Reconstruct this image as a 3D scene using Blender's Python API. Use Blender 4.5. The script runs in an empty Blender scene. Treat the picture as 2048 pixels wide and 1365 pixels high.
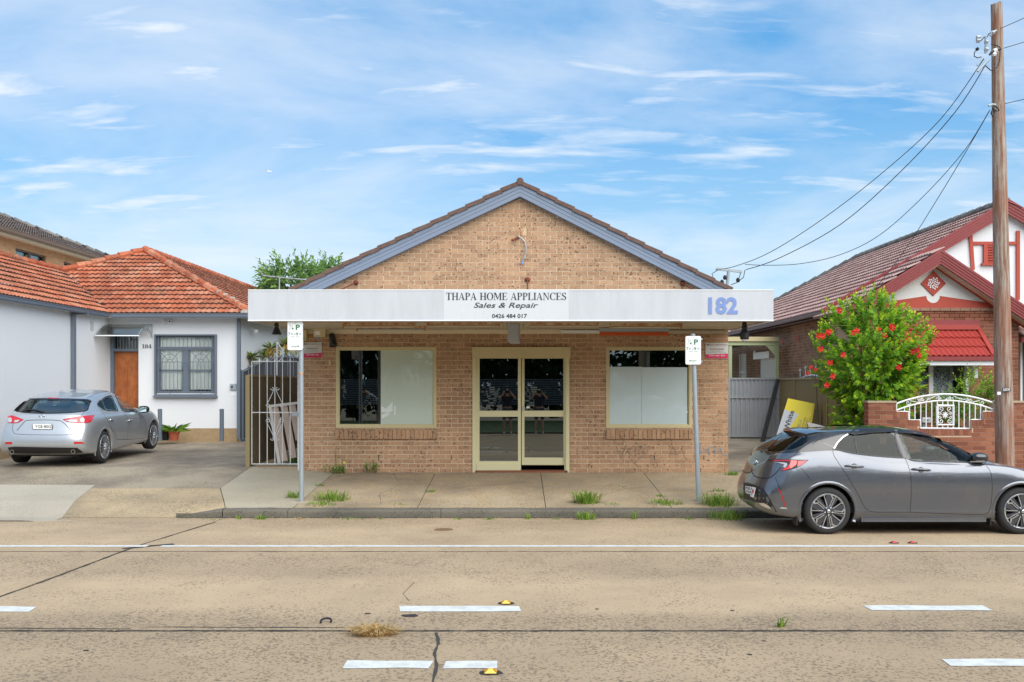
import bpy, bmesh, math, random
from mathutils import Vector, Matrix, noise
from mathutils.geometry import delaunay_2d_cdt
from mathutils.bvhtree import BVHTree
random.seed(7)
R = random.random
PI = math.pi
SC = bpy.context.scene
COL = SC.collection
# ------------------------------------------------------------------ camera, sky, sun, exposure
F = 1900.0            # focal length in photograph pixels
CX, CY, EYE = 1035.0, 768.0, 2.03
cam = bpy.data.cameras.new('camera'); camo = bpy.data.objects.new('camera', cam); COL.objects.link(camo)
camo.location = (0, 0, EYE); camo.rotation_euler = (PI/2, 0, 0)
cam.sensor_width = 36; cam.lens = 36*F/2048; cam.shift_x = -11/2048; cam.shift_y = 85.5/2048
cam.clip_end = 3000; cam.clip_start = .05
SC.camera = camo
SUN_EL, SUN_ROT = math.radians(42), math.radians(150)
world = bpy.data.worlds.new('World'); SC.world = world; world.use_nodes = True
sun = bpy.data.lights.new('sun', 'SUN'); suno = bpy.data.objects.new('sun', sun); COL.objects.link(suno)
sun.energy = 2.45; sun.angle = math.radians(70); sun.color = (1, .95, .87)
# sun direction: rotation measured like the sky's (clockwise from +Y seen from above)
sd = Vector((math.sin(SUN_ROT)*math.cos(SUN_EL), math.cos(SUN_ROT)*math.cos(SUN_EL), math.sin(SUN_EL)))
suno.rotation_euler = sd.to_track_quat('Z', 'Y').to_euler()
SC.view_settings.view_transform = 'Standard'; SC.view_settings.look = 'None'
SC.view_settings.gamma = 1; SC.view_settings.use_curve_mapping = False
SC.view_settings.exposure = 0.92
SC.cycles.max_bounces = 8; SC.cycles.transparent_max_bounces = 12
SC.cycles.use_denoising = True; SC.cycles.diffuse_bounces = 6

# ------------------------------------------------------------------ node helpers
class NT:
    def __init__(s, nt): s.t = nt; s.n = nt.nodes; s.l = nt.links
    def new(s, ty, **kw):
        n = s.n.new(ty)
        for k, v in kw.items(): setattr(n, k, v)
        return n
    def set(s, sock, v):
        if hasattr(v, 'is_linked') or isinstance(v, bpy.types.NodeSocket): s.l.new(v, sock)
        elif isinstance(v, (tuple, list)) and len(v) == 3 and sock.type == 'RGBA': sock.default_value = (*v, 1)
        else: sock.default_value = v
    def math(s, op, a, b=0.0, c=None, clamp=False):
        n = s.new('ShaderNodeMath', operation=op); n.use_clamp = clamp
        s.set(n.inputs[0], a); s.set(n.inputs[1], b)
        if c is not None: s.set(n.inputs[2], c)
        return n.outputs[0]
    def vmath(s, op, a, b=(0, 0, 0)):
        n = s.new('ShaderNodeVectorMath', operation=op); s.set(n.inputs[0], a); s.set(n.inputs[1], b)
        return n.outputs[0]
    def vscale(s, a, k):
        n = s.new('ShaderNodeVectorMath', operation='SCALE'); s.set(n.inputs[0], a); n.inputs['Scale'].default_value = k; return n.outputs[0]
    def mix(s, f, a, b, blend='MIX'):
        n = s.new('ShaderNodeMix', data_type='RGBA', blend_type=blend)
        s.set(n.inputs[0], f); s.set(n.inputs[6], a); s.set(n.inputs[7], b); return n.outputs[2]
    def pos(s): return s.new('ShaderNodeNewGeometry').outputs['Position']
    def obj(s): return s.new('ShaderNodeTexCoord').outputs['Object']
    def xyz(s, v):
        n = s.new('ShaderNodeSeparateXYZ'); s.set(n.inputs[0], v); return n.outputs
    def comb(s, x, y, z):
        n = s.new('ShaderNodeCombineXYZ'); s.set(n.inputs[0], x); s.set(n.inputs[1], y); s.set(n.inputs[2], z); return n.outputs[0]
    def noise(s, v, scale, detail=3, rough=.5, dist=0):
        n = s.new('ShaderNodeTexNoise'); s.set(n.inputs['Vector'], v); n.inputs['Scale'].default_value = scale
        n.inputs['Detail'].default_value = detail; n.inputs['Roughness'].default_value = rough; n.inputs['Distortion'].default_value = dist
        return n.outputs['Fac']
    def voro(s, v, scale, rnd=1.0, out='Distance', feature='F1'):
        n = s.new('ShaderNodeTexVoronoi', feature=feature); s.set(n.inputs['Vector'], v); n.inputs['Scale'].default_value = scale
        n.inputs['Randomness'].default_value = rnd; return n.outputs[out]
    def ramp(s, f, *stops):
        n = s.new('ShaderNodeValToRGB'); s.set(n.inputs[0], f); e = n.color_ramp.elements
        while len(e) < len(stops): e.new(.5)
        for el, (p, c) in zip(e, stops):
            el.position = p; el.color = (c, c, c, 1) if isinstance(c, (int, float)) else (*c, 1)
        return n.outputs[0]
    def attr(s, name): return s.new('ShaderNodeAttribute', attribute_name=name).outputs['Fac']
    def bump(s, h, strength=.3, dist=.01):
        n = s.new('ShaderNodeBump'); s.set(n.inputs['Height'], h); n.inputs['Strength'].default_value = strength
        n.inputs['Distance'].default_value = dist; return n.outputs[0]

def mat(name, base=(.5, .5, .5), rough=.6, metal=0.0, spec=.5, fn=None, coat=0.0, coat_rough=.03, emit=None):
    m = bpy.data.materials.new(name); m.use_nodes = True
    t = NT(m.node_tree); p = t.n['Principled BSDF']
    t.set(p.inputs['Base Color'], base); p.inputs['Roughness'].default_value = rough
    p.inputs['Metallic'].default_value = metal; p.inputs['Specular IOR Level'].default_value = spec
    p.inputs['Coat Weight'].default_value = coat; p.inputs['Coat Roughness'].default_value = coat_rough
    if fn: fn(t, p)
    return m
def srgb(r, g, b):
    f = lambda c: (c/255/12.92) if c/255 <= .04045 else ((c/255+.055)/1.055)**2.4
    return (f(r), f(g), f(b))
def sc(c, k): return tuple(x*k for x in c)

def grime(base, amt=.25, scale=2.0, fine=30, rough=.6, bump=.1, dark=.55, metal=0, spec=.4, vstreak=False):
    """plain surface with soft stains, fine grain"""
    def fn(t, p):
        v = t.pos()
        if vstreak: v2 = t.vmath('MULTIPLY', v, (1, 1, .18))
        else: v2 = v
        n = t.noise(v2, scale, 5, .6); n2 = t.noise(v, fine, 3, .6)
        f = t.math('MULTIPLY', t.ramp(n, (.42, 0.0), (.68, 1.0)), amt)
        c = t.mix(f, base, sc(base, dark))
        c = t.mix(t.math('MULTIPLY', n2, .35), c, sc(base, .78))
        t.set(p.inputs['Base Color'], c)
        t.set(p.inputs['Normal'], t.bump(n2, bump, .004))
        p.inputs['Roughness'].default_value = rough; p.inputs['Metallic'].default_value = metal; p.inputs['Specular IOR Level'].default_value = spec
    return fn

# world: Nishita sky with thin wind-drawn cloud
t = NT(world.node_tree); bg = t.n['Background']
sky = t.new('ShaderNodeTexSky', sky_type='NISHITA'); sky.sun_disc = False
sky.sun_elevation = SUN_EL; sky.sun_rotation = SUN_ROT; sky.air_density = 1.0; sky.dust_density = .4; sky.ozone_density = 2.2
gv = t.new('ShaderNodeTexCoord').outputs['Generated']
gx = t.xyz(gv)
zc = t.math('MAXIMUM', gx[2], 0.0)
den = t.math('ADD', zc, .16)
px_ = t.math('DIVIDE', gx[0], den); py_ = t.math('DIVIDE', gx[1], den)
cv = t.comb(px_, t.math('MULTIPLY', py_, 1.25), 3.7)
wv = t.vmath('ADD', cv, t.vmath('SCALE', t.comb(t.noise(cv, 1.1, 3), t.noise(t.vmath('ADD', cv, (9, 4, 1)), 1.1, 3), 0.0)))
big = t.noise(t.vmath('ADD', cv, (5.3, 1.2, 0)), .8, 7, .58, .35)
veil = t.ramp(big, (.38, 0.0), (.56, .45), (.76, .85))
puff = t.noise(t.vmath('MULTIPLY', t.vmath('ADD', cv, (2.1, 7.7, 0)), (1.0, 2.3, 1)), 3.3, 7, .54, .3)
puffs = t.math('MULTIPLY', t.ramp(puff, (.49, 0.0), (.74, .85)), t.ramp(t.noise(cv, .7, 2), (.34, .25), (.55, 1.0)))
cl = t.math('MAXIMUM', veil, puffs)
hz = t.ramp(zc, (0.0, 1.0), (.10, .55), (.28, .0))
skyc = t.mix(.55, sky.outputs[0], (1.5, 3.9, 6.9))
hs = t.new('ShaderNodeHueSaturation'); hs.inputs['Saturation'].default_value = 1.12; t.set(hs.inputs['Color'], skyc)
c1 = t.mix(hz, hs.outputs[0], (4.3, 5.9, 6.6))
c2 = t.mix(cl, c1, (6.4, 6.8, 7.3))
t.set(bg.inputs[0], c2); bg.inputs[1].default_value = 0.077

# ------------------------------------------------------------------ mesh helpers
def W(px, py, d):
    """point of the place seen at photograph pixel (px, py) at distance d from the camera plane"""
    return Vector(((px-CX)/F*d, d, EYE-(py-CY)/F*d))
def X_(px, d): return (px-CX)/F*d
def Z_(py, d): return EYE-(py-CY)/F*d

class MB:
    def __init__(s): s.v = []; s.f = []; s.r = []; s.m = []; s.cr = None; s.cm = 0
    def add(s, vs, fs):
        b = len(s.v); s.v += [Vector(p) for p in vs]
        r = R() if s.cr is None else s.cr
        s.r += [r]*len(vs)
        s.f += [tuple(i+b for i in f) for f in fs]; s.m += [s.cm]*len(fs)
        return s
    def box(s, x0, x1, y0, y1, z0, z1):
        if x0 > x1: x0, x1 = x1, x0
        if y0 > y1: y0, y1 = y1, y0
        if z0 > z1: z0, z1 = z1, z0
        return s.add([(x0,y0,z0),(x1,y0,z0),(x1,y1,z0),(x0,y1,z0),(x0,y0,z1),(x1,y0,z1),(x1,y1,z1),(x0,y1,z1)],
              [(0,3,2,1),(4,5,6,7),(0,1,5,4),(1,2,6,5),(2,3,7,6),(3,0,4,7)])
    def obox(s, c, ax, ay, az):
        """oriented box: centre, half-axis vectors"""
        c = Vector(c); ax = Vector(ax); ay = Vector(ay); az = Vector(az)
        vs = [c+i*ax+j*ay+k*az for k in (-1, 1) for i, j in ((-1,-1),(1,-1),(1,1),(-1,1))]
        if ax.cross(ay).dot(az) < 0: fs = [(0,1,2,3),(4,7,6,5),(0,4,5,1),(1,5,6,2),(2,6,7,3),(3,7,4,0)]
        else: fs = [(0,3,2,1),(4,5,6,7),(0,1,5,4),(1,2,6,5),(2,3,7,6),(3,0,4,7)]
        return s.add(vs, fs)
    def beam(s, a, b, w, h, up=(0, 0, 1)):
        a = Vector(a); b = Vector(b); d = (b-a); L = d.length; d.normalize(); up = Vector(up)
        sx = d.cross(up)
        if sx.length < 1e-4: sx = d.cross(Vector((0, 1, 0)))
        sx.normalize(); u = sx.cross(d)
        return s.obox((a+b)/2, d*(L/2), sx*(w/2), u*(h/2))
    def tube(s, pts, r, n=8, cap=True, taper=None):
        pts = [Vector(p) for p in pts]; N = len(pts)
        d0 = (pts[1]-pts[0]).normalized(); ref = Vector((0, 0, 1)) if abs(d0.z) < .9 else Vector((1, 0, 0))
        sx = d0.cross(ref).normalized(); vs = []; fs = []
        for i, p in enumerate(pts):
            d = (pts[min(i+1, N-1)]-pts[max(i-1, 0)]).normalized()
            sx = (sx-d*sx.dot(d)).normalized(); sy = d.cross(sx)
            rr = r if taper is None else taper[i]
            for k in range(n):
                a = 2*PI*k/n; vs.append(p+sx*(rr*math.cos(a))+sy*(rr*math.sin(a)))
        for i in range(N-1):
            for k in range(n):
                k2 = (k+1) % n; fs.append((i*n+k, i*n+k2, (i+1)*n+k2, (i+1)*n+k))
        if cap: fs.append(tuple(range(n-1, -1, -1))); fs.append(tuple(range((N-1)*n, N*n)))
        return s.add(vs, fs)
    def lathe(s, prof, c=(0, 0, 0), axis=(0, 0, 1), n=24, cap=True):
        """prof: list of (radius, height) along axis"""
        c = Vector(c); ax = Vector(axis).normalized(); ref = Vector((0, 0, 1)) if abs(ax.z) < .9 else Vector((1, 0, 0))
        sx = ax.cross(ref).normalized(); sy = ax.cross(sx); vs = []; fs = []
        for (r, h) in prof:
            for k in range(n):
                a = 2*PI*k/n; vs.append(c+ax*h+sx*(r*math.cos(a))+sy*(r*math.sin(a)))
        for i in range(len(prof)-1):
            for k in range(n):
                k2 = (k+1) % n; fs.append((i*n+k, i*n+k2, (i+1)*n+k2, (i+1)*n+k))
        if cap: fs.append(tuple(range(n-1, -1, -1))); m = (len(prof)-1)*n; fs.append(tuple(range(m, m+n)))
        return s.add(vs, fs)
    def prism(s, poly, n):
        """planar polygon (3-D points) extruded by vector n"""
        n = Vector(n); P = [Vector(p) for p in poly]; k = len(P)
        nn = Vector((0, 0, 0))
        for i in range(k): nn += P[i].cross(P[(i+1) % k])
        if nn.dot(n) > 0: P.reverse()
        vs = P+[p+n for p in P]
        fs = [tuple(range(k)), tuple(range(2*k-1, k-1, -1))]+[(i, i+k, (i+1) % k+k, (i+1) % k) for i in range(k)]
        return s.add(vs, fs)
    def quad(s, *p): return s.add(p, [tuple(range(len(p)))])
    def build(s, name, mats, parent=None, smooth=False, local=False, kind=None, label=None, angle=None):
        off = Vector((0, 0, 0))
        if parent is not None and not local:
            q = parent
            while q is not None: off += q.location; q = q.parent
        me = bpy.data.meshes.new(name)
        me.from_pydata([tuple(p-off) for p in s.v], [], s.f)
        if not isinstance(mats, (list, tuple)): mats = [mats]
        for m in mats: me.materials.append(m)
        if len(mats) > 1: me.polygons.foreach_set('material_index', s.m)
        a = me.attributes.new('rnd', 'FLOAT', 'POINT'); a.data.foreach_set('value', s.r)
        if smooth:
            me.polygons.foreach_set('use_smooth', [True]*len(s.f))
            if angle: me.set_sharp_from_angle(angle=math.radians(angle))
        me.update()
        return link(name, me, parent, kind, label)
def link(name, me, parent=None, kind=None, label=None):
    o = bpy.data.objects.new(name, me); COL.objects.link(o)
    if parent is not None: o.parent = parent
    if kind: o['kind'] = kind
    if label: o['label'] = label
    return o
def tag(o, label, cat, group=None):
    o['label'] = label; o['category'] = cat
    if group: o['group'] = group
    return o
def thing(name, label, cat, loc=(0, 0, 0), group=None, rotz=0):
    o = bpy.data.objects.new(name, None); COL.objects.link(o); o.location = loc; o.rotation_euler = (0, 0, rotz)
    o.empty_display_size = .2
    return tag(o, label, cat, group)
def copy_tree(o, parent=None):
    c = o.copy(); COL.objects.link(c); c.parent = parent
    for ch in [x for x in list(COL.objects) if x.parent == o]: copy_tree(ch, c)
    return c
def textmb(txt, size, sx=1.0, shear=0.0, offset=0.0, align='CENTER', spacing=1.0, ext=.0):
    cu = bpy.data.curves.new('t', 'FONT'); cu.body = txt; cu.size = size; cu.align_x = align; cu.align_y = 'CENTER'
    cu.shear = shear; cu.offset = offset; cu.space_character = spacing; cu.resolution_u = 3; cu.extrude = ext
    ob = bpy.data.objects.new('t', cu); COL.objects.link(ob)
    dg = bpy.context.evaluated_depsgraph_get(); dg.update()
    me = bpy.data.meshes.new_from_object(ob.evaluated_get(dg))
    vs = [(v.co.x*sx, v.co.y, v.co.z) for v in me.vertices]; fs = [tuple(p.vertices) for p in me.polygons]
    bpy.data.objects.remove(ob); bpy.data.curves.remove(cu); bpy.data.meshes.remove(me)
    return vs, fs
def put_text(mb, txt, c, u, v, height, width=None, **kw):
    """lettering of cap height `height`, centred at c, along unit vectors u (right), v (up)"""
    vs, fs = textmb(txt, 1.0, **kw)
    xs = [p[0] for p in vs]; ys = [p[1] for p in vs]
    cap = .727
    k = height/cap; kx = k if width is None else width/(max(xs)-min(xs))
    mx = (max(xs)+min(xs))/2; my = (max(ys)+min(ys))/2
    c = Vector(c); u = Vector(u); v = Vector(v)
    mb.add([c+u*((x-mx)*kx)+v*((y-my)*k) for x, y, z in vs], fs)

# clip a convex polygon (list of 2-tuples) by half-plane a*x+b*y<=c
def clip(poly, a, b, c):
    out = []
    for i in range(len(poly)):
        p, q = poly[i], poly[(i+1) % len(poly)]
        dp, dq = a*p[0]+b*p[1]-c, a*q[0]+b*q[1]-c
        if dp <= 0: out.append(p)
        if (dp < 0 < dq) or (dq < 0 < dp):
            s_ = dp/(dp-dq); out.append((p[0]+(q[0]-p[0])*s_, p[1]+(q[1]-p[1])*s_))
    return out
def area(poly): return abs(sum(poly[i][0]*poly[(i+1) % len(poly)][1]-poly[(i+1) % len(poly)][0]*poly[i][1] for i in range(len(poly))))/2

def bricks(u0, u1, z0, z1, holes=(), planes=(), L=.24, H=.086, joint=.010, start=0.0):
    """running bond: list of brick polygons (u, z)"""
    out = []; row = 0; z = z0
    while z < z1-.01:
        zt = min(z+H-joint, z1); off = start+(row % 2)*L/2
        u = u0-L+((off) % L)
        while u < u1:
            a, b = max(u, u0), min(u+L-joint, u1); u += L
            if b-a < .02: continue
            segs = [(a, b)]; extra = []
            for (h0, h1, k0, k1) in holes:
                if k1 <= z+.02 or k0 >= zt-.02: continue
                ns = []
                for (p, q) in segs:
                    if q <= h0 or p >= h1: ns.append((p, q)); continue
                    if p < h0-.02: ns.append((p, h0))
                    if q > h1+.02: ns.append((h1, q))
                    if (h0 < q-.02 and h1 > p+.02):
                        a0, b0 = max(p, h0+.0), min(q, h1-.0)
                        if k0 > z+.02: extra.append([(a0, z), (b0, z), (b0, k0-.006), (a0, k0-.006)])
                        if k1 < zt-.02: extra.append([(a0, k1+.006), (b0, k1+.006), (b0, zt), (a0, zt)])
                segs = ns
            for poly in [[(p, z), (q, z), (q, zt), (p, zt)] for (p, q) in segs]+extra:
                for pl in planes:
                    poly = clip(poly, *pl)
                    if len(poly) < 3: break
                if len(poly) >= 3 and area(poly) > .0008: out.append(poly)
        z += H; row += 1
    return out
def lay(polys, to3, nrm, thick, name, m, parent, cap=300, key=None, stuffname=None, jit=.002):
    """raise each polygon into a piece; the largest-looking `cap` are objects, the rest one mesh"""
    polys = list(polys)
    if key: polys.sort(key=key)
    nrm = Vector(nrm); rest = MB()
    for i, p in enumerate(polys):
        th = nrm*(thick+(R()-.5)*2*jit)
        P = [to3(*q) for q in p]
        if i < cap:
            b = MB(); b.prism(P, th); b.build(name, m, parent)
        else: rest.prism(P, th)
    if rest.v: rest.build(stuffname or name+'_field', m, parent, kind='stuff')
# ------------------------------------------------------------------ materials
def concrete(name, base, speck=.5, sscale=38, stain=.4, stainc=None, bump=.25, rough=.85, streakY=False, warm=None):
    stainc = stainc or sc(base, .55)
    def fn(t, p):
        v = t.pos(); big = t.noise(v, .55, 6, .62); mid = t.noise(v, 3.2, 5, .6); fine = t.noise(v, 90, 3, .7)
        c = t.mix(t.math('MULTIPLY', t.ramp(big, (.38, 0.0), (.66, 1.0)), stain), base, stainc)
        if warm: c = t.mix(t.math('MULTIPLY', t.ramp(mid, (.45, 0.0), (.7, 1.0)), .5), c, warm)
        if streakY:
            y = t.xyz(v)[1]
            yy = t.math('MULTIPLY', t.math('ADD', y, t.math('MULTIPLY', t.noise(t.vmath('MULTIPLY', v, (.3, 1, 1)), .9, 4), .7)), 1/16)
            wear = t.ramp(yy, (.40, .85), (.47, .6), (.502, 1.0), (.535, .95), (.56, .15), (.62, .0), (.66, .65), (.72, .6), (.76, .1), (.84, .1), (.93, .6))
            c = t.mix(t.math('MULTIPLY', wear, .52), c, sc(stainc, .92))
        # exposed aggregate: dark pits of several sizes
        nd = t.noise(v, 1.6, 4, .6) if not streakY else t.math('ADD', t.math('MULTIPLY', t.noise(v, 1.6, 4, .6), .75), t.math('MULTIPLY', wear, .24))
        vv = t.vmath('ADD', v, t.vscale(t.comb(t.noise(v, 30, 2), t.noise(t.vmath('ADD', v, (3, 3, 3)), 30, 2), 0), .05))
        v1 = t.voro(vv, sscale); v2 = t.voro(vv, sscale*.42); v3 = t.voro(vv, sscale*1.9)
        th = t.math('MULTIPLY', t.math('ADD', nd, -.12), .62)
        s1 = t.math('LESS_THAN', v1, t.math('MULTIPLY', th, .95)); s3 = t.math('LESS_THAN', v3, t.math('MULTIPLY', th, 1.3))
        s2 = t.math('LESS_THAN', v2, t.math('MULTIPLY', th, .48))
        s = t.math('MAXIMUM', t.math('MULTIPLY', t.math('MAXIMUM', s1, s3), .8), s2)
        c = t.mix(t.math('MULTIPLY', s, speck), c, sc(stainc, .45))
        c = t.mix(t.math('MULTIPLY', fine, .5), c, sc(base, .72))
        t.set(p.inputs['Base Color'], c)
        t.set(p.inputs['Normal'], t.bump(t.math('SUBTRACT', fine, s), bump, .006))
        p.inputs['Roughness'].default_value = rough; p.inputs['Specular IOR Level'].default_value = .25
    return mat(name, base, rough, fn=fn)
M = {}
M['road'] = concrete('road_concrete', srgb(198, 173, 140), .95, 20, .5, srgb(138, 120, 100), streakY=True)
M['path'] = concrete('path_concrete', srgb(182, 164, 136), .8, 24, .85, srgb(116, 104, 90), warm=srgb(202, 170, 122))
M['newpath'] = concrete('pale_concrete', srgb(186, 176, 158), .5, 34, .5, srgb(160, 150, 134))
M['oldpath'] = concrete('grey_concrete', srgb(178, 168, 146), .55, 34, .4, srgb(140, 130, 112))
M['kerb'] = concrete('kerb_concrete', srgb(118, 112, 100), .9, 26, .6, srgb(84, 82, 76), bump=.5)
M['drive'] = concrete('driveway', srgb(168, 154, 132), .8, 24, 1.0, srgb(96, 88, 78), bump=.35)
M['forecourt'] = concrete('forecourt', srgb(164, 150, 130), .8, 26, 1.0, srgb(78, 72, 66), bump=.35, warm=srgb(110, 100, 88))
M['layback'] = concrete('layback', srgb(190, 168, 134), .85, 22, .8, srgb(122, 112, 96), bump=.4)
M['joint'] = mat('tar_joint', (.035, .033, .03), .8, fn=grime((.04, .038, .034), .4, 4, 40, .85))
M['pathbase'] = mat('bedding', fn=grime(srgb(96, 88, 74), .5, 3, 40, .9, .3, .6))
M['paint'] = mat('road_paint', fn=grime(srgb(222, 222, 216), .75, 9, 60, .7, .1, .62))
def brickmat(name, ca, cb, cc, spot=.55, sscale=26, dark=(.06, .04, .03), stain=.25, mort=False, thr=.24):
    def fn(t, p):
        v = t.pos(); r = t.attr('rnd')
        c = t.ramp(r, (0.0, ca), (.45, cb), (1.0, cc))
        n = t.noise(v, 1.1, 5, .65); f = t.noise(v, 70, 3, .7)
        c = t.mix(t.math('MULTIPLY', t.ramp(n, (.45, 0.0), (.75, 1.0)), stain), c, sc(cb, .45))
        nn = t.noise(v, 3, 3, .6)
        vd = t.vmath('MULTIPLY', t.vmath('ADD', v, t.vscale(t.comb(t.noise(v, 45, 2), 0, t.noise(t.vmath('ADD', v, (7, 1, 1)), 45, 2)), .035)), (1, 1, 1.25))
        s = t.math('LESS_THAN', t.voro(vd, sscale), t.math('MULTIPLY', nn, thr*2))
        s2 = t.math('LESS_THAN', t.voro(vd, sscale*2.2), t.math('MULTIPLY', nn, thr*1.35))
        s = t.math('MAXIMUM', s, s2)
        c = t.mix(t.math('MULTIPLY', s, spot), c, dark)
        c = t.mix(t.math('MULTIPLY', f, .4), c, sc(cb, .75))
        t.set(p.inputs['Base Color'], c); t.set(p.inputs['Normal'], t.bump(t.math('SUBTRACT', f, s), .35, .005))
        p.inputs['Roughness'].default_value = .85; p.inputs['Specular IOR Level'].default_value = .2
    return mat(name, cb, fn=fn)
M['brick'] = brickmat('speckled_brick', srgb(170, 133, 104), srgb(184, 146, 114), srgb(195, 157, 124), .85, 14.5, thr=.232, stain=.55)
M['brick_red'] = brickmat('red_brick', srgb(120, 74, 58), srgb(142, 90, 70), srgb(160, 106, 82), .25, thr=.16, stain=.5)
M['brick_brown'] = brickmat('brown_brick', srgb(134, 104, 88), srgb(156, 124, 104), srgb(172, 138, 116), .3, thr=.18, stain=.55)
M['mortar'] = mat('mortar', fn=grime(srgb(232, 218, 190), .2, 1.5, 50, .9, .3, .8))
M['mortar_red'] = mat('mortar_old', fn=grime(srgb(206, 182, 158), .35, 1.5, 50, .9, .3, .6))
M['cream'] = mat('cream_aluminium', fn=grime(srgb(206, 192, 148), .25, 3, 40, .45, .05, .8, spec=.5))
M['creamdoor'] = mat('cream_door_frame', fn=grime(srgb(214, 206, 164), .2, 3, 40, .4, .05, .85, spec=.5))
M['fascia'] = mat('white_fascia', fn=grime(srgb(199, 203, 208), .55, 4.5, 30, .45, .03, .80, vstreak=True))
M['fasciapatch'] = mat('white_sign_panel', fn=grime(srgb(208, 212, 216), .2, 2.2, 30, .4, .03, .88, vstreak=True))
M['soffit'] = mat('soffit', fn=grime(srgb(196, 184, 162), .5, 3, 30, .6, .05, .6))
M['black'] = mat('black_plastic', (.018, .018, .02), .4)
M['rubber'] = mat('rubber', (.022, .022, .022), .75)
M['ink'] = mat('black_lettering', (.03, .035, .04), .55)
M['inkgreen'] = mat('green_lettering', srgb(34, 110, 62), .5)
M['inkred'] = mat('crimson_print', srgb(206, 34, 84), .45)
M['inkmaroon'] = mat('maroon_print', srgb(150, 60, 70), .5)
M['inkgrey'] = mat('grey_print', srgb(120, 130, 130), .5)
M['inkblue'] = mat('faded_blue_paint', fn=grime(srgb(128, 152, 208), .8, 14, 50, .7, .05, .85, vstreak=True))
M['white'] = mat('white_gloss', srgb(232, 234, 236), .3)
M['whitepaint'] = mat('white_render', fn=grime(srgb(226, 228, 230), .16, .8, 25, .75, .12, .88))
M['barge'] = mat('blue_grey_barge', fn=grime(srgb(126, 138, 156), .2, 3, 40, .5, .05, .8))
M['bluegrey'] = mat('blue_grey_paint', fn=grime(srgb(104, 114, 126), .2, 3, 40, .5, .05, .8))
M['galv'] = mat('galvanised', fn=grime(srgb(168, 178, 184), .3, 9, 50, .4, .05, .75, metal=.35))
M['zinc'] = mat('zinc_sheet', fn=grime(srgb(176, 180, 184), .35, 3, 50, .45, .05, .75, metal=.3))
def rustfn(a, b, lo=.45, hi=.62, scale=9):
    def fn(t, p):
        n = t.noise(t.pos(), scale, 6, .7); t.set(p.inputs['Base Color'], t.mix(t.ramp(n, (lo, 0.0), (hi, 1.0)), a, b)); p.inputs['Roughness'].default_value = .75
    return fn
M['rusty'] = mat('rusty_enamel', fn=rustfn(srgb(206, 186, 150), srgb(164, 92, 40), .40, .62))
M['rust'] = mat('rust_red', fn=rustfn(srgb(128, 58, 40), srgb(86, 44, 34)))
M['orange'] = mat('orange_tube', fn=rustfn(srgb(196, 84, 30), srgb(150, 60, 26), .5, .8))
M['tile_dark'] = mat('dark_brown_tile', fn=grime(srgb(112, 88, 78), .7, 9, 60, .85, .6, .5))
M['olive'] = mat('olive_fence', fn=grime(srgb(142, 128, 92), .25, 2, 40, .5, .05, .8))
M['olive_dark'] = mat('olive_fence_weathered', fn=grime(srgb(96, 80, 52), .5, 2, 40, .6, .05, .6, vstreak=True))
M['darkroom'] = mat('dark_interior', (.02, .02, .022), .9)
M['roomfloor'] = mat('interior_floor', (.05, .045, .04), .7)
M['film'] = mat('frosted_film', coat=1, coat_rough=.01, fn=grime(srgb(196, 210, 196), .15, 2, 40, .3, .02, .93, spec=.6))
M['film2'] = mat('frosted_film_cool', coat=1, coat_rough=.01, fn=grime(srgb(196, 212, 212), .15, 2, 40, .3, .02, .93, spec=.6))
def glassmat(name, tint=(.55, .6, .58), refl=.16, rough=.0, trans=.8, fk=.9):
    m = bpy.data.materials.new(name); m.use_nodes = True; t = NT(m.node_tree)
    t.n.remove(t.n['Principled BSDF']); out = t.n['Material Output']
    tr = t.new('ShaderNodeBsdfTransparent'); tr.inputs[0].default_value = (*sc(tint, trans), 1)
    gl = t.new('ShaderNodeBsdfGlossy'); gl.inputs['Roughness'].default_value = rough; gl.inputs[0].default_value = (.95, 1, .98, 1)
    fr = t.new('ShaderNodeFresnel'); fr.inputs[0].default_value = 1.5
    mx = t.new('ShaderNodeMixShader'); f = t.math('ADD', t.math('MULTIPLY', fr.outputs[0], fk), refl, clamp=True)
    t.set(mx.inputs[0], f); t.l.new(tr.outputs[0], mx.inputs[1]); t.l.new(gl.outputs[0], mx.inputs[2]); t.l.new(mx.outputs[0], out.inputs[0])
    return m
M['glass'] = glassmat('window_glass', (.40, .44, .42), .13)
M['glassclear'] = glassmat('clear_glass', (.97, .98, .97), .02, 0, 1.0)

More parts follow.
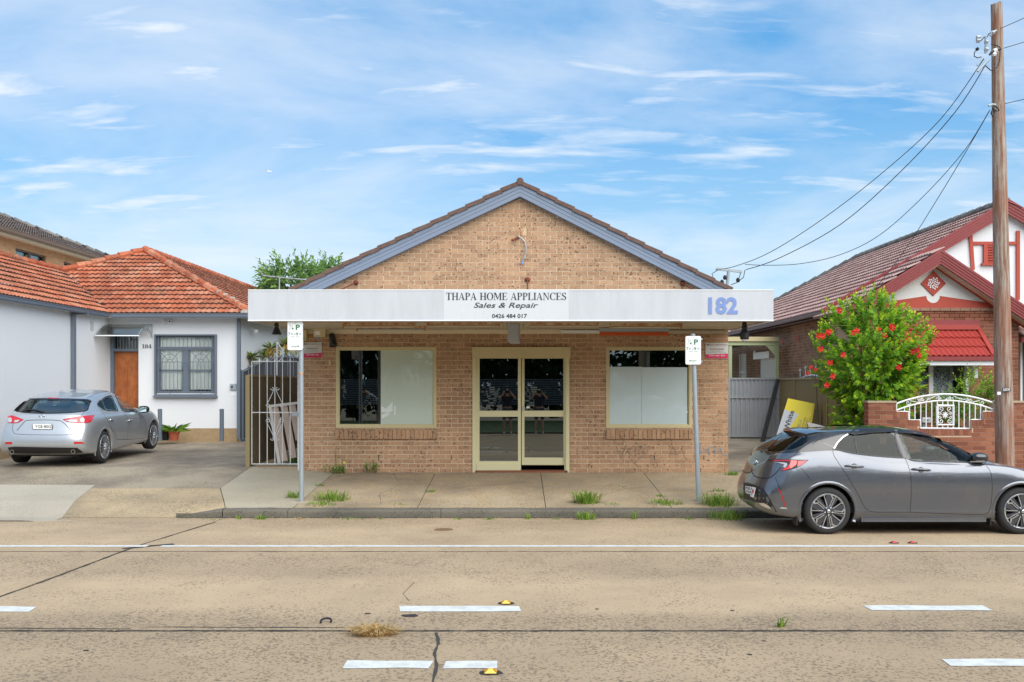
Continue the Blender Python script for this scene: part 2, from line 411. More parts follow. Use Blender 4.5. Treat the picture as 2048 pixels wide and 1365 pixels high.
# ------------------------------------------------------------------ ground
def zroad(y): return -.07*max(0.0, min(1.0, (y-12.0)/2.88))
ZP0, ZP1, YK, YF = .054, .31, 14.88, 18.45
def zpath(y): return ZP0+(ZP1-ZP0)*(y-YK)/(YF-YK) if y < YF else ZP1
def zdrive(y):
    if y < YK: return zroad(y)
    if y < 15.55: return -.066+(.11+.066)*(y-YK)/(15.55-YK)
    if y < YF: return .11+(.415-.11)*(y-15.55)/(YF-15.55)
    if y < 22.5: return .415+.033*(y-YF)
    return .549
def zalley(y): return zpath(y) if y < YF else ZP1+.0105*(y-YF)
def G(px, py, zf):
    d = 15.0
    for _ in range(40): d = (EYE-zf(d))*F/(py-CY)
    return ((px-CX)/F*d, d)
def slab(name, m, parent, poly, zf, thick=.06, inset=.0, lift=0.0, n=6, zxy=None):
    """paving piece: plan polygon cut into strips along Y so that it follows the fall of the ground"""
    b = MB(); cx = sum(p[0] for p in poly)/len(poly); cy = sum(p[1] for p in poly)/len(poly)
    ys = sorted(set([*([15.2+.4*k for k in range(8) if min(p[1] for p in poly) < 15.2+.4*k < max(p[1] for p in poly)] if zxy else []), min(p[1] for p in poly), max(p[1] for p in poly), *[y for y in (12.0, 14.88, 15.55, 18.45) if min(p[1] for p in poly) < y < max(p[1] for p in poly)]]))
    for a, c in zip(ys, ys[1:]):
        q = clip(clip(poly, 0, -1, -a), 0, 1, c)
        if len(q) < 3: continue
        top = [Vector((x, y, (zxy(x, y) if zxy else zf(y))+lift)) for x, y in q]; k = len(q)
        nn = Vector((0, 0, 0))
        for i in range(k): nn += top[i].cross(top[(i+1) % k])
        if nn.z < 0: top.reverse()
        bot = [p-Vector((0, 0, thick)) for p in top]
        b.cr = .5
        b.add(top+bot, [tuple(range(k))]+[(i, i+k, (i+1) % k+k, (i+1) % k) for i in range(k)])
    return b.build(name, m, parent)
def shrink(p, e):
    x0, x1, y0, y1 = p; return [(x0+e, y0+e), (x1-e, y0+e), (x1-e, y1-e), (x0+e, y1-e)]
# one sheet of ground to the horizon
g = MB(); g.cr = .5
NX = [-900, -60, 60, 900]; NY = [-900, -40, 100, 900]
for i in range(3):
    for j in range(3):
        g.quad((NX[i], NY[j], -.28), (NX[i+1], NY[j], -.28), (NX[i+1], NY[j+1], -.28), (NX[i], NY[j+1], -.28))
M['earth'] = mat('earth', fn=grime(srgb(120, 112, 88), .5, .5, 20, .9, .3, .6))
g.build('ground', M['earth'], kind='structure')
road = MB(); road.cr = .5
for a, c in ((-1.6, 12.0), (12.0, 14.88)):
    road.quad((-60, a, zroad(a)-.018), (60, a, zroad(a)-.018), (60, c, zroad(c)-.018), (-60, c, zroad(c)-.018))
road = road.build('road', M['joint'], kind='structure')
XJ = -4.78
for (y0, y1) in ((-1.6, 3.9), (3.915, 7.785), (7.815, 11.482), (11.49, 14.87)):
    for (x0, x1) in ((-60, -22), (-21.98, XJ-.012), (XJ+.012, 12.0), (12.02, 60)):
        e = .28/10
        def sk(x, y): return x+(.035*(y-11.5)*1.9 if abs(x-XJ) < .1 else 0)
        slab('slab', M['road'], road, [(sk(x0, y0), y0), (sk(x1, y0), y0), (sk(x1, y1), y1), (sk(x0, y1), y1)], zroad)
# painted lines
def rough_strip(name, x0, x1, y0, y1, lift=.004, jag=.022, step=.05, ends=0, label=None, m=None):
    b = MB(); b.cr = .5; n = max(2, int((x1-x0)/step)); top = []; bot = []
    for i in range(n+1):
        x = x0+(x1-x0)*i/n
        top.append((x+(R()-.5)*ends*(i in (0, n)), y1+noise.noise(Vector((x*3, y1, 0)))*jag, 0)); bot.append((x+(R()-.5)*ends*(i in (0, n)), y0+noise.noise(Vector((x*3, y0, 9)))*jag, 0))
    vs = [(p[0], p[1], zroad(p[1])+lift) for p in bot+top]
    b.add(vs, [(i, i+1, n+1+i+1, n+1+i) for i in range(n)])
    return b.build(name, m or M['paint'], road, label=label)
def yd(py): return (EYE-0)*F/(py-CY)
ye = yd(1093)
for x0, x1 in ((-30, -4.62), (-4.45, 30)): rough_strip('edge_line', x0, x1, ye-.055, ye+.055, step=.3, jag=.012)
for (a, c, py0, py1) in ((800, 1042, 1224, 1213), (1733, 1975, 1222, 1212), (-180, 66, 1224, 1214)):
    d = yd((py0+py1)/2); rough_strip('lane_dash', X_(a, d), X_(c, d), yd(py0), yd(py1), step=.04, ends=.05)
for (a, c, py0, py1) in ((694, 866, 1338, 1323), (896, 996, 1338, 1323), (1884, 2300, 1333, 1319)):
    d = yd((py0+py1)/2); rough_strip('lane_dash', X_(a, d), X_(c, d), yd(py0), yd(py1), step=.03, ends=.07)
# tar seams along the joints, and cracks
def seam(name, pts, w, zf=zroad, lift=.003, m=None):
    b = MB(); b.cr = .5
    P = []
    for i in range(len(pts)-1):
        a, c = pts[i], pts[i+1]; k = max(2, int(math.hypot(c[0]-a[0], c[1]-a[1])/.06))
        P += [(a[0]+(c[0]-a[0])*j/k, a[1]+(c[1]-a[1])*j/k) for j in range(k)]
    P.append(pts[-1]); L = []; Rr = []
    for i, p in enumerate(P):
        q = P[min(i+1, len(P)-1)]; o = P[max(i-1, 0)]; dx, dy = q[0]-o[0], q[1]-o[1]; l = math.hypot(dx, dy) or 1
        wv_ = w*(.25+1.1*abs(noise.noise(Vector((p[0]*2.3, p[1]*2.3, 4))))+.5*R())*.5
        wob = w*.35*noise.noise(Vector((p[0]*5, p[1]*5, 1)))
        nx, ny = -dy/l, dx/l
        L.append((p[0]+nx*(wv_+wob), p[1]+ny*(wv_+wob))); Rr.append((p[0]+nx*(wob-wv_), p[1]+ny*(wob-wv_)))
    n = len(P)
    b.add([(x, y, zf(y)+lift) for x, y in Rr+L], [(i, i+1, n+i+1, n+i) for i in range(n-1)])
    return b.build(name, m or M['joint'], road)
seam('tar_seam', [(-16, 7.8), (16, 7.8)], .05)
seam('tar_seam', [(-16, 7.88), (-6, 7.93), (-3.2, 7.86)], .02)
seam('tar_seam', [(-3.1, 7.92), (-1.1, 7.9)], .02)
seam('tar_seam', [(-16, 11.485), (16, 11.485)], .022)
seam('tar_seam', [(-4.95, 8.9), (-4.86, 9.8), (-4.78, 11.5), (-4.63, 13.4), (-4.55, 14.3)], .035)
seam('tar_seam', [(-5.0, 8.0), (-4.95, 8.9)], .03)
seam('tar_patch', [(-4.86, ye-.18), (-4.6, ye+.02), (-4.35, ye+.16)], .13)
ck = mat('crack_fill', (.05, .045, .04), .9)
seam('crack', [G(866, 1365, zroad), G(874, 1330, zroad), G(868, 1308, zroad), G(876, 1290, zroad)], .026, m=ck)
seam('crack', [G(876, 1290, zroad), G(873, 1266, zroad)], .035, m=ck)
seam('crack', [G(829, 1165, zroad), G(806, 1188, zroad), G(818, 1202, zroad)], .008, m=ck)
seam('crack', [G(895, 1122, zroad), G(884, 1136, zroad)], .005, m=ck)
for (px, py, r) in ((821, 1232, .05), (735, 1228, .02), (1194, 1219, .014), (172, 1302, .016), (1500, 1310, .014), (1465, 1222, .015), (1528, 1283, .012)):
    x, y = G(px, py, zroad); b = MB(); b.cr = .5; n = 12
    b.add([(x+r*(1.2+.5*R())*math.cos(2*PI*k/n), y+r*(.8+.5*R())*math.sin(2*PI*k/n), .0035) for k in range(n)], [tuple(range(n))]); b.build('tar_spot', M['joint'], road)
x, y = G(887, 1060, zroad); b = MB(); b.cr = .5
b.lathe([(.135, -.01), (.135, .004), (.12, .006), (.0, .006)], (x, y, zroad(y)), n=20, cap=False)
M['ironcover'] = mat('iron_cover', fn=grime(srgb(132, 104, 74), .5, 20, 60, .7, .3, .5))
tag(b.build('valve_cover', M['ironcover']), 'small round rusty brown cover set in the road near the kerb', 'cover')
seam('gutter_grime', [(-5.3, 14.85), (-1, 14.855), (2, 14.85), (12, 14.855)], .06)
for q_ in (((-2.2, 15.3), (-2.35, 16.2), (-2.1, 17.1), (-2.4, 18.3)), ((3.1, 15.2), (3.3, 15.9), (3.0, 16.6)), ((-.6, 17.0), (.1, 17.3), (.44, 17.2)), ((1.2, 15.2), (1.35, 16.0), (1.9, 16.7), (2.43, 16.9))): pass
# footpath
fp = MB(); fp.cr = .5
for a, c in ((15.06, 18.45),):
    fp.quad((-3.56, a, zpath(a)-.03), (60, a, zpath(a)-.03), (60, c, zpath(c)-.03), (-3.56, c, zpath(c)-.03))
fp = fp.build('footpath', M['pathbase'], kind='structure')
JX = [-3.55, -1.59, .45, 2.44, 4.35, 6.3, 8.3, 10.3, 14, 60]
for i in range(len(JX)-1):
    e = .004+.004*(i % 2)
    x0, x1 = JX[i]+e, JX[i+1]-e
    if i == 4:
        slab('slab', M['path'], fp, [(x0, 15.07), (x1, 15.07), (x1, 16.55), (x0, 16.55)], zpath); slab('slab', M['path'], fp, [(x0, 16.57), (x1, 16.57), (x1, 18.44), (x0, 18.44)], zpath)
    else: slab('slab', M['path'], fp, [(x0, 15.07), (x1, 15.07), (x1, 18.44), (x0, 18.44)], zpath)
for q_ in (((-2.2, 15.3), (-2.35, 16.2), (-2.1, 17.1), (-2.4, 18.3)), ((3.1, 15.2), (3.3, 15.9), (3.0, 16.6)), ((-.6, 17.0), (.1, 17.3), (.44, 17.2)), ((1.2, 15.2), (1.35, 16.0), (1.9, 16.7), (2.43, 16.9))):
    o_ = seam('crack', list(q_), .009, zf=zpath, lift=.002, m=ck); o_.parent = fp
slab('slab', M['oldpath'], fp, [(-5.17, 16.55), (-4.62, 15.07), (-3.56, 15.07), (-3.56, 18.44), (-5.17, 18.44)], zpath, lift=.001, zxy=lambda x, y: zdrive(y)+(zpath(y)-zdrive(y))*min(1, max(0, (x+5.17)/1.4)))
b = MB(); b.cr = .5
x, y = G(612, 1005, zpath); b.box(x-.24, x+.22, y-.06, y+.2, zpath(y)-.02, zpath(y)+.006)
b.build('post_footing', M['newpath'], fp)
# kerb stones with a worn top edge; two stormwater holes
kerb = MB(); kerb.cr = .5
kerb = None
KX = [-4.62, -3.6, -1.2, 1.2, 3.6, 6.0, 8.4, 10.8, 13.2, 30]
kroot = MB(); kroot.cr = .5; kroot.box(-4.6, 30, 14.96, 15.05, -.2, .02)
kroot = kroot.build('kerb', M['joint'], kind='structure')
def kerb_piece(x0, x1, n=None, sq=1.0, za=None):
    n = n or max(4, int((x1-x0)/.06)); prof = [(14.885, -.12), (14.885, 0), (14.886, .028), (14.898, .046), (14.925, .056), (15.06, .064)]
    b = MB(); b.cr = .5; vs = []
    for i in range(n+1):
        x = x0+(x1-x0)*i/n
        for j, (y, z) in enumerate(prof):
            w = noise.noise(Vector((x*6, j*1.7, 3)))*.007+noise.noise(Vector((x*17, j, 8)))*.004
            h = 1.0 if za is None else za(i/n)
            zz = zroad(14.9)+(z-zroad(14.9))*h if z > 0 else z
            vs.append((x, y-(w if 0 < j < 5 else 0), zz+(w if j > 2 else 0)))
    k = len(prof)
    b.add(vs, [(i*k+j, (i+1)*k+j, (i+1)*k+j+1, i*k+j+1) for i in range(n) for j in range(k-1)]+[tuple(range(k)), tuple(reversed(range(n*k, n*k+k)))])
    return b.build('kerb_stone', M['kerb'], kroot, smooth=True, angle=50)
for a, c in zip(KX, KX[1:]): kerb_piece(a+.004, c-.004)
for k, (a, c) in enumerate([(-5.35, -4.63)]): kerb_piece(a, c, za=lambda s_: .12+.88*s_)
for px in (477, 532):
    x = X_(px, 14.88); b = MB(); b.cr = .5; b.lathe([(.045, -.004), (.045, .0), (.04, .0), (.038, .03), (0, .03)], (x, 14.888, -.012), axis=(0, 1, 0), n=16, cap=False)
    b2 = b.build('drain_hole', M['black'], kroot)
# driveway on the left, over the verge and up to the white house
dr = MB(); dr.cr = .5
def stripz(b, x0, x1, y0, y1, zf, dz, n=8):
    for i in range(n):
        a, c = y0+(y1-y0)*i/n, y0+(y1-y0)*(i+1)/n
        b.quad((x0, a, zf(a)+dz), (x1, a, zf(a)+dz), (x1, c, zf(c)+dz), (x0, c, zf(c)+dz))
for x0, x1, y0, y1 in ((-40, -5.15, 14.88, 18.45),):
    stripz(dr, x0, x1, y0, 15.55, zdrive, -.02, 2); stripz(dr, x0, x1, 15.55, y1, zdrive, -.02, 3)
dr.quad((-5.16, 15.55, .05), (-3.5, 15.55, .05), (-3.5, 18.45, .27), (-5.16, 18.45, .27))
dr = dr.build('driveway', M['pathbase'], kind='structure')
slab('slab', M['layback'], dr, [(-40, 14.9), (-5.36, 14.9), (-4.64, 15.0), (-4.63, 15.07), (-4.79, 15.5), (-40, 15.5)], zdrive)
slab('slab', M['layback'], dr, [(-40, 15.515), (-4.80, 15.515), (-5.165, 16.5), (-5.19, 16.52), (-40, 16.52)], zdrive)
slab('slab', M['drive'], dr, [(-40, 16.535), (-5.18, 16.535), (-5.18, 18.44), (-40, 18.44)], zdrive)
slab('forecourt', M['forecourt'], dr, [(-24, 18.46), (-5.26, 18.46), (-5.26, 40), (-24, 40)], zdrive)
a1 = [G(*p, zdrive) for p in ((-400, 949), (190, 950), (112, 976), (-400, 976))]
a2 = [G(*p, zdrive) for p in ((-400, 978), (152, 977), (68, 1004), (25, 1029), (-400, 1029))]
for q in (a1, a2): slab('pale_slab', M['newpath'], dr, q, zdrive, lift=.006, thick=.02)
# alley to the right of the shop
al = slab('alley', M['drive'], None, [(4.1, 18.45), (6.95, 18.45), (7.9, 30), (7.9, 34), (4.1, 34)], zalley); al['kind'] = 'structure'
gd = slab('front_garden', M['earth'], None, [(7.0, 18.8), (24, 18.8), (24, 34), (7.95, 34)], zalley, lift=.0); gd['kind'] = 'structure'
# ------------------------------------------------------------------ the brick shop
S = F/YF
def fx(px): return (px-CX)/S
def fz(py): return EYE-(py-CY)/S
XL, XR = fx(607), fx(1456)
shop = thing('brick_shop', 'tan brick gabled shop numbered 182 with cream double door under a white awning', 'shop', (0, YF, ZP1))
AP = (fx(1040), fz(397))                      # brick apex under the barge
sl = (AP[1]-fz(578+0))/(AP[0]-fx(640)); sr = (AP[1]-fz(578))/(fx(1412)-AP[0])
planes = [(-sl, 1, AP[1]-sl*AP[0]), (sr, 1, AP[1]+sr*AP[0])]
WINL = (fx(672), fx(873), fz(856), fz(694)); WINR = (fx(1212), fx(1384), fz(856), fz(694)); DOOR = (fx(945), fx(1140), ZP1-.1, fz(695))
SILL = ((fx(671), fx(874), fz(878), fz(855)), (fx(1212), fx(1385), fz(878), fz(855)))
holes = [WINL, WINR, DOOR, *SILL]
zb = ZP1+.004
# backing wall with its openings, in mortar
b = MB(); b.cr = .5
xs = sorted([XL, WINL[0], WINL[1], DOOR[0], DOOR[1], WINR[0], WINR[1], XR])
for i in range(7):
    x0, x1 = xs[i], xs[i+1]
    hole = [h for h in (WINL, DOOR, WINR) if abs(h[0]-x0) < 1e-6]
    if hole:
        h = hole[0]
        if h[2] > ZP1: b.box(x0, x1, YF+.006, YF+.23, ZP1-.3, h[2])
        b.box(x0, x1, YF+.006, YF+.23, h[3], 3.45)
    else: b.box(x0, x1, YF+.006, YF+.23, ZP1-.3, 3.45)
poly = [(XL, 3.45), (XR, 3.45), (XR, 3.46)]
top = [(XL, 3.45), (XR, 3.45), (XR, AP[1]-sr*(XR-AP[0])), AP, (XL, AP[1]-sl*(AP[0]-XL))]
b.prism([(x, YF+.006, z) for x, z in top], (0, .224, 0))
b.box(XL, XL+.22, YF+.24, 30, ZP1-.3, 3.46); b.box(XR-.22, XR, YF+.24, 30, ZP1-.3, 3.46); b.box(XL, XR, 30.01, 30.2, ZP1-.3, 3.46)
wall = b.build('wall', M['mortar'], shop)
bl = bricks(XL, XR, zb, 6.2, holes, planes, L=.2400, H=.0868)
nb = [p for p in bl if not (3.02 < sum(q[1] for q in p)/len(p) < 3.50)]
mid = [p for p in bl if p not in nb]
def bkey(p):
    cx = sum(q[0] for q in p)/len(p); cz = sum(q[1] for q in p)/len(p)
    return (0 if cz < 3.05 else 1, -area(p) > -.015, abs(cx)+abs(cz-1.7)*1.2)
lay(nb, lambda u, z: Vector((u, YF+.0055, z)), (0, -1, 0), .006, 'brick', M['brick'], wall, cap=300, key=bkey, stuffname='brick_field')
# return faces of the piers seen beside the passages
for xw, n in ((XR+.0005, 1), (XL-.0005, -1)):
    rl = bricks(YF+.02, 26, zb, 3.4, L=.24, H=.0868, start=.12)
    lay(rl, lambda u, z: Vector((xw, u, z)), (n, 0, 0), .009, 'brick', M['brick'], wall, cap=0, stuffname='side_brick_field')
# brick-on-edge sills
for i, (a, c, z0, z1) in enumerate(SILL):
    n = int(round((c-a)/.0868))
    sb = MB(); sb.cr = .5; sb.box(a+.005, c-.005, YF-.02, YF+.06, z0+.01, z1-.03); s_o = sb.build('window_sill', M['mortar'], shop)
    for k in range(n):
        x0 = a+(c-a)*k/n+.005; x1 = a+(c-a)*(k+1)/n-.005
        q = MB(); j = (R()-.5)*.006
        q.add([(x0, YF-.055+j, z0), (x1, YF-.055+j, z0), (x1, YF+.005, z0), (x0, YF+.005, z0), (x0, YF-.055+j, z1-.045), (x1, YF-.055+j, z1-.045), (x1, YF+.06, z1), (x0, YF+.06, z1)],
              [(0,3,2,1),(4,5,6,7),(0,1,5,4),(1,2,6,5),(2,3,7,6),(3,0,4,7)])
        q.build('brick', M['brick'], s_o)
# weep slots
for px in (757, 903, 1309, 1408):
    b = MB(); b.box(fx(px)-.006, fx(px)+.006, YF-.006, YF+.0, fz(920), fz(911)); b.build('weep_hole', M['black'], shop)
# interior: floor, ceiling, walls
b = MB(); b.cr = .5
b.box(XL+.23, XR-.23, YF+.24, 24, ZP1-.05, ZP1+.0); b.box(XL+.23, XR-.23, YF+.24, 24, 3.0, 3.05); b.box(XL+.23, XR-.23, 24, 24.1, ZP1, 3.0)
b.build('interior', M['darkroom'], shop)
# windows
def winframe(h, panes):
    x0, x1, z0, z1 = h; t = .055; y0, y1 = YF-.012, YF+.07
    b = MB(); b.cr = .5
    b.box(x0, x1, y0, y1, z0, z0+t); b.box(x0, x1, y0, y1, z1-t, z1); b.box(x0, x0+t, y0, y1, z0+t, z1-t); b.box(x1-t, x1, y0, y1, z0+t, z1-t)
    t2 = t+.016
    b.box(x0+t, x1-t, y0+.02, y1-.005, z0+t, z0+t2); b.box(x0+t, x1-t, y0+.02, y1-.005, z1-t2, z1-t); b.box(x0+t, x0+t2, y0+.02, y1-.005, z0+t2, z1-t2); b.box(x1-t2, x1-t, y0+.02, y1-.005, z0+t2, z1-t2)
    w = b.build('window', M['cream'], shop)
    for (a, c, zz0, zz1, m, dy, nm) in panes:
        q = MB(); q.cr = .5; q.box(a, c, YF+dy, YF+dy+.006, zz0, zz1); q.build(nm, m, w)
    return w
x0, x1, z0, z1 = WINL; t_ = .071
w1 = winframe(WINL, [(x0+t_, x1-t_, z0+t_, z1-t_, M['glass'], .03, 'pane'), (fx(761), x1-t_, z0+t_, z1-t_, M['film'], .022, 'frosted_panel')])
b = MB(); b.cr = .5; b.box(fx(755), fx(760), YF+.018, YF+.028, z0+t_, z1-t_); b.build('mullion', M['black'], w1)
for px, py in ((779, 797), (797, 797), (826, 797), (849, 797)):
    b = MB(); b.lathe([(.006, 0), (.006, .004)], (fx(px), YF+.017, fz(py)), (0, 1, 0), n=8); b.build('screw', M['black'], w1)
x0, x1, z0, z1 = WINR
w2 = winframe(WINR, [(x0+t_, x1-t_, z0+t_, z1-t_, M['glass'], .03, 'pane'), (x0+t_, fx(1285), z0+t_, fz(734), M['film2'], .0225, 'frosted_panel'), (fx(1284), fx(1375), z0+t_, fz(735), M['film2'], .016, 'frosted_panel')])
# things hanging inside the right window and a strip of blind
for (a, c, q0, q1) in ((1338, 1346, 702, 717), (1347, 1354, 702, 716)):
    b = MB(); b.cr = .5; b.box(fx(a), fx(c), YF+.3, YF+.31, fz(q1), fz(q0)); b.build('hanging_card', M['film'], w2)
# faint swirl sticker on the left film
b = MB(); b.cr = .5
def arcpts(cx, cz, r, a0, a1, n=10, y=YF+.045, sx=1): return [Vector((cx+sx*r*math.cos(math.radians(a0+(a1-a0)*i/n)), y, cz+r*math.sin(math.radians(a0+(a1-a0)*i/n)))) for i in range(n+1)]
M['sticker'] = mat('pale_sticker', srgb(222, 230, 226), .4)
b = MB(); b.cr = .5
b.quad(*[(fx(x), YF+.019, fz(y)) for x, y in ((762, 812), (772, 818), (785, 804), (785, 822), (778, 826), (762, 824))])
b.quad(*[(fx(x), YF+.019, fz(y)) for x, y in ((763, 830), (775, 826), (779, 830), (763, 838))])
b.quad(*[(fx(x), YF+.019, fz(y)) for x, y in ((788, 812), (791, 812), (791, 830), (788, 830))])
b.build('sticker', M['sticker'], w1)
# door
D0, D1, _, DT = DOOR
hd = MB(); hd.cr = .5; hd.box(D0-.005, D1+.005, YF-.10, YF+.06, fz(715), fz(695)); hd.box(D0+.0, D1-.0, YF-.085, YF-.02, fz(717), fz(715))
door = hd.build('door_head', M['cream'], shop)
for (a, c), (e, g2) in (((945, 952), (952, 955)), ((1132, 1139), (1129, 1132))):
    jm = MB(); jm.cr = .5; jm.box(fx(a), fx(c), YF-.03, YF+.12, ZP1, fz(717)); jm.box(fx(e), fx(g2), YF+.0, YF+.12, ZP1, fz(717)); jm.build('door_jamb', M['creamdoor'], shop)
st = MB(); st.cr = .5; st.box(D0+.05, D1-.05, YF-.03, YF+.2, ZP1-.05, ZP1+.035); st.build('doorstep', M['brick_red'], shop)
def leaf(xa, xb, panes, zt, zb_, hinge, ang, yd0):
    L = thing_part = bpy.data.objects.new('door', None); COL.objects.link(L); L.parent = shop
    cx = hinge; L.location = (cx, yd0, 0); L.rotation_euler = (0, 0, math.radians(ang))
    def mk(b, nm, m):
        b.v = [p-Vector((cx, YF+yd0, 0)) for p in b.v]
        b.v = [p-Vector((0, 0, ZP1)) for p in b.v]
        return b.build(nm, m, L, local=True)
    b = MB(); b.cr = .5; y0, y1 = YF+yd0-.02, YF+yd0+.025
    px0, px1 = fx(panes[0][0]), fx(panes[0][1])
    b.box(xa, px0, y0, y1, zb_, zt); b.box(px1, xb, y0, y1, zb_, zt)
    zs = [zt]+[z for p in panes for z in (fz(p[2]), fz(p[3]))]+[zb_]
    for i in range(0, len(zs), 2):
        if zs[i]-zs[i+1] > .002: b.box(px0, px1, y0, y1, zs[i+1], zs[i])
    mk(b, 'door_frame', M['creamdoor'])
    for p in panes:
        q = MB(); q.cr = .5; q.box(fx(p[0])+.001, fx(p[1])-.001, YF+yd0-.002, YF+yd0+.004, fz(p[3])+.001, fz(p[2])-.001); mk(q, 'pane', M['glass'])
    return L, mk
L1, mk1 = leaf(fx(953), fx(1042), [(959, 1036, 717.5, 822), (959, 1036, 834, 923)], fz(716.5), fz(941), fx(998), .62, .03)
b = MB(); b.cr = .5; b.box(fx(953), fx(1042), YF-.02, YF+.01, fz(941), fz(928.5)); mk1(b, 'kick_rail', M['creamdoor'])
L2, mk2 = leaf(fx(1043.5), fx(1131), [(1049, 1127, 717.5, 822), (1049, 1127, 834, 916)], fz(716.5), fz(931), fx(1088), -1.25, .07)
b = MB(); b.lathe([(.028, 0), (.028, .003)], (fx(1056), YF+.045, fz(815)), (0, 1, 0), n=8); mk2(b, 'octagonal_sticker', M['inkmaroon'])
b = MB(); b.box(fx(1053), fx(1059), YF+.043, YF+.045, fz(817), fz(813.5)); mk2(b, 'sticker_print', M['white'])
b = MB(); b.box(fx(1044), fx(1047), YF+.03, YF+.05, fz(822), fz(813)); mk2(b, 'door_handle', M['galv'])
# gable barge boards, moulded in steps, butted at the apex
def barge(side):
    x0, z0 = (fx(1040), fz(372)); 
    xe, ze = (fx(586), fz(585)) if side < 0 else (fx(1458), fz(585))
    sd_ = (ze-z0)/(xe-x0)
    for (dz0, dz1, y0) in ((0, .075, -.16), (.0755, .15, -.15), (.1505, .232, -.145)):
        b = MB(); b.cr = .5
        P = [(x0, z0-dz0*1.02), (xe, ze-dz0), (xe, ze-dz1), (x0, z0-dz1)]
        b.prism([(x, YF+y0, z) for x, z in P], (0, .15+(-y0-.15)*0-.002, 0)); b.build('barge_board', M['barge'], shop)
    dx = Vector((xe-x0, 0, ze-z0)); Ln = dx.length; d = dx.normalized(); up = Vector((-d.z, 0, d.x)) if side > 0 else Vector((d.z, 0, -d.x))
    # verge tiles lap one another like steps
    n = int(Ln/.36)
    for k in range(n):
        c = Vector((x0, 0, z0))+d*(Ln*(k+.5)/n); l = Ln/n*.53
        th = .034
        ddir = (d*1.0+up*.055).normalized(); uu = Vector((-ddir.z, 0, ddir.x)) if side > 0 else Vector((ddir.z, 0, -ddir.x))
        if uu.z < 0: uu = -uu
        q = MB(); jt = (R()-.5)*.008
        q.obox(Vector((c.x, YF-.02+jt, c.z))+uu*(.035), ddir*l, (0, .17, 0), uu*th); q.build('roof_tile', M['tile_dark'], shop)
        if k % 1 == 0:
            q2 = MB()
            q2.tube([Vector((c.x, YF-.12, c.z))+uu*(.05)-ddir*l, Vector((c.x, YF-.12, c.z))+uu*.055+ddir*l], .035, 8); q2.build('verge_roll', M['tile_dark'], shop)
    b = MB()
    for k in range(n):
        c = Vector((x0, 0, z0))+d*(Ln*(k+.5)/n); b.obox(Vector((c.x, 24.4, c.z))+up*.03*(1 if up.z > 0 else -1), d*(Ln/n*.53), (0, 5.75, 0), up*.02)
    b.build('tile_courses', M['tile_dark'], shop, kind='stuff')
barge(-1); barge(1)
b = MB()
for k in range(2): b.tube([(fx(1040), YF-.20+k*.4, fz(369)+.02), (fx(1040), YF+.22+k*.4, fz(369)+.02)], .07-.01*k, 10)
b.build('ridge_cap', M['tile_dark'], shop)
b = MB(); b.cr = .5; b.quad((fx(590), YF+.2, fz(583)-.02), (fx(1040), YF+.2, fz(376)-.02), (fx(1040), 30.1, fz(376)-.02), (fx(590), 30.1, fz(583)-.02)); b.quad((fx(1040), YF+.2, fz(376)-.02), (fx(1455), YF+.2, fz(583)-.02), (fx(1455), 30.1, fz(583)-.02), (fx(1040), 30.1, fz(376)-.02)); b.build('roof_deck', M['tile_dark'], shop)
# awning: fascia, ribbed soffit
YA = 15.45
ax0, ax1 = X_(496, YA), X_(1547, YA); az0, az1 = Z_(642, YA), Z_(580, YA)
aw = bpy.data.objects.new('awning', None); COL.objects.link(aw); aw.parent = shop; aw.location = (0, -3, 2.75)
b = MB(); b.cr = .5
b.box(ax0, ax1, YA, YA+.03, az0, az1); b.box(ax0, ax0+.03, YA+.031, YF-.16, az0, az1); b.box(ax1-.03, ax1, YA+.031, YF+.0, az0, az1)
b.build('fascia', M['fascia'], aw)
b = MB(); b.cr = .5; b.box(ax0, ax1, YA-.006, YA-.001, az1-.012, az1+.004); b.box(ax0, ax1, YA-.008, YA-.001, az0-.006, az0+.012); b.build('fascia_trim', M['white'], aw)
b = MB(); b.cr = .5; b.box(X_(887, YA), X_(1137, YA), YA-.004, YA-.0005, az0+.012, az1-.012); b.build('sign_panel', M['fasciapatch'], aw)
b = MB(); b.cr = .5; b.box(ax0+.03, ax1-.03, YA+.031, YF-.01, az1-.06, az1-.05); b.build('awning_roof', M['zinc'], aw)
n = 114; wv = (ax1-ax0-.06)/n; prev = None
for i in range(n):
    x0 = ax0+.03+i*wv
    if prev is None:
        b = MB(); b.cr = .5; b.add([(x0, YA+.032, az0+.028), (x0+wv-.014, YA+.032, az0+.028), (x0+wv-.007, YA+.032, az0+.04), (x0+wv, YA+.032, az0+.028),
            (x0, YF-.012, az0+.028), (x0+wv-.014, YF-.012, az0+.028), (x0+wv-.007, YF-.012, az0+.04), (x0+wv, YF-.012, az0+.028)], [(0, 4, 5, 1), (1, 5, 6, 2), (2, 6, 7, 3), (0, 1, 2, 3), (7, 6, 5, 4)])
        b.cr = .2; b.box(x0+wv-.012, x0+wv-.006, YA+.033, YF-.02, az0+.0265, az0+.029)
        b.cm = 0
        prev = b.build('soffit_strip', M['soffit'], aw)
    else:
        o = prev.copy(); COL.objects.link(o); o.location.x += i*wv
b = MB(); b.cr = .5
b.box(ax0+.04, ax1-.04, YA+.5, YA+.515, az0+.012, az0+.022); b.build('soffit_joint_strip', M['tile_dark'], aw)
zs = az0
def fwb(px0, px1, py0, py1, d0, d1, nm, m, par=None):
    b = MB(); b.cr = .5; dm = d0; b.box(X_(px0, dm), X_(px1, dm), d0, d1, Z_(py1, dm), Z_(py0, dm)); return b.build(nm, m, par)
fwb(605, 684, 648.5, 658, 18.25, 18.43, 'wall_board', M['soffit'], aw)
fwb(1122, 1199, 661, 666.5, 18.36, 18.43, 'wall_batten', M['white'], aw)
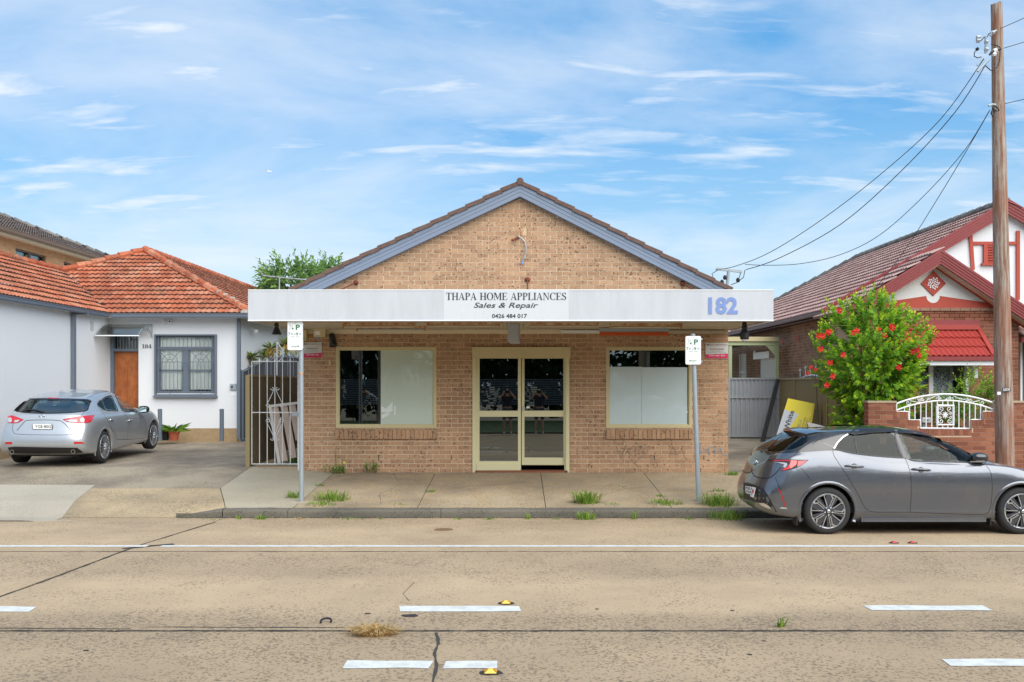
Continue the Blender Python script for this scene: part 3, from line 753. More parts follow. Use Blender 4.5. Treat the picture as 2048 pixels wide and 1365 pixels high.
fwb(1339, 1452, 661.5, 667.5, 18.36, 18.43, 'wall_batten', M['soffit'], aw)
fwb(852, 905, 648, 660, 18.3, 18.43, 'wall_board', M['soffit'], aw)
b = MB(); b.cr = .5
xx0, xx1 = X_(1015.5, 16.6), X_(1036, 16.6)
b.add([(xx0, 16.6, 2.79), (xx1, 16.6, 2.79), (xx1+.04, 16.85, 2.74), (xx0+.04, 16.85, 2.74), (xx0, 16.6, az0+.02), (xx1, 16.6, az0+.02), (xx1+.04, 16.85, az0+.02), (xx0+.04, 16.85, az0+.02)], [(0,3,2,1),(4,5,6,7),(0,1,5,4),(1,2,6,5),(2,3,7,6),(3,0,4,7)])
b.build('hanging_box', M['zinc'], aw)
# rusty fluorescent battens, each a thing
def batten(px0, px1, py, d, label, body='rusty', tube=None, w=.10, h=.05):
    z = Z_(py, d); x0, x1 = X_(px0, d), X_(px1, d)
    r = thing('fluorescent_batten', label, 'light fitting', ((x0+x1)/2, d, z+h), 'fluorescent battens under the shop awning')
    b = MB(); b.cr = .5; b.box(x0, x1, d, d+w, z+.01, z+h+.01); b.box(x0, x0+.02, d-.004, d+w+.004, z-.04, z+h); b.box(x1-.02, x1, d-.004, d+w+.004, z-.04, z+h)
    b.build('batten_case', M[body], r)
    b = MB(); b.cr = .5; b.tube([(x0+.03, d+.05, z-.012), (x1-.03, d+.05, z-.012)], .016, 8); b.build('tube', M[tube or 'soffit'], r)
    for k in (.2, .8):
        b = MB(); b.cr = .5; b.tube([(x0+(x1-x0)*k, d+.05, z+h), (x0+(x1-x0)*k, d+.05, az0+.03)], .006, 5); b.build('hanger', M['black'], r)
batten(683, 829, 652, 16.35, 'rusty orange fluorescent batten above the left shop window, nearest the street')
batten(712, 850, 658, 17.3, 'long rusty batten right above the left shop window against the brickwork', tube='galv')
batten(852, 1000, 651, 16.35, 'rusty batten just left of the hanging metal box over the door')
batten(1054, 1198, 651, 16.35, 'rusty batten just right of the hanging metal box over the door')
batten(1221, 1365, 653, 16.5, 'yellowed batten with rusted rim above the right shop window')
r_ = thing('fluorescent_batten', 'dark batten with a bright orange underside above the right shop window', 'light fitting', (X_(1268, 17.7), 17.7, 3.0), 'fluorescent battens under the shop awning')
b = MB(); b.cr = .5; b.box(X_(1199, 17.7), X_(1338, 17.7), 17.7, 17.82, Z_(664, 17.7), Z_(661, 17.7)+.04); b.build('batten_case', M['galv'], r_)
b = MB(); b.cr = .5; b.box(X_(1200, 17.7), X_(1337, 17.7), 17.695, 17.815, Z_(671, 17.7), Z_(664.5, 17.7)); b.build('diffuser', M['orange'], r_)
# sign lettering (flat vinyl on the fascia)
u, v = (1, 0, 0), (0, 0, 1)
yl = YA-.0075
def serif_text(mb, txt, x0, x1, z0, z1, y):
    """slab of drawn serif capitals between x0..x1"""
    ring = lambda cx, cy, ra, rb, ia, ib, a0, a1, n=18: [[(cx+ra*math.cos(a), cy+rb*math.sin(a)), (cx+ra*math.cos(b_), cy+rb*math.sin(b_)), (cx+ia*math.cos(b_), cy+ib*math.sin(b_)), (cx+ia*math.cos(a), cy+ib*math.sin(a))]
        for a, b_ in [(math.radians(a0+(a1-a0)*i/n), math.radians(a0+(a1-a0)*(i+1)/n)) for i in range(n)]]
    rc = lambda a, b_, c, d: [(a, b_), (c, b_), (c, d), (a, d)]
    T, tt = .15, .05
    gl = {
     'T': (.66, [rc(.255, 0, .405, 1), rc(.02, .94, .64, 1), rc(.02, .78, .06, .94), rc(.60, .78, .64, .94), rc(.17, 0, .49, .045)]),
     'H': (.78, [rc(.09, 0, .24, 1), rc(.54, 0, .69, 1), rc(.24, .48, .54, .535)]+[rc(a, c, a+.31, c+.04) for a in (.01, .46) for c in (0, .96)]),
     'A': (.74, [[(.07, .03), (.12, .03), (.385, 1), (.335, .95)], [(.50, .03), (.665, .03), (.40, 1), (.32, 1)], rc(.2, .30, .52, .35), rc(.0, 0, .2, .04), rc(.43, 0, .74, .04)]),
     'P': (.62, [rc(.09, 0, .24, 1), rc(.01, .96, .3, 1), rc(.01, 0, .33, .04)]+ring(.3, .73, .29, .27, .14, .225, -90, 90)+[rc(.24, .46, .3, .505), rc(.24, .955, .3, 1)]),
     'O': (.8, ring(.4, .5, .38, .515, .22, .47, 0, 360, 28)),
     'M': (.96, [rc(.10, 0, .15, 1), rc(.72, 0, .87, 1), [(.10, 1), (.28, 1), (.50, .2), (.44, .08)], [(.74, 1), (.80, 1), (.48, .05), (.43, .12)], rc(.0, 0, .25, .04), rc(.64, 0, .95, .04), rc(.0, .96, .25, 1), rc(.72, .96, .95, 1)]),
     'E': (.66, [rc(.09, 0, .24, 1), rc(.01, .95, .58, 1), rc(.01, 0, .62, .05), rc(.54, .78, .58, .95), rc(.58, .05, .62, .25), rc(.24, .48, .46, .53), rc(.43, .40, .465, .62)]),
     'L': (.64, [rc(.09, 0, .24, 1), rc(.01, .96, .33, 1), rc(.01, 0, .6, .05), rc(.56, .05, .6, .27)]),
     'I': (.34, [rc(.09, 0, .24, 1), rc(.01, 0, .32, .04), rc(.01, .96, .32, 1)]),
     'N': (.78, [rc(.11, 0, .16, 1), rc(.61, 0, .66, 1), [(.08, 1), (.24, 1), (.66, .05), (.61, 0)], rc(.01, 0, .27, .04), rc(.0, .96, .2, 1), rc(.5, .96, .77, 1)]),
     'C': (.72, ring(.4, .5, .38, .515, .22, .47, 42, 318, 24)+[rc(.63, .68, .67, 1.0)]),
     'S': (.56, ring(.28, .74, .24, .27, .12, .22, 20, 240, 12)+ring(.28, .27, .25, .28, .12, .225, -160, 75, 12)+[[(.06, .66), (.22, .68), (.52, .36), (.36, .34)], rc(.455, .76, .49, 1.0), rc(.03, 0, .065, .26)]),
     ' ': (.34, []), '1': (.5, [rc(.18, 0, .34, 1), rc(.06, 0, .46, .05), [(.06, .8), (.18, .86), (.18, 1), (.06, .9)]]),
     '8': (.6, ring(.3, .73, .25, .27, .11, .21, 0, 360, 18)+ring(.3, .26, .28, .28, .12, .21, 0, 360, 18)),
     '4': (.6, [rc(.33, 0, .48, 1), rc(.03, .24, .57, .32), [(.03, .24), (.11, .32), (.37, .86), (.33, 1)], rc(.24, 0, .56, .04)]),
    }
    tot = sum(gl[c][0] for c in txt); k = (x1-x0)/tot; h = z1-z0; x = x0
    for c in txt:
        wd, ps = gl[c]
        for p in ps:
            A = sum(p[i][0]*p[(i+1) % len(p)][1]-p[(i+1) % len(p)][0]*p[i][1] for i in range(len(p)))
            if A < 0: p = p[::-1]
            mb.add([(x+q[0]*k, y, z0+q[1]*h) for q in p], [tuple(range(len(p)))])
        x += wd*k
b = MB(); b.cr = .5; serif_text(b, 'THAPA HOME APPLIANCES', X_(892, YA), X_(1133, YA), Z_(600.5, YA), Z_(586, YA), yl); b.build('lettering', M['ink'], aw, label='serif capitals reading THAPA HOME APPLIANCES')
b = MB(); b.cr = .5; put_text(b, 'Sales & Repair', (X_(1012, YA), yl, Z_(612.5, YA)), u, v, .086, X_(1077, YA)-X_(948, YA), shear=.28, offset=.012); b.build('lettering', M['ink'], aw, label='slanted words Sales & Repair')
b = MB(); b.cr = .5; put_text(b, '0426 484 017', (X_(1019, YA), yl, Z_(632.5, YA)), u, v, .066, X_(1054, YA)-X_(984, YA), offset=.02); b.build('lettering', M['ink'], aw, label='telephone number 0426 484 017')
b = MB(); b.cr = .5; put_text(b, '182', (X_(1446, YA), yl, Z_(612, YA)), u, v, .262, X_(1477, YA)-X_(1418, YA), offset=.035); b.build('lettering', M['inkblue'], aw, label='big faded blue painted number 182')
# stay rods from the gable to the awning
def rod(a, e, label):
    r = thing('stay_rod', label, 'rod', a, 'rusty stay rods holding the awning')
    b = MB(); b.cr = .5; b.tube([a, e], .014, 6); b.build('rod', M['rust'], r)
    b = MB(); b.cr = .5; b.lathe([(.05, 0), (.05, .02), (.025, .03), (.025, .07)], (a[0], YF-.003, a[2]), (0, -1, 0), n=10); b.tube([(a[0]-.04, YF-.04, a[2]+.02), (a[0]+.05, YF-.05, a[2]-.02)], .018, 6); b.build('wall_anchor', M['rust'], r)
rod((fx(712), YF-.05, fz(566)), (X_(640, 17.0), 17.0, az1-.03), 'rusty stay rod slanting down left from the gable to the awning')
rod((fx(1055), YF-.05, fz(560)), (X_(1055, 16.9), 16.9, az1-.03), 'rusty stay rod in the middle of the gable under the loose cable')
rod((fx(1365), YF-.05, fz(568)), (X_(1425, 17.2), 17.2, az1-.03), 'rusty stay rod slanting down right from the gable to the awning')
r = thing('loose_cable', 'loose grey conduit curling down the middle of the gable bricks', 'cable', (fx(1040), YF, fz(480)))
b = MB(); b.cr = .5; b.tube([(fx(x), YF-.05, fz(y)) for x, y in ((1036, 474), (1043, 477), (1049, 484), (1052, 494), (1052, 505), (1049, 515), (1045, 524))], .012, 6); b.build('conduit', M['galv'], r)
b = MB(); b.cr = .5; b.tube([(fx(1024), YF-.1, fz(483)), (fx(1038), YF-.0, fz(475))], .022, 6); b.build('bracket', M['rust'], r)
b = MB(); b.cr = .5; b.tube([(fx(1045.5), YF-.05, fz(523)), (fx(1044.5), YF-.05, fz(529))], .02, 6); b.build('connector', M['inkblue'], r)
b = MB(); b.cr = .5; b.box(fx(1041), fx(1053), YF-.012, YF-.004, fz(472), fz(458)); b.build('rust_stain_plate', M['rusty'], r)
b = MB(); b.cr = .5; b.obox((fx(1264), YF-.1, fz(483)), (.08, 0, -.04), (0, .05, 0), (0, 0, .012)); tag(b.build('metal_flashing', M['zinc']), 'small bent silver metal strip lying on the right roof verge of the shop', 'metal strip')

# small fittings on the wall
def cyl_lamp(px, py, d, label):
    x, z = X_(px, d), Z_(py, d); r = thing('wall_spotlight', label, 'spotlight', (x, d, z))
    b = MB(); b.cr = .5; b.tube([(x-.035, d-.05, z+.10), (x+.04, d-.17, z-.11)], .06, 14); b.build('lamp_body', M['black'], r)
    b = MB(); b.cr = .5; b.tube([(x-.055, d-.03, z-.10), (x-.03, d-.1, z-.03)], .025, 8); b.box(x-.08, x-.02, d-.02, d-.005, z-.14, z-.04); b.build('bracket', M['black'], r)
cyl_lamp(668, 681, YF, 'black cylindrical spotlight on the brick wall above the left shop window')
def cone_lamp(px, py, d, label, big=1.0):
    x, z = X_(px, d), Z_(py, d); r = thing('soffit_lamp', label, 'lamp', (x, d, az0))
    b = MB(); b.cr = .5; b.lathe([(.03, 0), (.045, -.04*big), (.03, -.07*big)], (x, d, az0+.02), n=12); b.build('lamp_base', M['black'], r)
    if big > 1.2: prof = [(.035, -.05), (.05, -.10), (.04, -.13), (.075, -.19), (.075, -.28), (.06, -.30)]
    else: prof = [(.03, -.05), (.035, -.08), (.085, -.19), (.08, -.2)]
    b = MB(); b.cr = .5; b.lathe(prof, (x, d, az0+.02), n=14); b.build('lamp_head', M['black'], r)
    if big > 1.2:
        b = MB(); b.cr = .5; b.lathe([(.055, -.30), (.04, -.325), (.0, -.335)], (x, d, az0+.02), n=12, cap=False); b.build('bulb', M['white'], r)
cone_lamp(553, 655, 16.3, 'black cone shaped lamp hanging under the left end of the awning')
cone_lamp(1489, 655, 16.0, 'black lamp with white bulb hanging under the right end of the awning', 1.3)
r = thing('alarm_box', 'cream alarm box with a blue strobe on the brick wall beside the spotlight', 'alarm box', (fx(641), YF, fz(668)))
b = MB(); b.cr = .5; b.box(fx(629.5), fx(653), YF-.12, YF-.01, fz(675), fz(659.5)); b.build('alarm_case', M['cream'], r)
b = MB(); b.cr = .5; b.box(fx(632), fx(643), YF-.124, YF-.121, fz(671), fz(663.5)); b.build('alarm_label', M['white'], r)
b = MB(); b.cr = .5; b.lathe([(.03, 0), (.028, -.03), (.015, -.04)], (fx(638), YF-.07, fz(675)), n=12); b.build('strobe', M['inkblue'], r)
r = thing('meter_box', 'cream sheet metal box on the left corner of the shop wall behind the parking sign', 'box', (fx(610), YF, fz(672)))
b = MB(); b.cr = .5; b.box(fx(600), fx(616), YF-.16, YF-.01, fz(682), fz(661)); b.build('box_case', M['cream'], r)
b = MB(); b.cr = .5; b.beam((fx(607), YF-.165, fz(672)), (fx(614), YF-.165, fz(680)), .006, .006); b.build('conduit', M['black'], r)
r = thing('key_lock_plate', 'small yellowed latch plate on the bricks left of the left shop window', 'latch', (fx(660), YF, fz(726)))
b = MB(); b.cr = .5; b.box(fx(658.5), fx(662), YF-.03, YF-.008, fz(732), fz(720)); b.build('plate', M['cream'], r)
def warning(px0, px1, py0, py1, label, d=YF-.014):
    x0, x1, z0, z1 = X_(px0, d), X_(px1, d), Z_(py1, d), Z_(py0, d); w, h = x1-x0, z1-z0
    r = thing('warning_sign', label, 'sign', ((x0+x1)/2, d, z0), 'security warning signs on the shop wall')
    b = MB(); b.cr = .5; b.box(x0, x1, d-.004, d, z0, z1); b.build('sign_board', M['soffit'] if 0 else M['signgrey'], r)
    b = MB(); b.cr = .5; b.add([(x0+.004, d-.0055, z0+.004), (x1-.004, d-.0055, z0+.004), (x1-.004, d-.0055, z0+h*.32), (x0+.2*w, d-.0055, z0+h*.27), (x0+.004, d-.0055, z0+h*.27)], [(0, 1, 2, 3, 4)]); b.build('sign_band', M['inkred'], r)
    for (tx, cx, cz, hh, ww, m) in (('SECURETECH', .55, .88, .075, .8, 'inkmaroon'), ('WARNING', .5, .60, .095, .62, 'inkmaroon'), ('THIS PREMISES IS', .5, .46, .032, .5, 'inkgrey'), ('ELECTRONICALLY PROTECTED', .5, .375, .034, .84, 'inkgrey'), ('1300 665 393', .5, .19, .09, .68, 'white')):
        b = MB(); b.cr = .5; put_text(b, tx, (x0+w*cx, d-.0065, z0+h*cz), (1, 0, 0), (0, 0, 1), h*hh, w*ww, offset=.01); b.build('sign_lettering', M[m], r)
    b = MB(); b.cr = .5; b.box(x0+w*.06, x0+w*.14, d-.0065, d-.006, z0+h*.84, z0+h*.93); b.build('sign_emblem', M['inkmaroon'], r)
M['signgrey'] = mat('pale_grey_sign', fn=grime(srgb(206, 208, 204), .2, 5, 40, .4, .02, .85))
warning(606, 643.5, 685, 716, 'grey and crimson security warning sign on the bricks beside the left parking sign')
warning(1411, 1456.5, 686.5, 717.5, 'grey and crimson security warning sign at the right corner of the shop wall')
# graffiti scribbles
def scribble(pts, w, m, nm):
    b = MB(); b.cr = .5; P = [Vector((fx(x), YF-.0075, fz(y))) for x, y in pts]
    for a, c in zip(P, P[1:]):
        d = (c-a).normalized(); n_ = Vector((-d.z, 0, d.x))*(w/2)
        b.add([a-n_-d*w*.3, c-n_+d*w*.3, c+n_+d*w*.3, a+n_-d*w*.3], [(0, 1, 2, 3)])
    # marks sit on the brick faces
    b.v = [Vector((p.x, YF-.0062, p.z)) for p in b.v]
    return b.build(nm, m, shop)
M['gr_grey'] = mat('grey_scribble', srgb(136, 112, 98), .8); M['gr_blue'] = mat('blue_scribble', srgb(108, 142, 170), .8)
scribble([(1233, 893), (1240, 914), (1252, 892), (1243, 918), (1262, 895), (1258, 915), (1272, 897), (1270, 912), (1284, 893), (1290, 908), (1268, 926), (1278, 934)], .009, M['gr_grey'], 'graffiti')
scribble([(1338, 912), (1346, 893), (1352, 906), (1341, 908), (1357, 909), (1364, 896), (1369, 914), (1375, 920)], .008, M['gr_grey'], 'graffiti')
scribble([(1400, 888), (1400, 908), (1412, 900), (1420, 910), (1416, 897), (1428, 893), (1430, 908), (1440, 896), (1444, 909), (1455, 912)], .010, M['gr_blue'], 'graffiti')
# ------------------------------------------------------------------ roofs of lapped tiles
def tilemat(name, a, b_, c_, dark, lich=.5):
    def fn(t, p):
        oi = t.new('ShaderNodeObjectInfo').outputs['Random']; r = t.math('FRACT', t.math('ADD', t.attr('rnd'), oi)); v = t.pos()
        c = t.ramp(r, (0.0, a), (.5, b_), (1.0, c_))
        n = t.noise(v, 1.3, 5, .65); n2 = t.noise(v, 14, 4, .7)
        f = t.math('MULTIPLY', t.ramp(t.math('ADD', t.math('MULTIPLY', n, .5), t.math('MULTIPLY', n2, .5)), (.45, 0.0), (.6, 1.0)), lich)
        c = t.mix(f, c, dark); t.set(p.inputs['Base Color'], c)
        t.set(p.inputs['Normal'], t.bump(n2, .4, .01)); p.inputs['Roughness'].default_value = .85; p.inputs['Specular IOR Level'].default_value = .2
    return mat(name, b_, fn=fn)
M['terra'] = tilemat('terracotta_tile', srgb(170, 90, 62), srgb(194, 114, 82), srgb(196, 136, 108), srgb(110, 78, 62), .7)
M['pinktile'] = tilemat('pink_brown_tile', srgb(160, 126, 120), srgb(180, 146, 138), srgb(198, 166, 156), srgb(146, 126, 118), .4)
M['greytile'] = tilemat('grey_tile', srgb(104, 100, 98), srgb(124, 120, 116), srgb(140, 136, 130), srgb(84, 80, 78), .4)
M['pink_lap_shade'] = mat('pale_tile_edge', fn=grime(srgb(164, 134, 126), .4, 8, 40, .9, .3, .6))  # lighter lap shadow, coloured onto the pink tiles' front faces
M['tile_lap_shade'] = mat('shaded_tile_edge', fn=grime(srgb(92, 68, 58), .5, 8, 40, .9, .3, .5))  # shadow gap between courses painted as a darker colour on tile fronts
M['cement'] = mat('roof_cement', fn=grime(srgb(170, 166, 156), .5, 6, 40, .9, .4, .6))
def tile_mesh(w, e, m, h=.045):
    b = MB(); b.cr = .5; prof = [(0, .0), (.13, .75), (.26, .9), (.42, .25), (.55, .15), (.72, .8), (.86, .85), (1.0, .0)]
    k = len(prof)
    top_f = [(x*w, 0, h+.028*z) for x, z in prof]; top_b = [(x*w, e*1.06, .028*z) for x, z in prof]; bot = [(x*w, 0.0, -.002) for x, z in prof]
    b.v = [Vector(p) for p in top_f+top_b+bot]; b.r = [0.0]*3*k
    b.f = [(i, i+1, k+i+1, k+i) for i in range(k-1)]+[(2*k+i, 2*k+i+1, i+1, i) for i in range(k-1)]; b.m = [0]*len(b.f)
    me = bpy.data.meshes.new('roof_tile'); me.from_pydata([tuple(p) for p in b.v], [], b.f); me.materials.append(m); me.materials.append(M['tile_lap_shade'] if m is not M['pinktile'] else M['pink_lap_shade'])
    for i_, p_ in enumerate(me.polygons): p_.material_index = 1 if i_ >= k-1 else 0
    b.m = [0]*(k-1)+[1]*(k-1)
    return me, b
def inside(poly, x, y):
    c = False
    for i in range(len(poly)):
        (x0, y0), (x1, y1) = poly[i], poly[i-1]
        if (y0 > y) != (y1 > y) and x < (x1-x0)*(y-y0)/(y1-y0)+x0: c = not c
    return c
def tiled(pts, m, parent, w=.30, e=.33, cap=300, deck=None, under=None):
    """pts: planar polygon, first two points run along the eave (left to right seen from outside)"""
    P = [Vector(p) for p in pts]; o = P[0]; u = (P[1]-P[0]).normalized()
    n = Vector((0, 0, 0))
    for i in range(len(P)): n += P[i].cross(P[(i+1) % len(P)])
    n.normalize()
    if n.z < 0: n = -n
    v = n.cross(u).normalized()
    if v.z < 0: v = -v
    if u.cross(v).dot(n) < 0: u = -u
    P2 = [((p-o).dot(u), (p-o).dot(v)) for p in P]
    x0, x1 = min(p[0] for p in P2), max(p[0] for p in P2); y1 = max(p[1] for p in P2)
    me, proto = tile_mesh(w, e, m); Mx = Matrix((u, v, n)).transposed().to_4x4()
    cells = []
    j = 0
    while j*e < y1:
        i = 0; off = (j % 2)*w/2
        while x0+i*w-off < x1:
            cx, cy = x0+(i+.5)*w-off, (j+.5)*e
            if inside(P2, cx, cy): cells.append((cx-w/2, j*e))
            i += 1
        j += 1
    cells.sort(key=lambda c: (o+u*c[0]+v*c[1]).y)
    rest = MB(); base = parent; off = Vector((0, 0, 0))
    q = parent
    while q is not None: off += q.location; q = q.parent
    for k, (cx, cy) in enumerate(cells):
        pos = o+u*cx+v*cy+n*(.012+R()*.006)
        if k < cap:
            ob = bpy.data.objects.new('roof_tile', me); COL.objects.link(ob); ob.parent = parent
            mm = Matrix.Translation(pos-off) @ Mx; ob.matrix_local = mm
        else:
            rest.add([pos+u*p.x+v*p.y+n*p.z for p in proto.v], proto.f); rest.m[-len(proto.m):] = proto.m
    if rest.v: rest.build('tile_field', [m, M['tile_lap_shade'] if m is not M['pinktile'] else M['pink_lap_shade']], parent, kind='stuff')
    d = MB(); d.cr = .5; d.add([p+n*.0 for p in P], [tuple(range(len(P)))]); d.build('roof_deck', under or m, parent)
def ridge(a, c, m, parent, r=.11, seg=.42, lift=.05):
    a, c = Vector(a), Vector(c); L = (c-a).length; n = max(1, int(L/seg)); d = (c-a)/L
    for i in range(n):
        p = a+d*(L*i/n); q = a+d*(L*(i+1)/n+.03); b = MB(); b.tube([p+Vector((0, 0, lift+.015)), q+Vector((0, 0, lift-.015))], r, 8, taper=[r*1.1, r*.92]); b.build('ridge_tile', m, parent)
def corrugated(name, m, parent, a, c, z0, z1, pitch=.09, amp=.012, trap=True, ztop=None, ytop=None):
    """upright ribbed sheet from plan point a to c"""
    a = Vector((a[0], a[1], 0)); c = Vector((c[0], c[1], 0)); L = (c-a).length; d = (c-a)/L; nn = Vector((-d.y, d.x, 0))
    prof = [(0, 0), (.35, 0), (.45, 1), (.85, 1), (.95, 0)] if trap else [(0, 0), (.25, .8), (.5, 1), (.75, .8)]
    xs = []
    i = 0
    while i*pitch < L:
        for p, h in prof:
            x = (i+p)*pitch
            if x < L: xs.append((x, h*amp))
        i += 1
    xs.append((L, 0)); b = MB(); b.cr = .5; k = len(xs)
    zt = lambda x: z1 if ztop is None else ztop(x/L)
    zb0 = (lambda x: z0) if not callable(z0) else (lambda x: z0(x/L))
    lo = [a+d*x+nn*h+Vector((0, 0, zb0(x))) for x, h in xs]; hi = [a+d*x+nn*h+Vector((0, 0, zt(x))) for x, h in xs]
    b.add(lo+hi, [(j, j+1, k+j+1, k+j) for j in range(k-1)]); return b.build(name, m, parent)

# ------------------------------------------------------------------ white house 184
H = thing('white_house', 'white rendered house numbered 184 with orange tiled hip roof', 'house', (-9.3, 25.6, .55))
FW = 25.6; XS = -11.0; XE = -7.5; zt_ = 3.80
dX0, dX1 = X_(218.5, FW), X_(277, FW); dZ1 = Z_(668, FW)
wX0, wX1, wZ0, wZ1 = X_(311, FW), X_(430, FW), Z_(787, FW), Z_(671, FW)
b = MB(); b.cr = .5; y0, y1 = FW, FW+.28
b.box(dX1, wX0, y0, y1, .2, zt_); b.box(wX1, XE, y0, y1, .2, zt_); b.box(wX0, wX1, y0, y1, .2, wZ0); b.box(wX0, wX1, y0, y1, wZ1, zt_); b.box(XS-.1, dX1, y0, y1, dZ1, zt_)
b.box(XE-.28, XE, FW+.281, 42, .2, zt_)
b.box(-18, XS, 18.9, 40, .0, zt_)
b.build('wall', M['whitepaint'], H)
b = MB(); b.cr = .5; b.box(XS+.6, XE-.3, 27.4, 27.5, .3, zt_); b.box(dX1+.01, XE-.3, FW+.3, 27.4, .3, .34); b.build('interior', M['darkroom'], H)
M['plinth'] = mat('pebble_plinth', fn=grime(srgb(170, 146, 112), .6, 10, 50, .9, .5, .6))
b = MB(); b.cr = .5; b.box(dX1+.02, XE+.01, FW-.02, FW-.002, .3, Z_(857, FW)); b.build('plinth', M['plinth'], H); b = MB(); b.cr = .5; b.box(XS+.002, XS+.02, 18.9, 23.0, .2, .72); b.build('plinth', M['plinth'], H)
ea, eb, ec = Vector((XS+.12, 25.25, 3.87)), Vector((-7.1, 25.25, 3.87)), None
apx = Vector((-11.7, 29.85, 6.19)); jn = Vector((-13.5, 28.05, 5.36))
vb = Vector((-10.87, 25.25, 3.87)); wr = Vector((-13.44, 18.6, 5.33)); we = Vector((-10.87, 18.6, 3.87)); jn = Vector((-13.44, 28.05, 5.33))
roofp = bpy.data.objects.new('roof', None); COL.objects.link(roofp); roofp.parent = H
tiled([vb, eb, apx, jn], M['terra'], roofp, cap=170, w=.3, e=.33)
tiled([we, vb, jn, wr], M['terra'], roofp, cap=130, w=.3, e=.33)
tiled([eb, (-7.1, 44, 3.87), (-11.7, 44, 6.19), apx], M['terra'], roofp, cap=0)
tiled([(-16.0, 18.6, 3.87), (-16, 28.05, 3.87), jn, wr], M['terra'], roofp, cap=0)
b = MB(); b.cr = .5; b.prism([(-15.9, 18.72, 3.8), (-11.0, 18.72, 3.8), (-11.0, 18.72, 3.84), (-13.44, 18.72, 5.26), (-15.9, 18.72, 3.84)], (0, .2, 0)); b.build('wing_gable', M['whitepaint'], H)
ridge(apx, eb, M['terra'], roofp); ridge(jn, apx, M['terra'], roofp, r=.1); ridge(wr, jn, M['terra'], roofp, r=.1); ridge(apx, (-11.7, 44, 6.19), M['terra'], roofp)
b = MB(); b.cr = .5; d_ = (jn-vb).normalized(); b.tube([vb+Vector((0, 0, .03)), jn+Vector((0, 0, .03))], .035, 6); b.build('valley_gutter', M['tile_dark'], roofp)
b = MB(); b.cr = .5
b.lathe([(.2, -.02), (.17, .05), (.06, .09)], eb+Vector((-.12, .1, .06)), n=10)
for k in range(6):
    p = eb.lerp(apx, .06+.05*k); b.lathe([(.10, -.02), (.07, .07)], p+Vector((.06*(R()-.5), 0, .1)), n=7)
b.build('hip_bedding', M['cement'], roofp)
b = MB(); b.cr = .5; c_ = we.lerp(vb, .33).lerp(wr.lerp(jn, .33), .25)+Vector((0, 0, .08)); b.quad(c_+Vector((-.05, -.5, 0)), c_+Vector((.12, -.5, -.07)), c_+Vector((.12, .3, -.07)), c_+Vector((-.05, .3, 0))); b.build('roof_patch', M['white'], roofp)
def gutter(pts, m, parent, name='gutter', w=.12, h=.11):
    b = MB(); b.cr = .5
    for a, c in zip(pts, pts[1:]):
        a = Vector(a); c = Vector(c); d = (c-a).normalized(); n_ = Vector((d.y, -d.x, 0))
        b.beam(a, c, w, h*.6); b.beam(a+Vector((0, 0, h*.38))+n_*.0, c+Vector((0, 0, h*.38)), w*1.18, h*.16); b.beam(a-Vector((0, 0, h*.4)), c-Vector((0, 0, h*.4)), w*.8, h*.2)
    return b.build(name, m, parent)
gutter([(-10.83, 18.6, 3.84), (-10.83, 25.12, 3.84)], M['bluegrey'], H); gutter([(-10.77, 25.2, 3.84), (-6.98, 25.2, 3.84)], M['bluegrey'], H)
gutter([(-7.04, 25.27, 3.83), (-7.04, 44, 3.83)], M['bluegrey'], H)
b = MB(); b.cr = .5; b.box(-10.98, -7.1, 25.27, 25.6, 3.79, 3.80); b.box(-10.98, -10.9, 18.7, 25.2, 3.79, 3.8); b.box(-7.49, -7.1, 25.6, 44, 3.79, 3.8); b.build('eaves_lining', M['whitepaint'], H)
def pipe(x0, x1, y0, y1, z0, z1, nm='downpipe', m='bluegrey', par=None):
    b = MB(); b.cr = .5; b.box(x0, x1, y0, y1, z0, z1); return b.build(nm, M[m], par or H)
yd_ = 11*F/(CX-142.5); pipe(XS+.01, XS+.10, yd_-.05, yd_+.05, .5, 3.76); pipe(X_(474, 25.5), X_(480, 25.5), 25.48, 25.59, .55, 3.78)
b = MB(); b.cr = .5; b.beam((XS+.05, yd_, 3.77), (-10.8, yd_+.45, 3.80), .07, .06); b.build('downpipe_offset', M['bluegrey'], H)
yv = 11*F/(CX-183); b = MB(); b.cr = .5
for k in range(5): b.box(XS+.001, XS+.02, yv-.09, yv+.09, 3.42+.05*k, 3.45+.05*k)
b.build('vent', M['signgrey'], H)
b = MB(); b.cr = .5
xv = -7.5; yv2 = 7.5*F/(CX-561)
for k in range(5): b.box(XE+.001, XE+.02, yv2-.12, yv2+.12, 3.3+.06*k, 3.335+.06*k)
b.build('vent', M['signgrey'], H)
# front door in its frame
M['doorwood'] = mat('varnished_wood', fn=rustfn(srgb(170, 96, 42), srgb(130, 66, 26), .35, .7, 5), coat=.3)
dz = .62
df = bpy.data.objects.new('front_door', None); COL.objects.link(df); df.parent = H
yD = FW+.12
b = MB(); b.cr = .5; zt2 = Z_(703, FW)
b.box(dX0-.02, dX0+.09, yD-.06, yD+.08, dz, dZ1-.005); b.box(dX0+.09, dX1-.001, yD-.06, yD+.08, zt2, zt2+.07); b.box(dX0+.09, dX1-.001, yD-.06, yD+.08, dZ1-.05, dZ1-.005); b.build('door_frame', M['bluegrey'], df)
b = MB(); b.cr = .5; b.box(dX0+.091, dX1, yD+.03, yD+.06, dz, zt2-.001); b.build('door_leaf', M['doorwood'], df)
for (a, c) in ((.16, .47), (.53, .9)):
    for (z0, z1) in ((1.42, 2.62), (.72, 1.3)):
        w = dX1-dX0-.09; xa, xb = dX0+.09+w*a, dX0+.09+w*c
        b = MB(); b.cr = .5; b.box(xa, xb, yD+.012, yD+.0295, z0, z1); b.box(xa+.05, xb-.05, yD-.002, yD+.0115, z0+.05, z1-.05); b.build('door_panel', M['doorwood'], df)
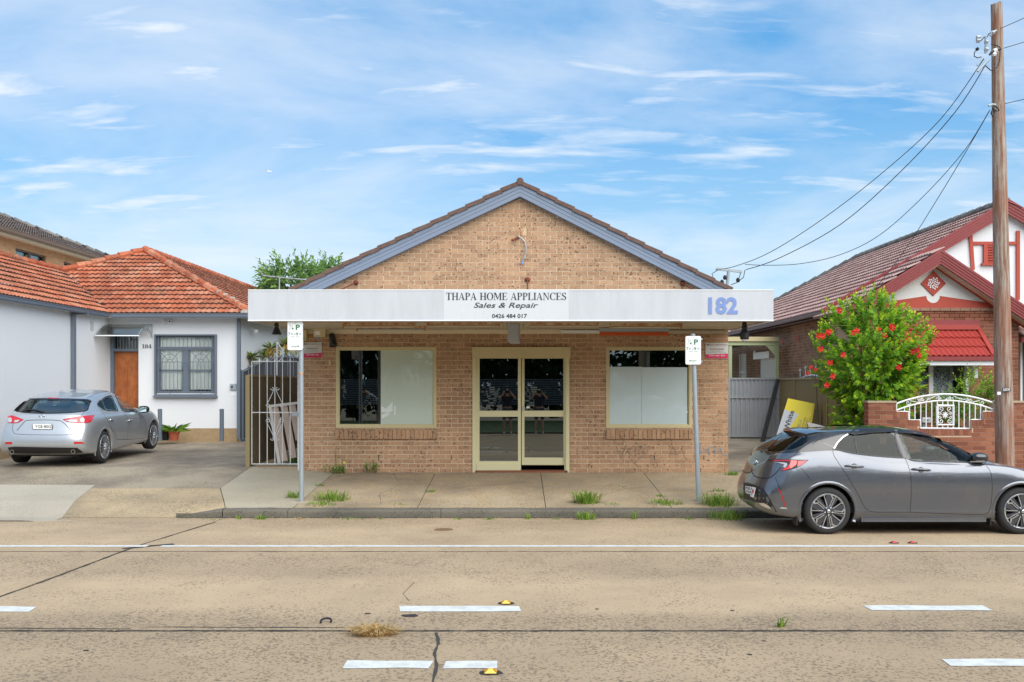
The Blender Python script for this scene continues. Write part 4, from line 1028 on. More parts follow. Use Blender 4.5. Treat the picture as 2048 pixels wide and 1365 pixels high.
b = MB(); b.cr = .5; b.box(dX0+.091, dX1, yD+.06, yD+.07, zt2+.071, dZ1-.051); b.build('transom_pane', M['glass'], df)
for k in range(9):
    x = dX0+.13+k*.082; b = MB(); b.cr = .5; b.box(x-.007, x+.007, yD-.075, yD-.062, zt2+.02, dZ1-.02); b.build('bar', M['bluegrey'], df)
b = MB(); b.cr = .5; b.tube([(dX0+.02, yD-.1, 1.45), (dX0+.02, yD-.14, 1.6)], .03, 8); b.lathe([(.03, 0), (.045, .03), (.02, .06)], (dX0+.02, yD-.12, 1.66), n=10); b.build('door_handle', M['black'], df)
b = MB(); b.cr = .5; b.box(dX0, dX1, FW-.2, FW+.3, .5, dz-.002); b.build('doorstep', M['plinth'], H)
# barred window
wn = bpy.data.objects.new('window', None); COL.objects.link(wn); wn.parent = H
b = MB(); b.cr = .5; t = .09
b.box(wX0, wX0+t, FW+.02, FW+.12, wZ0, wZ1); b.box(wX1-t, wX1, FW+.02, FW+.12, wZ0, wZ1); b.box(wX0+t, wX1-t, FW+.02, FW+.12, wZ1-t*.6, wZ1); b.box(wX0+t, wX1-t, FW+.02, FW+.12, wZ0, wZ0+t*.6)
zm = Z_(697, FW); b.box(wX0+t, wX1-t, FW+.03, FW+.11, zm-.04, zm+.04); xm = (wX0+wX1)/2; b.box(xm-.07, xm+.07, FW+.03, FW+.11, wZ0+t*.6, zm-.04)
b.build('window_frame', M['bluegrey'], wn)
b = MB(); b.cr = .5; zs_ = Z_(741, FW)
for a, c in ((wX0+t, xm-.07), (xm+.07, wX1-t)):
    b2 = MB(); b2.cr = .5; b2.box(a, c, FW+.05, FW+.09, zs_-.025, zs_+.02); b2.box(a, a+.03, FW+.05, FW+.09, wZ0+.05, zm-.04); b2.box(c-.03, c, FW+.05, FW+.09, wZ0+.05, zm-.04); b2.build('sash', M['bluegrey'], wn)
    b3 = MB(); b3.cr = .5; b3.box(a+.001, c-.001, FW+.07, FW+.075, wZ0+.05, zm-.041); b3.build('pane', M['glassclear'], wn)
b3 = MB(); b3.cr = .5; b3.box(wX0+t, wX1-t, FW+.07, FW+.075, zm+.041, wZ1-.06); b3.build('pane', M['glassclear'], wn)
M['curtain'] = mat('white_curtain', fn=grime(srgb(240, 242, 240), .1, 2, 30, .8, .1, .9))
for (a, c, z0) in ((wX0+t+.02, xm-.05, wZ0+.1), (xm+.1, wX1-t-.02, wZ0+.1), (wX0+t, wX1-t, zm)):
    corrugated('curtain', M['curtain'], wn, (a, FW+.125), (c, FW+.125), z0, wZ1-.03 if z0 > 2.5 else zm, pitch=.11, amp=.02, trap=False)
gr = bpy.data.objects.new('security_grille', None); COL.objects.link(gr); gr.parent = H
gX0, gX1, gZ0, gZ1 = X_(308, FW-.1), X_(432, FW-.1), Z_(792, FW-.1), Z_(669, FW-.1); yg = FW-.10
b = MB(); b.cr = .5
for (a, c, z0, z1) in ((gX0, gX0+.04, gZ0, gZ1), (gX1-.04, gX1, gZ0, gZ1), (gX0+.04, gX1-.04, gZ1-.035, gZ1), (gX0+.04, gX1-.04, gZ0, gZ0+.04)): b.box(a, c, yg, yg+.095, z0, z1)
b.box(gX0-.03, gX1+.02, yg-.02, FW-.001, gZ0-.045, gZ0-.003)
b.build('grille_frame', M['bluegrey'], gr)
def gbar(pts, r=.008, nm='bar'):
    b = MB(); b.cr = .5; b.tube([(x, yg+.03, z) for x, z in pts], r, 5); b.build(nm, M['bluegrey'], gr)
zr1, zr2 = Z_(697, FW), Z_(724.5, FW)
for z in (zr1, zr2, gZ0+.10): gbar([(gX0+.03, z), (gX1-.03, z)])
nb_ = 15
for k in range(1, nb_): x = gX0+(gX1-gX0)*k/nb_; gbar([(x, zr1), (x, gZ1-.02)])
for k in range(1, 8*2):
    x = gX0+(gX1-gX0)*k/16
    if k != 8: gbar([(x, gZ0+(.03 if k % 4 == 0 else .1)), (x, zr2+(.0))])
for s_ in (0, 1):
    cx = gX0+(gX1-gX0)*(.25+.5*s_); 
    for rr in (.07, .21): gbar([(cx+rr*math.cos(math.radians(a)), zr2+rr*1.0*math.sin(math.radians(a))) for a in range(0, 181, 15)], nm='arc')
    for a in (40, 90, 140): gbar([(cx+.07*math.cos(math.radians(a)), zr2+.07*math.sin(math.radians(a))), (cx+min(.36, .30/max(.3, math.sin(math.radians(a))))*math.cos(math.radians(a))*1.1, zr1 if a == 90 else zr2+.33)])
    gbar([(cx-.21, zr2), (cx-.21, gZ0+.1)])
# number, canopy, cameras, intercom
b = MB(); b.cr = .5; serif_text(b, '184', X_(284, FW), X_(303.5, FW), Z_(697, FW), Z_(689, FW), FW-.012); b.build('house_number', M['ink'], H, label='black number 184 on the white wall')
cn = thing('door_canopy', 'curved clear polycarbonate canopy over the varnished front door', 'canopy', (-10.3, 25.58, 3.5))
M['poly'] = glassmat('polycarbonate', (.86, .9, .88), .10, .05)
prof = [(25.58-.95*s_, 3.64-.02*s_-.34*s_**2.4) for s_ in [i/8 for i in range(9)]]
cxa, cxb = -10.95, X_(304, 25.5)
b = MB(); b.cr = .5
vs = [(cxa, y, z) for y, z in prof]+[(cxb, y, z) for y, z in prof]; b.add(vs, [(i, i+1, 9+i+1, 9+i) for i in range(8)]); b.build('canopy_sheet', M['poly'], cn, smooth=True)
b = MB(); b.cr = .5; b.beam((cxa, prof[-1][0], prof[-1][1]), (cxb, prof[-1][0], prof[-1][1]), .025, .03); b.build('front_bar', M['white'], cn)
for x in (cxa+.02, cxb-.03):
    b = MB(); b.cr = .5; b.tube([(x, y, z-.02) for y, z in prof], .016, 6); b.tube([(x, 25.57, 3.62), (x, 25.57, 3.28)], .016, 6)
    b.tube([(x, 25.57, 3.3), (x, 25.4, 3.45), (x, 25.15, 3.52), (x, 24.9, 3.47), (x, 24.68, 3.32)], .012, 6)
    for s_ in (.28, .5, .72): b.tube([(x, 25.58-.95*s_, 3.62-.34*s_**2.4), (x, 25.48-.4*s_, 3.36+.1*s_)], .01, 5)
    b.build('bracket', M['galv'], cn)
for px, lab in ((329.5, 'left one of two white dome cameras under the gutter of the white house'), (341, 'right one of two white dome cameras under the gutter, with a dark lens')):
    x, z = X_(px, FW), Z_(644, FW); r = thing('dome_camera', lab, 'camera', (x, FW, z), 'security cameras on the white house')
    b = MB(); b.cr = .5; b.lathe([(.065, 0), (.065, -.03), (.05, -.07), (.0, -.085)], (x, FW-.01, z), axis=(0, 1, 0), n=16, cap=False); b.build('camera_body', M['white'], r, smooth=True, angle=40)
    b = MB(); b.cr = .5; b.lathe([(.025, 0), (.0, -.015)], (x+.005, FW-.09, z), axis=(0, 1, 0), n=10, cap=False); b.build('lens', M['black'] if px > 335 else M['signgrey'], r)
yc = 7.5*F/(CX-500); r = thing('dome_camera', 'white camera on the side wall of the white house beside the downpipe', 'camera', (XE, yc, 3.3), 'security cameras on the white house')
b = MB(); b.cr = .5; zc_ = Z_(664, yc); b.tube([(XE, yc, zc_+.1), (XE+.12, yc, zc_+.06)], .03, 8); b.lathe([(.07, .06), (.075, 0), (.05, -.05), (0, -.07)], (XE+.15, yc, zc_), n=12); b.build('camera_body', M['white'], r)
r = thing('intercom', 'grey intercom box on the white wall beside the right downpipe', 'intercom', (X_(467, FW), FW, Z_(773, FW)))
b = MB(); b.cr = .5; b.box(X_(461, FW), X_(473, FW), FW-.05, FW-.003, Z_(780, FW), Z_(768, FW)); b.build('intercom_case', M['galv'], r)
b = MB(); b.cr = .5; b.lathe([(.03, 0), (.02, -.03)], (X_(465, FW), FW-.05, Z_(774, FW)), axis=(0, 1, 0), n=10); b.build('lens', M['black'], r)
r = tag(MB().box(X_(462, FW), X_(473, FW), FW-.008, FW-.003, Z_(792, FW), Z_(784, FW)).build('notice', M['white']), 'small white paper notice on the wall below the intercom', 'notice')
for px, lab, g0 in ((320, 'short grey steel bollard beside the potted plants', 0), (443.5, 'short grey steel bollard near the right corner of the white house', 1)):
    d = 24.55; x = X_(px, d); z0 = zdrive(d); r = thing('bollard', lab, 'bollard', (x, d, z0), 'bollards in front of the white house')
    b = MB(); b.cr = .5; b.lathe([(.055, 0), (.055, .80), (.06, .805), (.06, .82), (.03, .835)], (x, d, z0), n=16); b.build('post', M['bluegrey'], r, smooth=True, angle=40)

# ------------------------------------------------------------------ brick flats far left
fl = thing('brick_flats', 'two storey tan brick flats with grey tiled roof rising behind the white house', 'building', (-17.5, 36, .5))
def brickface(name, ca, cb, mort, hor='y', L=.24, Hh=.086):
    def fn(t, p):
        v = t.xyz(t.pos()); vv = t.comb(v[1] if hor == 'y' else v[0], v[2], 0)
        n = t.new('ShaderNodeTexBrick'); t.set(n.inputs['Vector'], vv); n.inputs['Scale'].default_value = 1; n.inputs['Brick Width'].default_value = L; n.inputs['Row Height'].default_value = Hh
        n.inputs['Mortar Size'].default_value = .008; n.inputs['Color1'].default_value = (*ca, 1); n.inputs['Color2'].default_value = (*cb, 1); n.inputs['Mortar'].default_value = (*mort, 1); n.offset = .5
        nn = t.noise(t.pos(), 1.2, 5, .6); t.set(p.inputs['Base Color'], t.mix(t.math('MULTIPLY', t.ramp(nn, (.45, 0.0), (.75, 1.0)), .25), n.outputs[0], sc(cb, .6)))
        t.set(p.inputs['Normal'], t.bump(n.outputs['Fac'], -.4, .01)); p.inputs['Roughness'].default_value = .85
    return mat(name, ca, fn=fn)
M['flats'] = brickface('flats_brick', srgb(190, 138, 92), srgb(208, 158, 110), srgb(170, 150, 126))
fy = lambda px: 17.5*F/(CX-px)
b = MB(); b.cr = .5
wa, wb_, wz0, wz1 = fy(31), fy(93), 6.05, 6.78
wc, wd = fy(128), fy(145)
b.box(-17.9, -17.5, 22, wa, 0, 7.05); b.box(-17.9, -17.5, wa, wb_, 0, wz0); b.box(-17.9, -17.5, wa, wb_, wz1, 7.05); b.box(-17.9, -17.5, wb_, wc, 0, 7.05); b.box(-17.9, -17.5, wc, wd, 0, 6.1); b.box(-17.9, -17.5, wc, wd, 6.75, 7.05); b.box(-17.9, -17.5, wd, 41.5, 0, 7.05)
b.box(-28, -17.9, 21.8, 22, 0, 7.05); b.box(-28, -17.9, 41.3, 41.5, 0, 7.05)
b.build('wall', M['flats'], fl)
M['brownframe'] = mat('brown_window_frame', srgb(96, 78, 66), .5)
for (a, c, z0, z1) in ((wa, wb_, wz0, wz1), (wc, wd, 6.1, 6.75)):
    b = MB(); b.cr = .5; b.box(-17.62, -17.56, a, c, z0, z0+.06); b.box(-17.62, -17.56, a, c, z1-.06, z1); b.box(-17.62, -17.56, a, a+.07, z0+.06, z1-.06); b.box(-17.62, -17.56, c-.07, c, z0+.06, z1-.06)
    if c-a > 1: b.box(-17.62, -17.56, (a+c)/2-.06, (a+c)/2+.06, z0+.06, z1-.06)
    w_ = b.build('window', M['brownframe'], fl)
    MB().box(-17.66, -17.65, a, c, z0, z1).build('pane', M['glassclear'], w_); corrugated('curtain', M['curtain'], w_, (-17.8, a), (-17.8, c), z0, z1, pitch=.2, amp=.03, trap=False)
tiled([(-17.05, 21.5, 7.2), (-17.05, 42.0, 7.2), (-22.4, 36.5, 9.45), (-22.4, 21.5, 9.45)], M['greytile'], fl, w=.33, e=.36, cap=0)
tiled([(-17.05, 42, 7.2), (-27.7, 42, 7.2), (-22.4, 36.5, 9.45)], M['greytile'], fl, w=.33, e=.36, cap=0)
ridge((-22.4, 36.5, 9.45), (-17.05, 42, 7.2), M['greytile'], fl); ridge((-22.4, 21.5, 9.45), (-22.4, 36.5, 9.45), M['greytile'], fl)
M['beige'] = mat('beige_eaves', fn=grime(srgb(200, 180, 150), .3, 2, 30, .6, .05, .8)); M['browngutter'] = mat('brown_gutter', srgb(120, 96, 78), .5)
gutter([(-16.98, 21.5, 7.15), (-16.98, 42.05, 7.15)], M['browngutter'], fl, w=.12, h=.14)
b = MB(); b.cr = .5; b.box(-17.5, -17.05, 21.6, 41.9, 7.03, 7.07); b.box(-17.08, -17.045, 21.6, 41.9, 6.98, 7.08); b.build('eaves', M['beige'], fl)

# ------------------------------------------------------------------ side passage between the two buildings
ps = slab('side_passage', M['path'], None, [(-5.2, 18.45), (-4.17, 18.45), (-4.17, 30), (-5.2, 30)], lambda y: zdrive(y)); ps['kind'] = 'structure'
FZ = 2.2
sf = thing('metal_side_fence', 'weathered brown ribbed steel fence running back beside the shop passage', 'fence', (-5.22, 18.5, ZP1))
b = MB(); b.cr = .5; b.box(-5.27, -5.19, 18.40, 18.47, ZP1-.02, FZ); b.build('post', M['olive'], sf)
yy = 18.48; k = 0
while yy < 29:
    y2 = min(yy+2.36, 29.2)
    corrugated('fence_panel', M['olive_dark'], sf, (-5.2, y2), (-5.2, yy), lambda s_: zdrive(yy)+.03, FZ-.03, pitch=.085, amp=.02)
    b = MB(); b.cr = .5; b.box(-5.25, -5.18, yy, y2-.06, FZ-.035, FZ+.01); b.build('rail', M['olive'], sf)
    b = MB(); b.cr = .5; b.box(-5.255, -5.175, y2-.055, y2, ZP1, FZ+.01); b.build('post', M['olive'], sf)
    yy = y2+.01
sg = thing('security_gate', 'white welded steel bar gate with scrolls at the side of the shop', 'gate', (-4.68, 18.5, ZP1), None)
ga, gb_ = fx(504), fx(596); gz0, gz1 = fz(928.5), fz(723.5); yG = 18.44
def sbar(pts, r=.010, nm='bar', m='galvw'):
    b = MB(); b.cr = .5; b.tube([(x, yG, z) for x, z in pts], r, 5); b.build(nm, M[m], sg)
M['galvw'] = mat('worn_white_steel', fn=grime(srgb(206, 210, 212), .4, 12, 50, .5, .05, .6))
for k in range(7):
    x = ga+(gb_-ga)*k/6; sbar([(x, gz0), (x, gz1)], .011 if k in (0, 6) else .009)
for z in (gz0, fz(825.5), gz1): sbar([(ga, z), (gb_, z)], .010, 'rail')
for k in range(1, 6):
    x = ga+(gb_-ga)*(k+.0)/6+.0; b = MB(); b.cr = .5; b.add([(x-.022, yG-.003, gz1+.0), (x+.022, yG-.003, gz1), (x, yG-.003, gz1+.085), (x-.022, yG+.003, gz1), (x+.022, yG+.003, gz1), (x, yG+.003, gz1+.085)], [(0, 1, 2), (5, 4, 3), (0, 3, 4, 1), (1, 4, 5, 2), (2, 5, 3, 0)]); b.build('spear_tip', M['galvw'], sg)
gxm = (ga+gb_)/2
def spiral(cx, cz, r, a0, turns, sgn): return [(cx+sgn*r*(1-.75*i/14)*math.cos(math.radians(a0+360*turns*i/14)), cz+r*(1-.75*i/14)*math.sin(math.radians(a0+360*turns*i/14))) for i in range(15)]
for sg_ in (-1, 1):
    for vz, vs_ in ((fz(800), 1), (fz(855), -1)):
        pts = [(gxm+sg_*.16, vz-vs_*.10), (gxm+sg_*.05, vz+vs_*.12), (gxm+sg_*.02, vz+vs_*.20)]
        sbar(pts, .006, 'scroll'); sbar([(x, vz+vs_*.22+(z)) for x, z in spiral(gxm+sg_*.045, 0, .04, 180, .9, -sg_)], .006, 'scroll')
        sbar([(x, vz-vs_*.12+z) for x, z in spiral(gxm+sg_*.13, 0, .045, 0, .9, sg_)], .006, 'scroll')
    sbar([(gxm+sg_*.12, fz(835)), (gxm+sg_*.03, fz(862)), (gxm+sg_*.01, fz(870))], .006, 'scroll')
b = MB(); b.cr = .5; b.box(fx(585), fx(598), yG-.04, yG+.03, fz(832), fz(825)); b.build('lock', M['galv'], sg)
b = MB(); b.cr = .5; b.box(fx(596), fx(600), yG-.02, yG+.02, ZP1, gz1); b.build('post', M['galvw'], sg)
# a discarded louvred panel leaning in the passage
lp = thing('discarded_door_panel', 'broken pinkish grey slatted panel leaning in the passage behind the bar gate', 'panel', (-4.6, 18.9, ZP1))
M['panelgrey'] = mat('weathered_panel', fn=grime(srgb(176, 158, 146), .4, 4, 40, .7, .1, .7)); M['panelwhite'] = mat('chalky_frame', fn=grime(srgb(196, 194, 190), .4, 6, 40, .7, .1, .7))
yP = 18.75
def pb(p0, p1, w, m, nm, th=.03, dy=0, dy2=None):
    b = MB(); b.cr = .5; b.beam((fxp(p0[0]), yP+dy, fzp(p0[1])), (fxp(p1[0]), yP+(dy if dy2 is None else dy2), fzp(p1[1])), w, th, up=(0, 1, 0)); b.build(nm, M[m], lp)
fxp = lambda px: X_(px, yP); fzp = lambda py: Z_(py, yP)
pb((540, 812), (560, 926), .06, 'panelwhite', 'frame_rail', dy2=-.05); pb((538, 813), (597, 806), .05, 'panelwhite', 'frame_rail')
for (a, c) in (((549, 814), (570, 922)), ((567, 811), (588, 916)), ((583, 809), (599, 880))): pb(a, c, .13, 'panelgrey', 'slat', dy=.03, dy2=-.03)
# arched dark gate of the white house, further back
dg = thing('arched_side_gate', 'arched blue grey steel gate with dark mesh beside the white house', 'gate', (-6.6, 25.7, .5))
yA_ = 25.75
xa_, xb_ = X_(486, yA_), X_(655, yA_)
def arcz(x): s_ = (x-xa_)/(xb_-xa_); return Z_(744, yA_)+.42*math.sin(PI*min(1, s_*.9+.02))*1.0
b = MB(); b.cr = .5; N_ = 16
for i in range(N_):
    x0, x1 = xa_+(xb_-xa_)*i/N_, xa_+(xb_-xa_)*(i+1)/N_
    b.tube([(x0, yA_, arcz(x0)), (x1, yA_, arcz(x1))], .022, 6)
b.box(xa_-.03, xa_+.02, yA_-.03, yA_+.03, .5, arcz(xa_)); b.box(xa_-.15, xa_-.04, yA_-.05, yA_+.05, .5, arcz(xa_)+.03); b.build('gate_frame', M['bluegrey'], dg)
M['mesh'] = mat('dark_mesh', srgb(46, 48, 54), .6)
b = MB(); b.cr = .5
vs = []; 
for i in range(N_+1): x = xa_+(xb_-xa_)*i/N_; vs += [(x, yA_+.02, .55), (x, yA_+.02, arcz(x)-.03)]
b.add(vs, [(2*i, 2*i+2, 2*i+3, 2*i+1) for i in range(N_)]); b.build('mesh_sheet', M['mesh'], dg)
for i in range(1, 15):
    x = xa_+(xb_-xa_)*i/15; b = MB(); b.cr = .5; b.tube([(x, yA_-.02, .6), (x, yA_-.02, arcz(x))], .010, 5); b.lathe([(.018, 0), (.03, .03), (0, .09)], (x, yA_-.02, arcz(x)+.01), n=6, cap=False); b.build('bar', M['bluegrey'], dg)
r = thing('tall_scroll_post', 'thin white steel post with scrolls rising behind the bar gate', 'post', (X_(554, 21), 21, .3)); x = X_(554, 21)
b = MB(); b.cr = .5; b.tube([(x, 21, .3), (x, 21, Z_(684, 21))], .012, 6); b.tube([(x, 21, Z_(684, 21)), (x+.12, 21, Z_(700, 21)), (x+.13, 21, Z_(715, 21)), (x+.03, 21, Z_(724, 21))], .010, 6); b.build('post', M['galvw'], r)

# ------------------------------------------------------------------ alley gate, carport, boundary fence
zA = zalley(28)
ag = thing('sheet_metal_gate', 'pale grey ribbed metal gate closing the alley beside the shop', 'gate', (6.8, 28, zA))
ax_, bx_ = X_(1459, 28), X_(1562, 28); zg0, zg1, zgm = Z_(872, 28), Z_(757.5, 28), Z_(795, 28)
corrugated('gate_sheet', M['zinc'], ag, (ax_, 28), (bx_, 28), zg0, zgm, pitch=.135, amp=-.03); corrugated('gate_sheet', M['zinc'], ag, (ax_, 28), (bx_, 28), zgm, zg1, pitch=.117, amp=-.03)
for z in (zg0, zgm, zg1): b = MB(); b.cr = .5; b.box(ax_, bx_, 27.95, 27.99, z-.03, z+.02); b.build('rail', M['zinc'], ag)
for x in (ax_-.02, bx_+.02, ): b = MB(); b.cr = .5; b.box(x-.025, x+.025, 27.93, 27.99, zA, zg1+.02); b.build('post', M['zinc'], ag)
cp = thing('carport', 'cream and pale green steel carport frame behind the alley gate', 'carport', (6.9, 28.4, zA)); yC = 28.3
M['palegreen'] = mat('pale_green_steel', fn=grime(srgb(176, 186, 142), .25, 3, 40, .5, .05, .8))
def cb(nm, px0, px1, py0, py1, m, d0=yC, d1=None): b = MB(); b.cr = .5; b.box(X_(px0, d0), X_(px1, d0), d0, d1 or d0+.12, Z_(py1, d0), Z_(py0, d0)); return b.build(nm, M[m], cp)
cb('fascia_beam', 1440, 1559, 674, 683, 'cream', yC-.05); cb('lintel', 1440, 1558, 683.2, 691, 'palegreen'); cb('post', 1551.5, 1558, 691.2, 880, 'palegreen'); cb('post', 1458, 1464, 691.2, 880, 'palegreen', yC+.02)
cb('inner_post', 1498, 1503, 690, 860, 'olive', 33.5)
b = MB(); b.cr = .5; b.prism([(X_(1533, yC), yC+.01, Z_(691.3, yC)), (X_(1551.4, yC), yC+.01, Z_(691.3, yC)), (X_(1551.4, yC), yC+.01, Z_(713, yC))], (0, .08, 0)); b.build('gusset', M['palegreen'], cp)
b = MB(); b.cr = .5; b.box(X_(1440, yC), X_(1559, yC), yC+.1, 40, Z_(681, yC), Z_(679, yC)); b.build('roof_sheet', M['olive_dark'], cp)
bp = thing('black_post', 'long black painted post leaning across the edge of the alley gate', 'post', W(1532, 880, 27.2))
b = MB(); b.cr = .5; b.beam(W(1525, 884, 26.8), W(1556, 760, 27.6), .11, .08, up=(0, 1, 0)); b.build('post', mat('black_paint', fn=grime((.03, .03, .033), .3, 5, 40, .5, .1, .5)), bp)
P_ = [(7.74, 27.9), (7.63, 26.1), (7.48, 22.9), (7.08, 18.75)]
bf = thing('boundary_fence', 'olive brown ribbed steel fence sloping down towards the red brick pillar', 'fence', (7.4, 23, .35))
ZT = 2.17; zlow = Z_(838, 19.0)
for i in range(3):
    a, c = P_[i], P_[i+1]; e0 = .0
    top = (lambda s_: ZT) if i < 2 else (lambda s_: ZT+(zlow-ZT)*s_)
    corrugated('fence_panel', M['olive'], bf, a, c, .32, ZT-.02, pitch=.085, amp=.014, ztop=(lambda s_, t_=top: t_(s_)-.02))
    va, vc = Vector((*a, top(0))), Vector((*c, top(1)))
    b = MB(); b.cr = .5; b.beam(va+(vc-va)*.01, vc-(vc-va)*.01, .06, .05); b.build('rail', M['olive'], bf)
    b = MB(); b.cr = .5; b.box(a[0]-.03, a[0]+.03, a[1]-.03, a[1]+.03, .3, ZT+.03); b.build('post', M['olive'], bf)
yb = thing('yellow_board', 'tall yellow boxed signboard with white corner leaning on the olive fence', 'signboard', W(1580, 880, 24))
M['yellowdark'] = mat('dull_yellow', srgb(226, 196, 24), .5); M['yellow'] = mat('yellow_panel', srgb(240, 218, 20), .45); M['palepanel'] = mat('pale_panel', srgb(206, 210, 214), .5)
bl0 = W(1546, 893, 23.6); br0 = W(1616, 900, 23.3); tl = W(1576, 797, 24.1); tr = W(1630, 808, 23.8)
nv = (br0-bl0).cross(tl-bl0).normalized()
if nv.y > 0: nv = -nv
b = MB(); b.cr = .5; b.prism([bl0, br0, tr, tl], -nv*.12); b.build('board', M['yellow'], yb)
b = MB(); b.cr = .5; b.prism([bl0.lerp(br0, .92)+nv*.001, br0+nv*.001, tr+nv*.001, tl.lerp(tr, .93)+nv*.001], nv*.02); b.build('board_rim', M['yellowdark'], yb)
def onb(s_, r_): return (bl0.lerp(br0, s_)).lerp(tl.lerp(tr, s_), r_)+nv*.004
b = MB(); b.cr = .5; b.quad(onb(0, .16), onb(.52, .12), onb(.50, .72), onb(0, .76)); b.build('pale_corner', M['palepanel'], yb)
ub = (tl-bl0).normalized(); rb_ = (br0-bl0).normalized()
b = MB(); b.cr = .5; put_text(b, 'RayWhite', onb(.27, .45)+nv*.004, ub, -rb_, .13, .85, offset=.02); b.build('lettering', M['ink'], yb)
b = MB(); b.cr = .5; put_text(b, 'COMMERCIAL', onb(.60, .42)+nv*.004, ub, -rb_, .08, .6); b.build('lettering', M['inkgrey'], yb)
for s_, w_, l_ in ((.72, .03, .7), (.80, .02, .6), (.86, .02, .75), (.92, .012, .8)):
    b = MB(); b.cr = .5; put_text(b, 'UNDERCOVER' if s_ == .72 else 'STORAGE AVAILABLE' if s_ == .8 else 'OFFICE SPACE TO LET', onb(s_, .42)+nv*.004, ub, -rb_, w_*1.4, l_); b.build('lettering', M['ink'], yb)

# ------------------------------------------------------------------ red brick house 180
Q = thing('red_brick_house', 'red brick house numbered 180 with maroon gables and tiled window hood', 'house', (10, 24, .35))
wx = 8.1; zw = 3.72
M['maroon'] = mat('maroon_steel', fn=grime(srgb(140, 56, 56), .3, 3, 40, .45, .05, .75)); M['redpaint'] = mat('brick_red_paint', fn=grime(srgb(176, 72, 54), .25, 3, 40, .6, .1, .75))
M['redtile'] = mat('red_metal_tile', fn=grime(srgb(166, 62, 54), .25, 3, 40, .45, .1, .8)); M['roughcast'] = mat('white_roughcast', fn=grime(srgb(222, 224, 220), .25, 4, 45, .85, .8, .8))
M['dullgutter'] = mat('dull_maroon', fn=grime(srgb(120, 84, 80), .2, 3, 40, .5, .05, .8)); M['beigetrim'] = mat('beige_trim', srgb(200, 186, 168), .6)
b = MB(); b.cr = .5
yw = lambda px: wx*F/(px-CX)
s0, s1, b0, b1 = yw(1550), yw(1521), yw(1492.5), yw(1478)
b.box(wx+.006, wx+.3, 24.3, s0, .1, zw); b.box(wx+.006, wx+.3, s0, s1, .1, 1.6); b.box(wx+.006, wx+.3, s0, s1, 2.9, zw); b.box(wx+.006, wx+.3, s1, b0, .1, zw); b.box(wx+.006, wx+.3, b0, b1, .1, 1.6); b.box(wx+.006, wx+.3, b0, b1, 3.12, zw); b.box(wx+.006, wx+.3, b1, 39, .1, zw)
b.box(wx+.3, 16.5, 24.306, 24.5, .1, zw); b.box(16.2, 16.5, 24.5, 39, .1, zw); b.box(wx+.3, 16.2, 38.8, 39, .1, zw)
wall2 = b.build('wall', M['mortar_red'], Q)
hl = [(s0, s1, 1.6, 2.9), (b0, b1, 1.6, 3.12)]
sb_ = bricks(24.31, 39, .36, zw, hl)
lay(sb_, lambda u_, z: Vector((wx+.0055, u_, z)), (-1, 0, 0), .009, 'brick', M['brick_brown'], wall2, cap=150, key=lambda p: (0 if p[0][1] > 2.1 else 1, p[0][0]), stuffname='side_brick_field')
# shutter and barred window on the side wall
b = MB(); b.cr = .5; b.box(wx-.22, wx-.0, s0-.1, s1+.1, 2.84, 3.06); b.build('shutter_box', M['white'], Q)
sh = MB(); sh.cr = .5
for k in range(16): sh.box(wx+.0, wx+.02, s0, s1, 1.6+k*.08, 1.6+k*.08+.07)
sh.box(wx+.03, wx+.04, s0, s1, 1.6, 2.9); sh.build('roller_shutter', M['signgrey'], Q, kind='stuff')
b = MB(); b.cr = .5; b.box(wx+.1, wx+.11, b0, b1, 1.6, 3.12); wq = b.build('window', M['curtain'], Q)
for k in range(5): y = b0+(b1-b0)*k/4; MB().tube([(wx+.02, y, 1.6), (wx+.02, y, 3.12)], .02, 5).build('bar', M['white'], wq)
MB().tube([(wx+.02, b0, 2.45), (wx+.02, b1, 2.45)], .02, 5).build('bar', M['white'], wq)
MB().box(wx-.03, wx+.0, yw(1511), yw(1509), 2.95, 3.15).build('small_box', M['white'], Q)
for px in (1566, 1597): y = yw(px); MB().box(wx-.012, wx-.005, y-.12, y+.12, 3.25, 3.42).build('vent', M['redpaint'], Q)
# main roof
eL = [(7.76, 23.9, 3.86), (7.76, 38.8, 3.86)]; RG = 6.56; r0 = (12.3, 23.9, RG); r1 = (12.3, 34.3, RG)
roofq = bpy.data.objects.new('roof', None); COL.objects.link(roofq); roofq.parent = Q
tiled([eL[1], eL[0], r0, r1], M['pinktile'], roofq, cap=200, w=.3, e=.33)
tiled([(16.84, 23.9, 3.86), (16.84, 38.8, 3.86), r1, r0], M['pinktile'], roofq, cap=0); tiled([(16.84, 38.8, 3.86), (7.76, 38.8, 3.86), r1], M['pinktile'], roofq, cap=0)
ridge(r0, r1, M['greytile'], roofq); ridge(r1, eL[1], M['greytile'], roofq)
gutter([(7.68, 23.9, 3.83), (7.68, 38.8, 3.83)], M['dullgutter'], Q, h=.13)
b = MB(); b.cr = .5; b.box(7.74, 8.1, 24, 38.8, 3.72, 3.74); b.build('eaves', M['dullgutter'], Q)
def gable(y, ap, l, r, wd, depth, m, nm='barge_board'):
    """stepped barge boards down both sides from apex ap=(x,z) to l and r"""
    for e in (l, r):
        for k in range(5):
            d0, d1 = wd*k/5, wd*(k+1)/5-.004; yy0 = y-.012*(4-k)
            P = [(ap[0], ap[1]-d0*1.03), (e[0], e[1]-d0), (e[0], e[1]-d1), (ap[0], ap[1]-d1*1.03)]
            b = MB(); b.cr = .5; b.prism([(x, yy0, z) for x, z in P], (0, depth, 0)); b.build(nm, m, Q)
gable(23.82, (12.3, RG+.10), (7.62, 3.86+.04), (16.98, 3.90), .36, .05, M['maroon'])
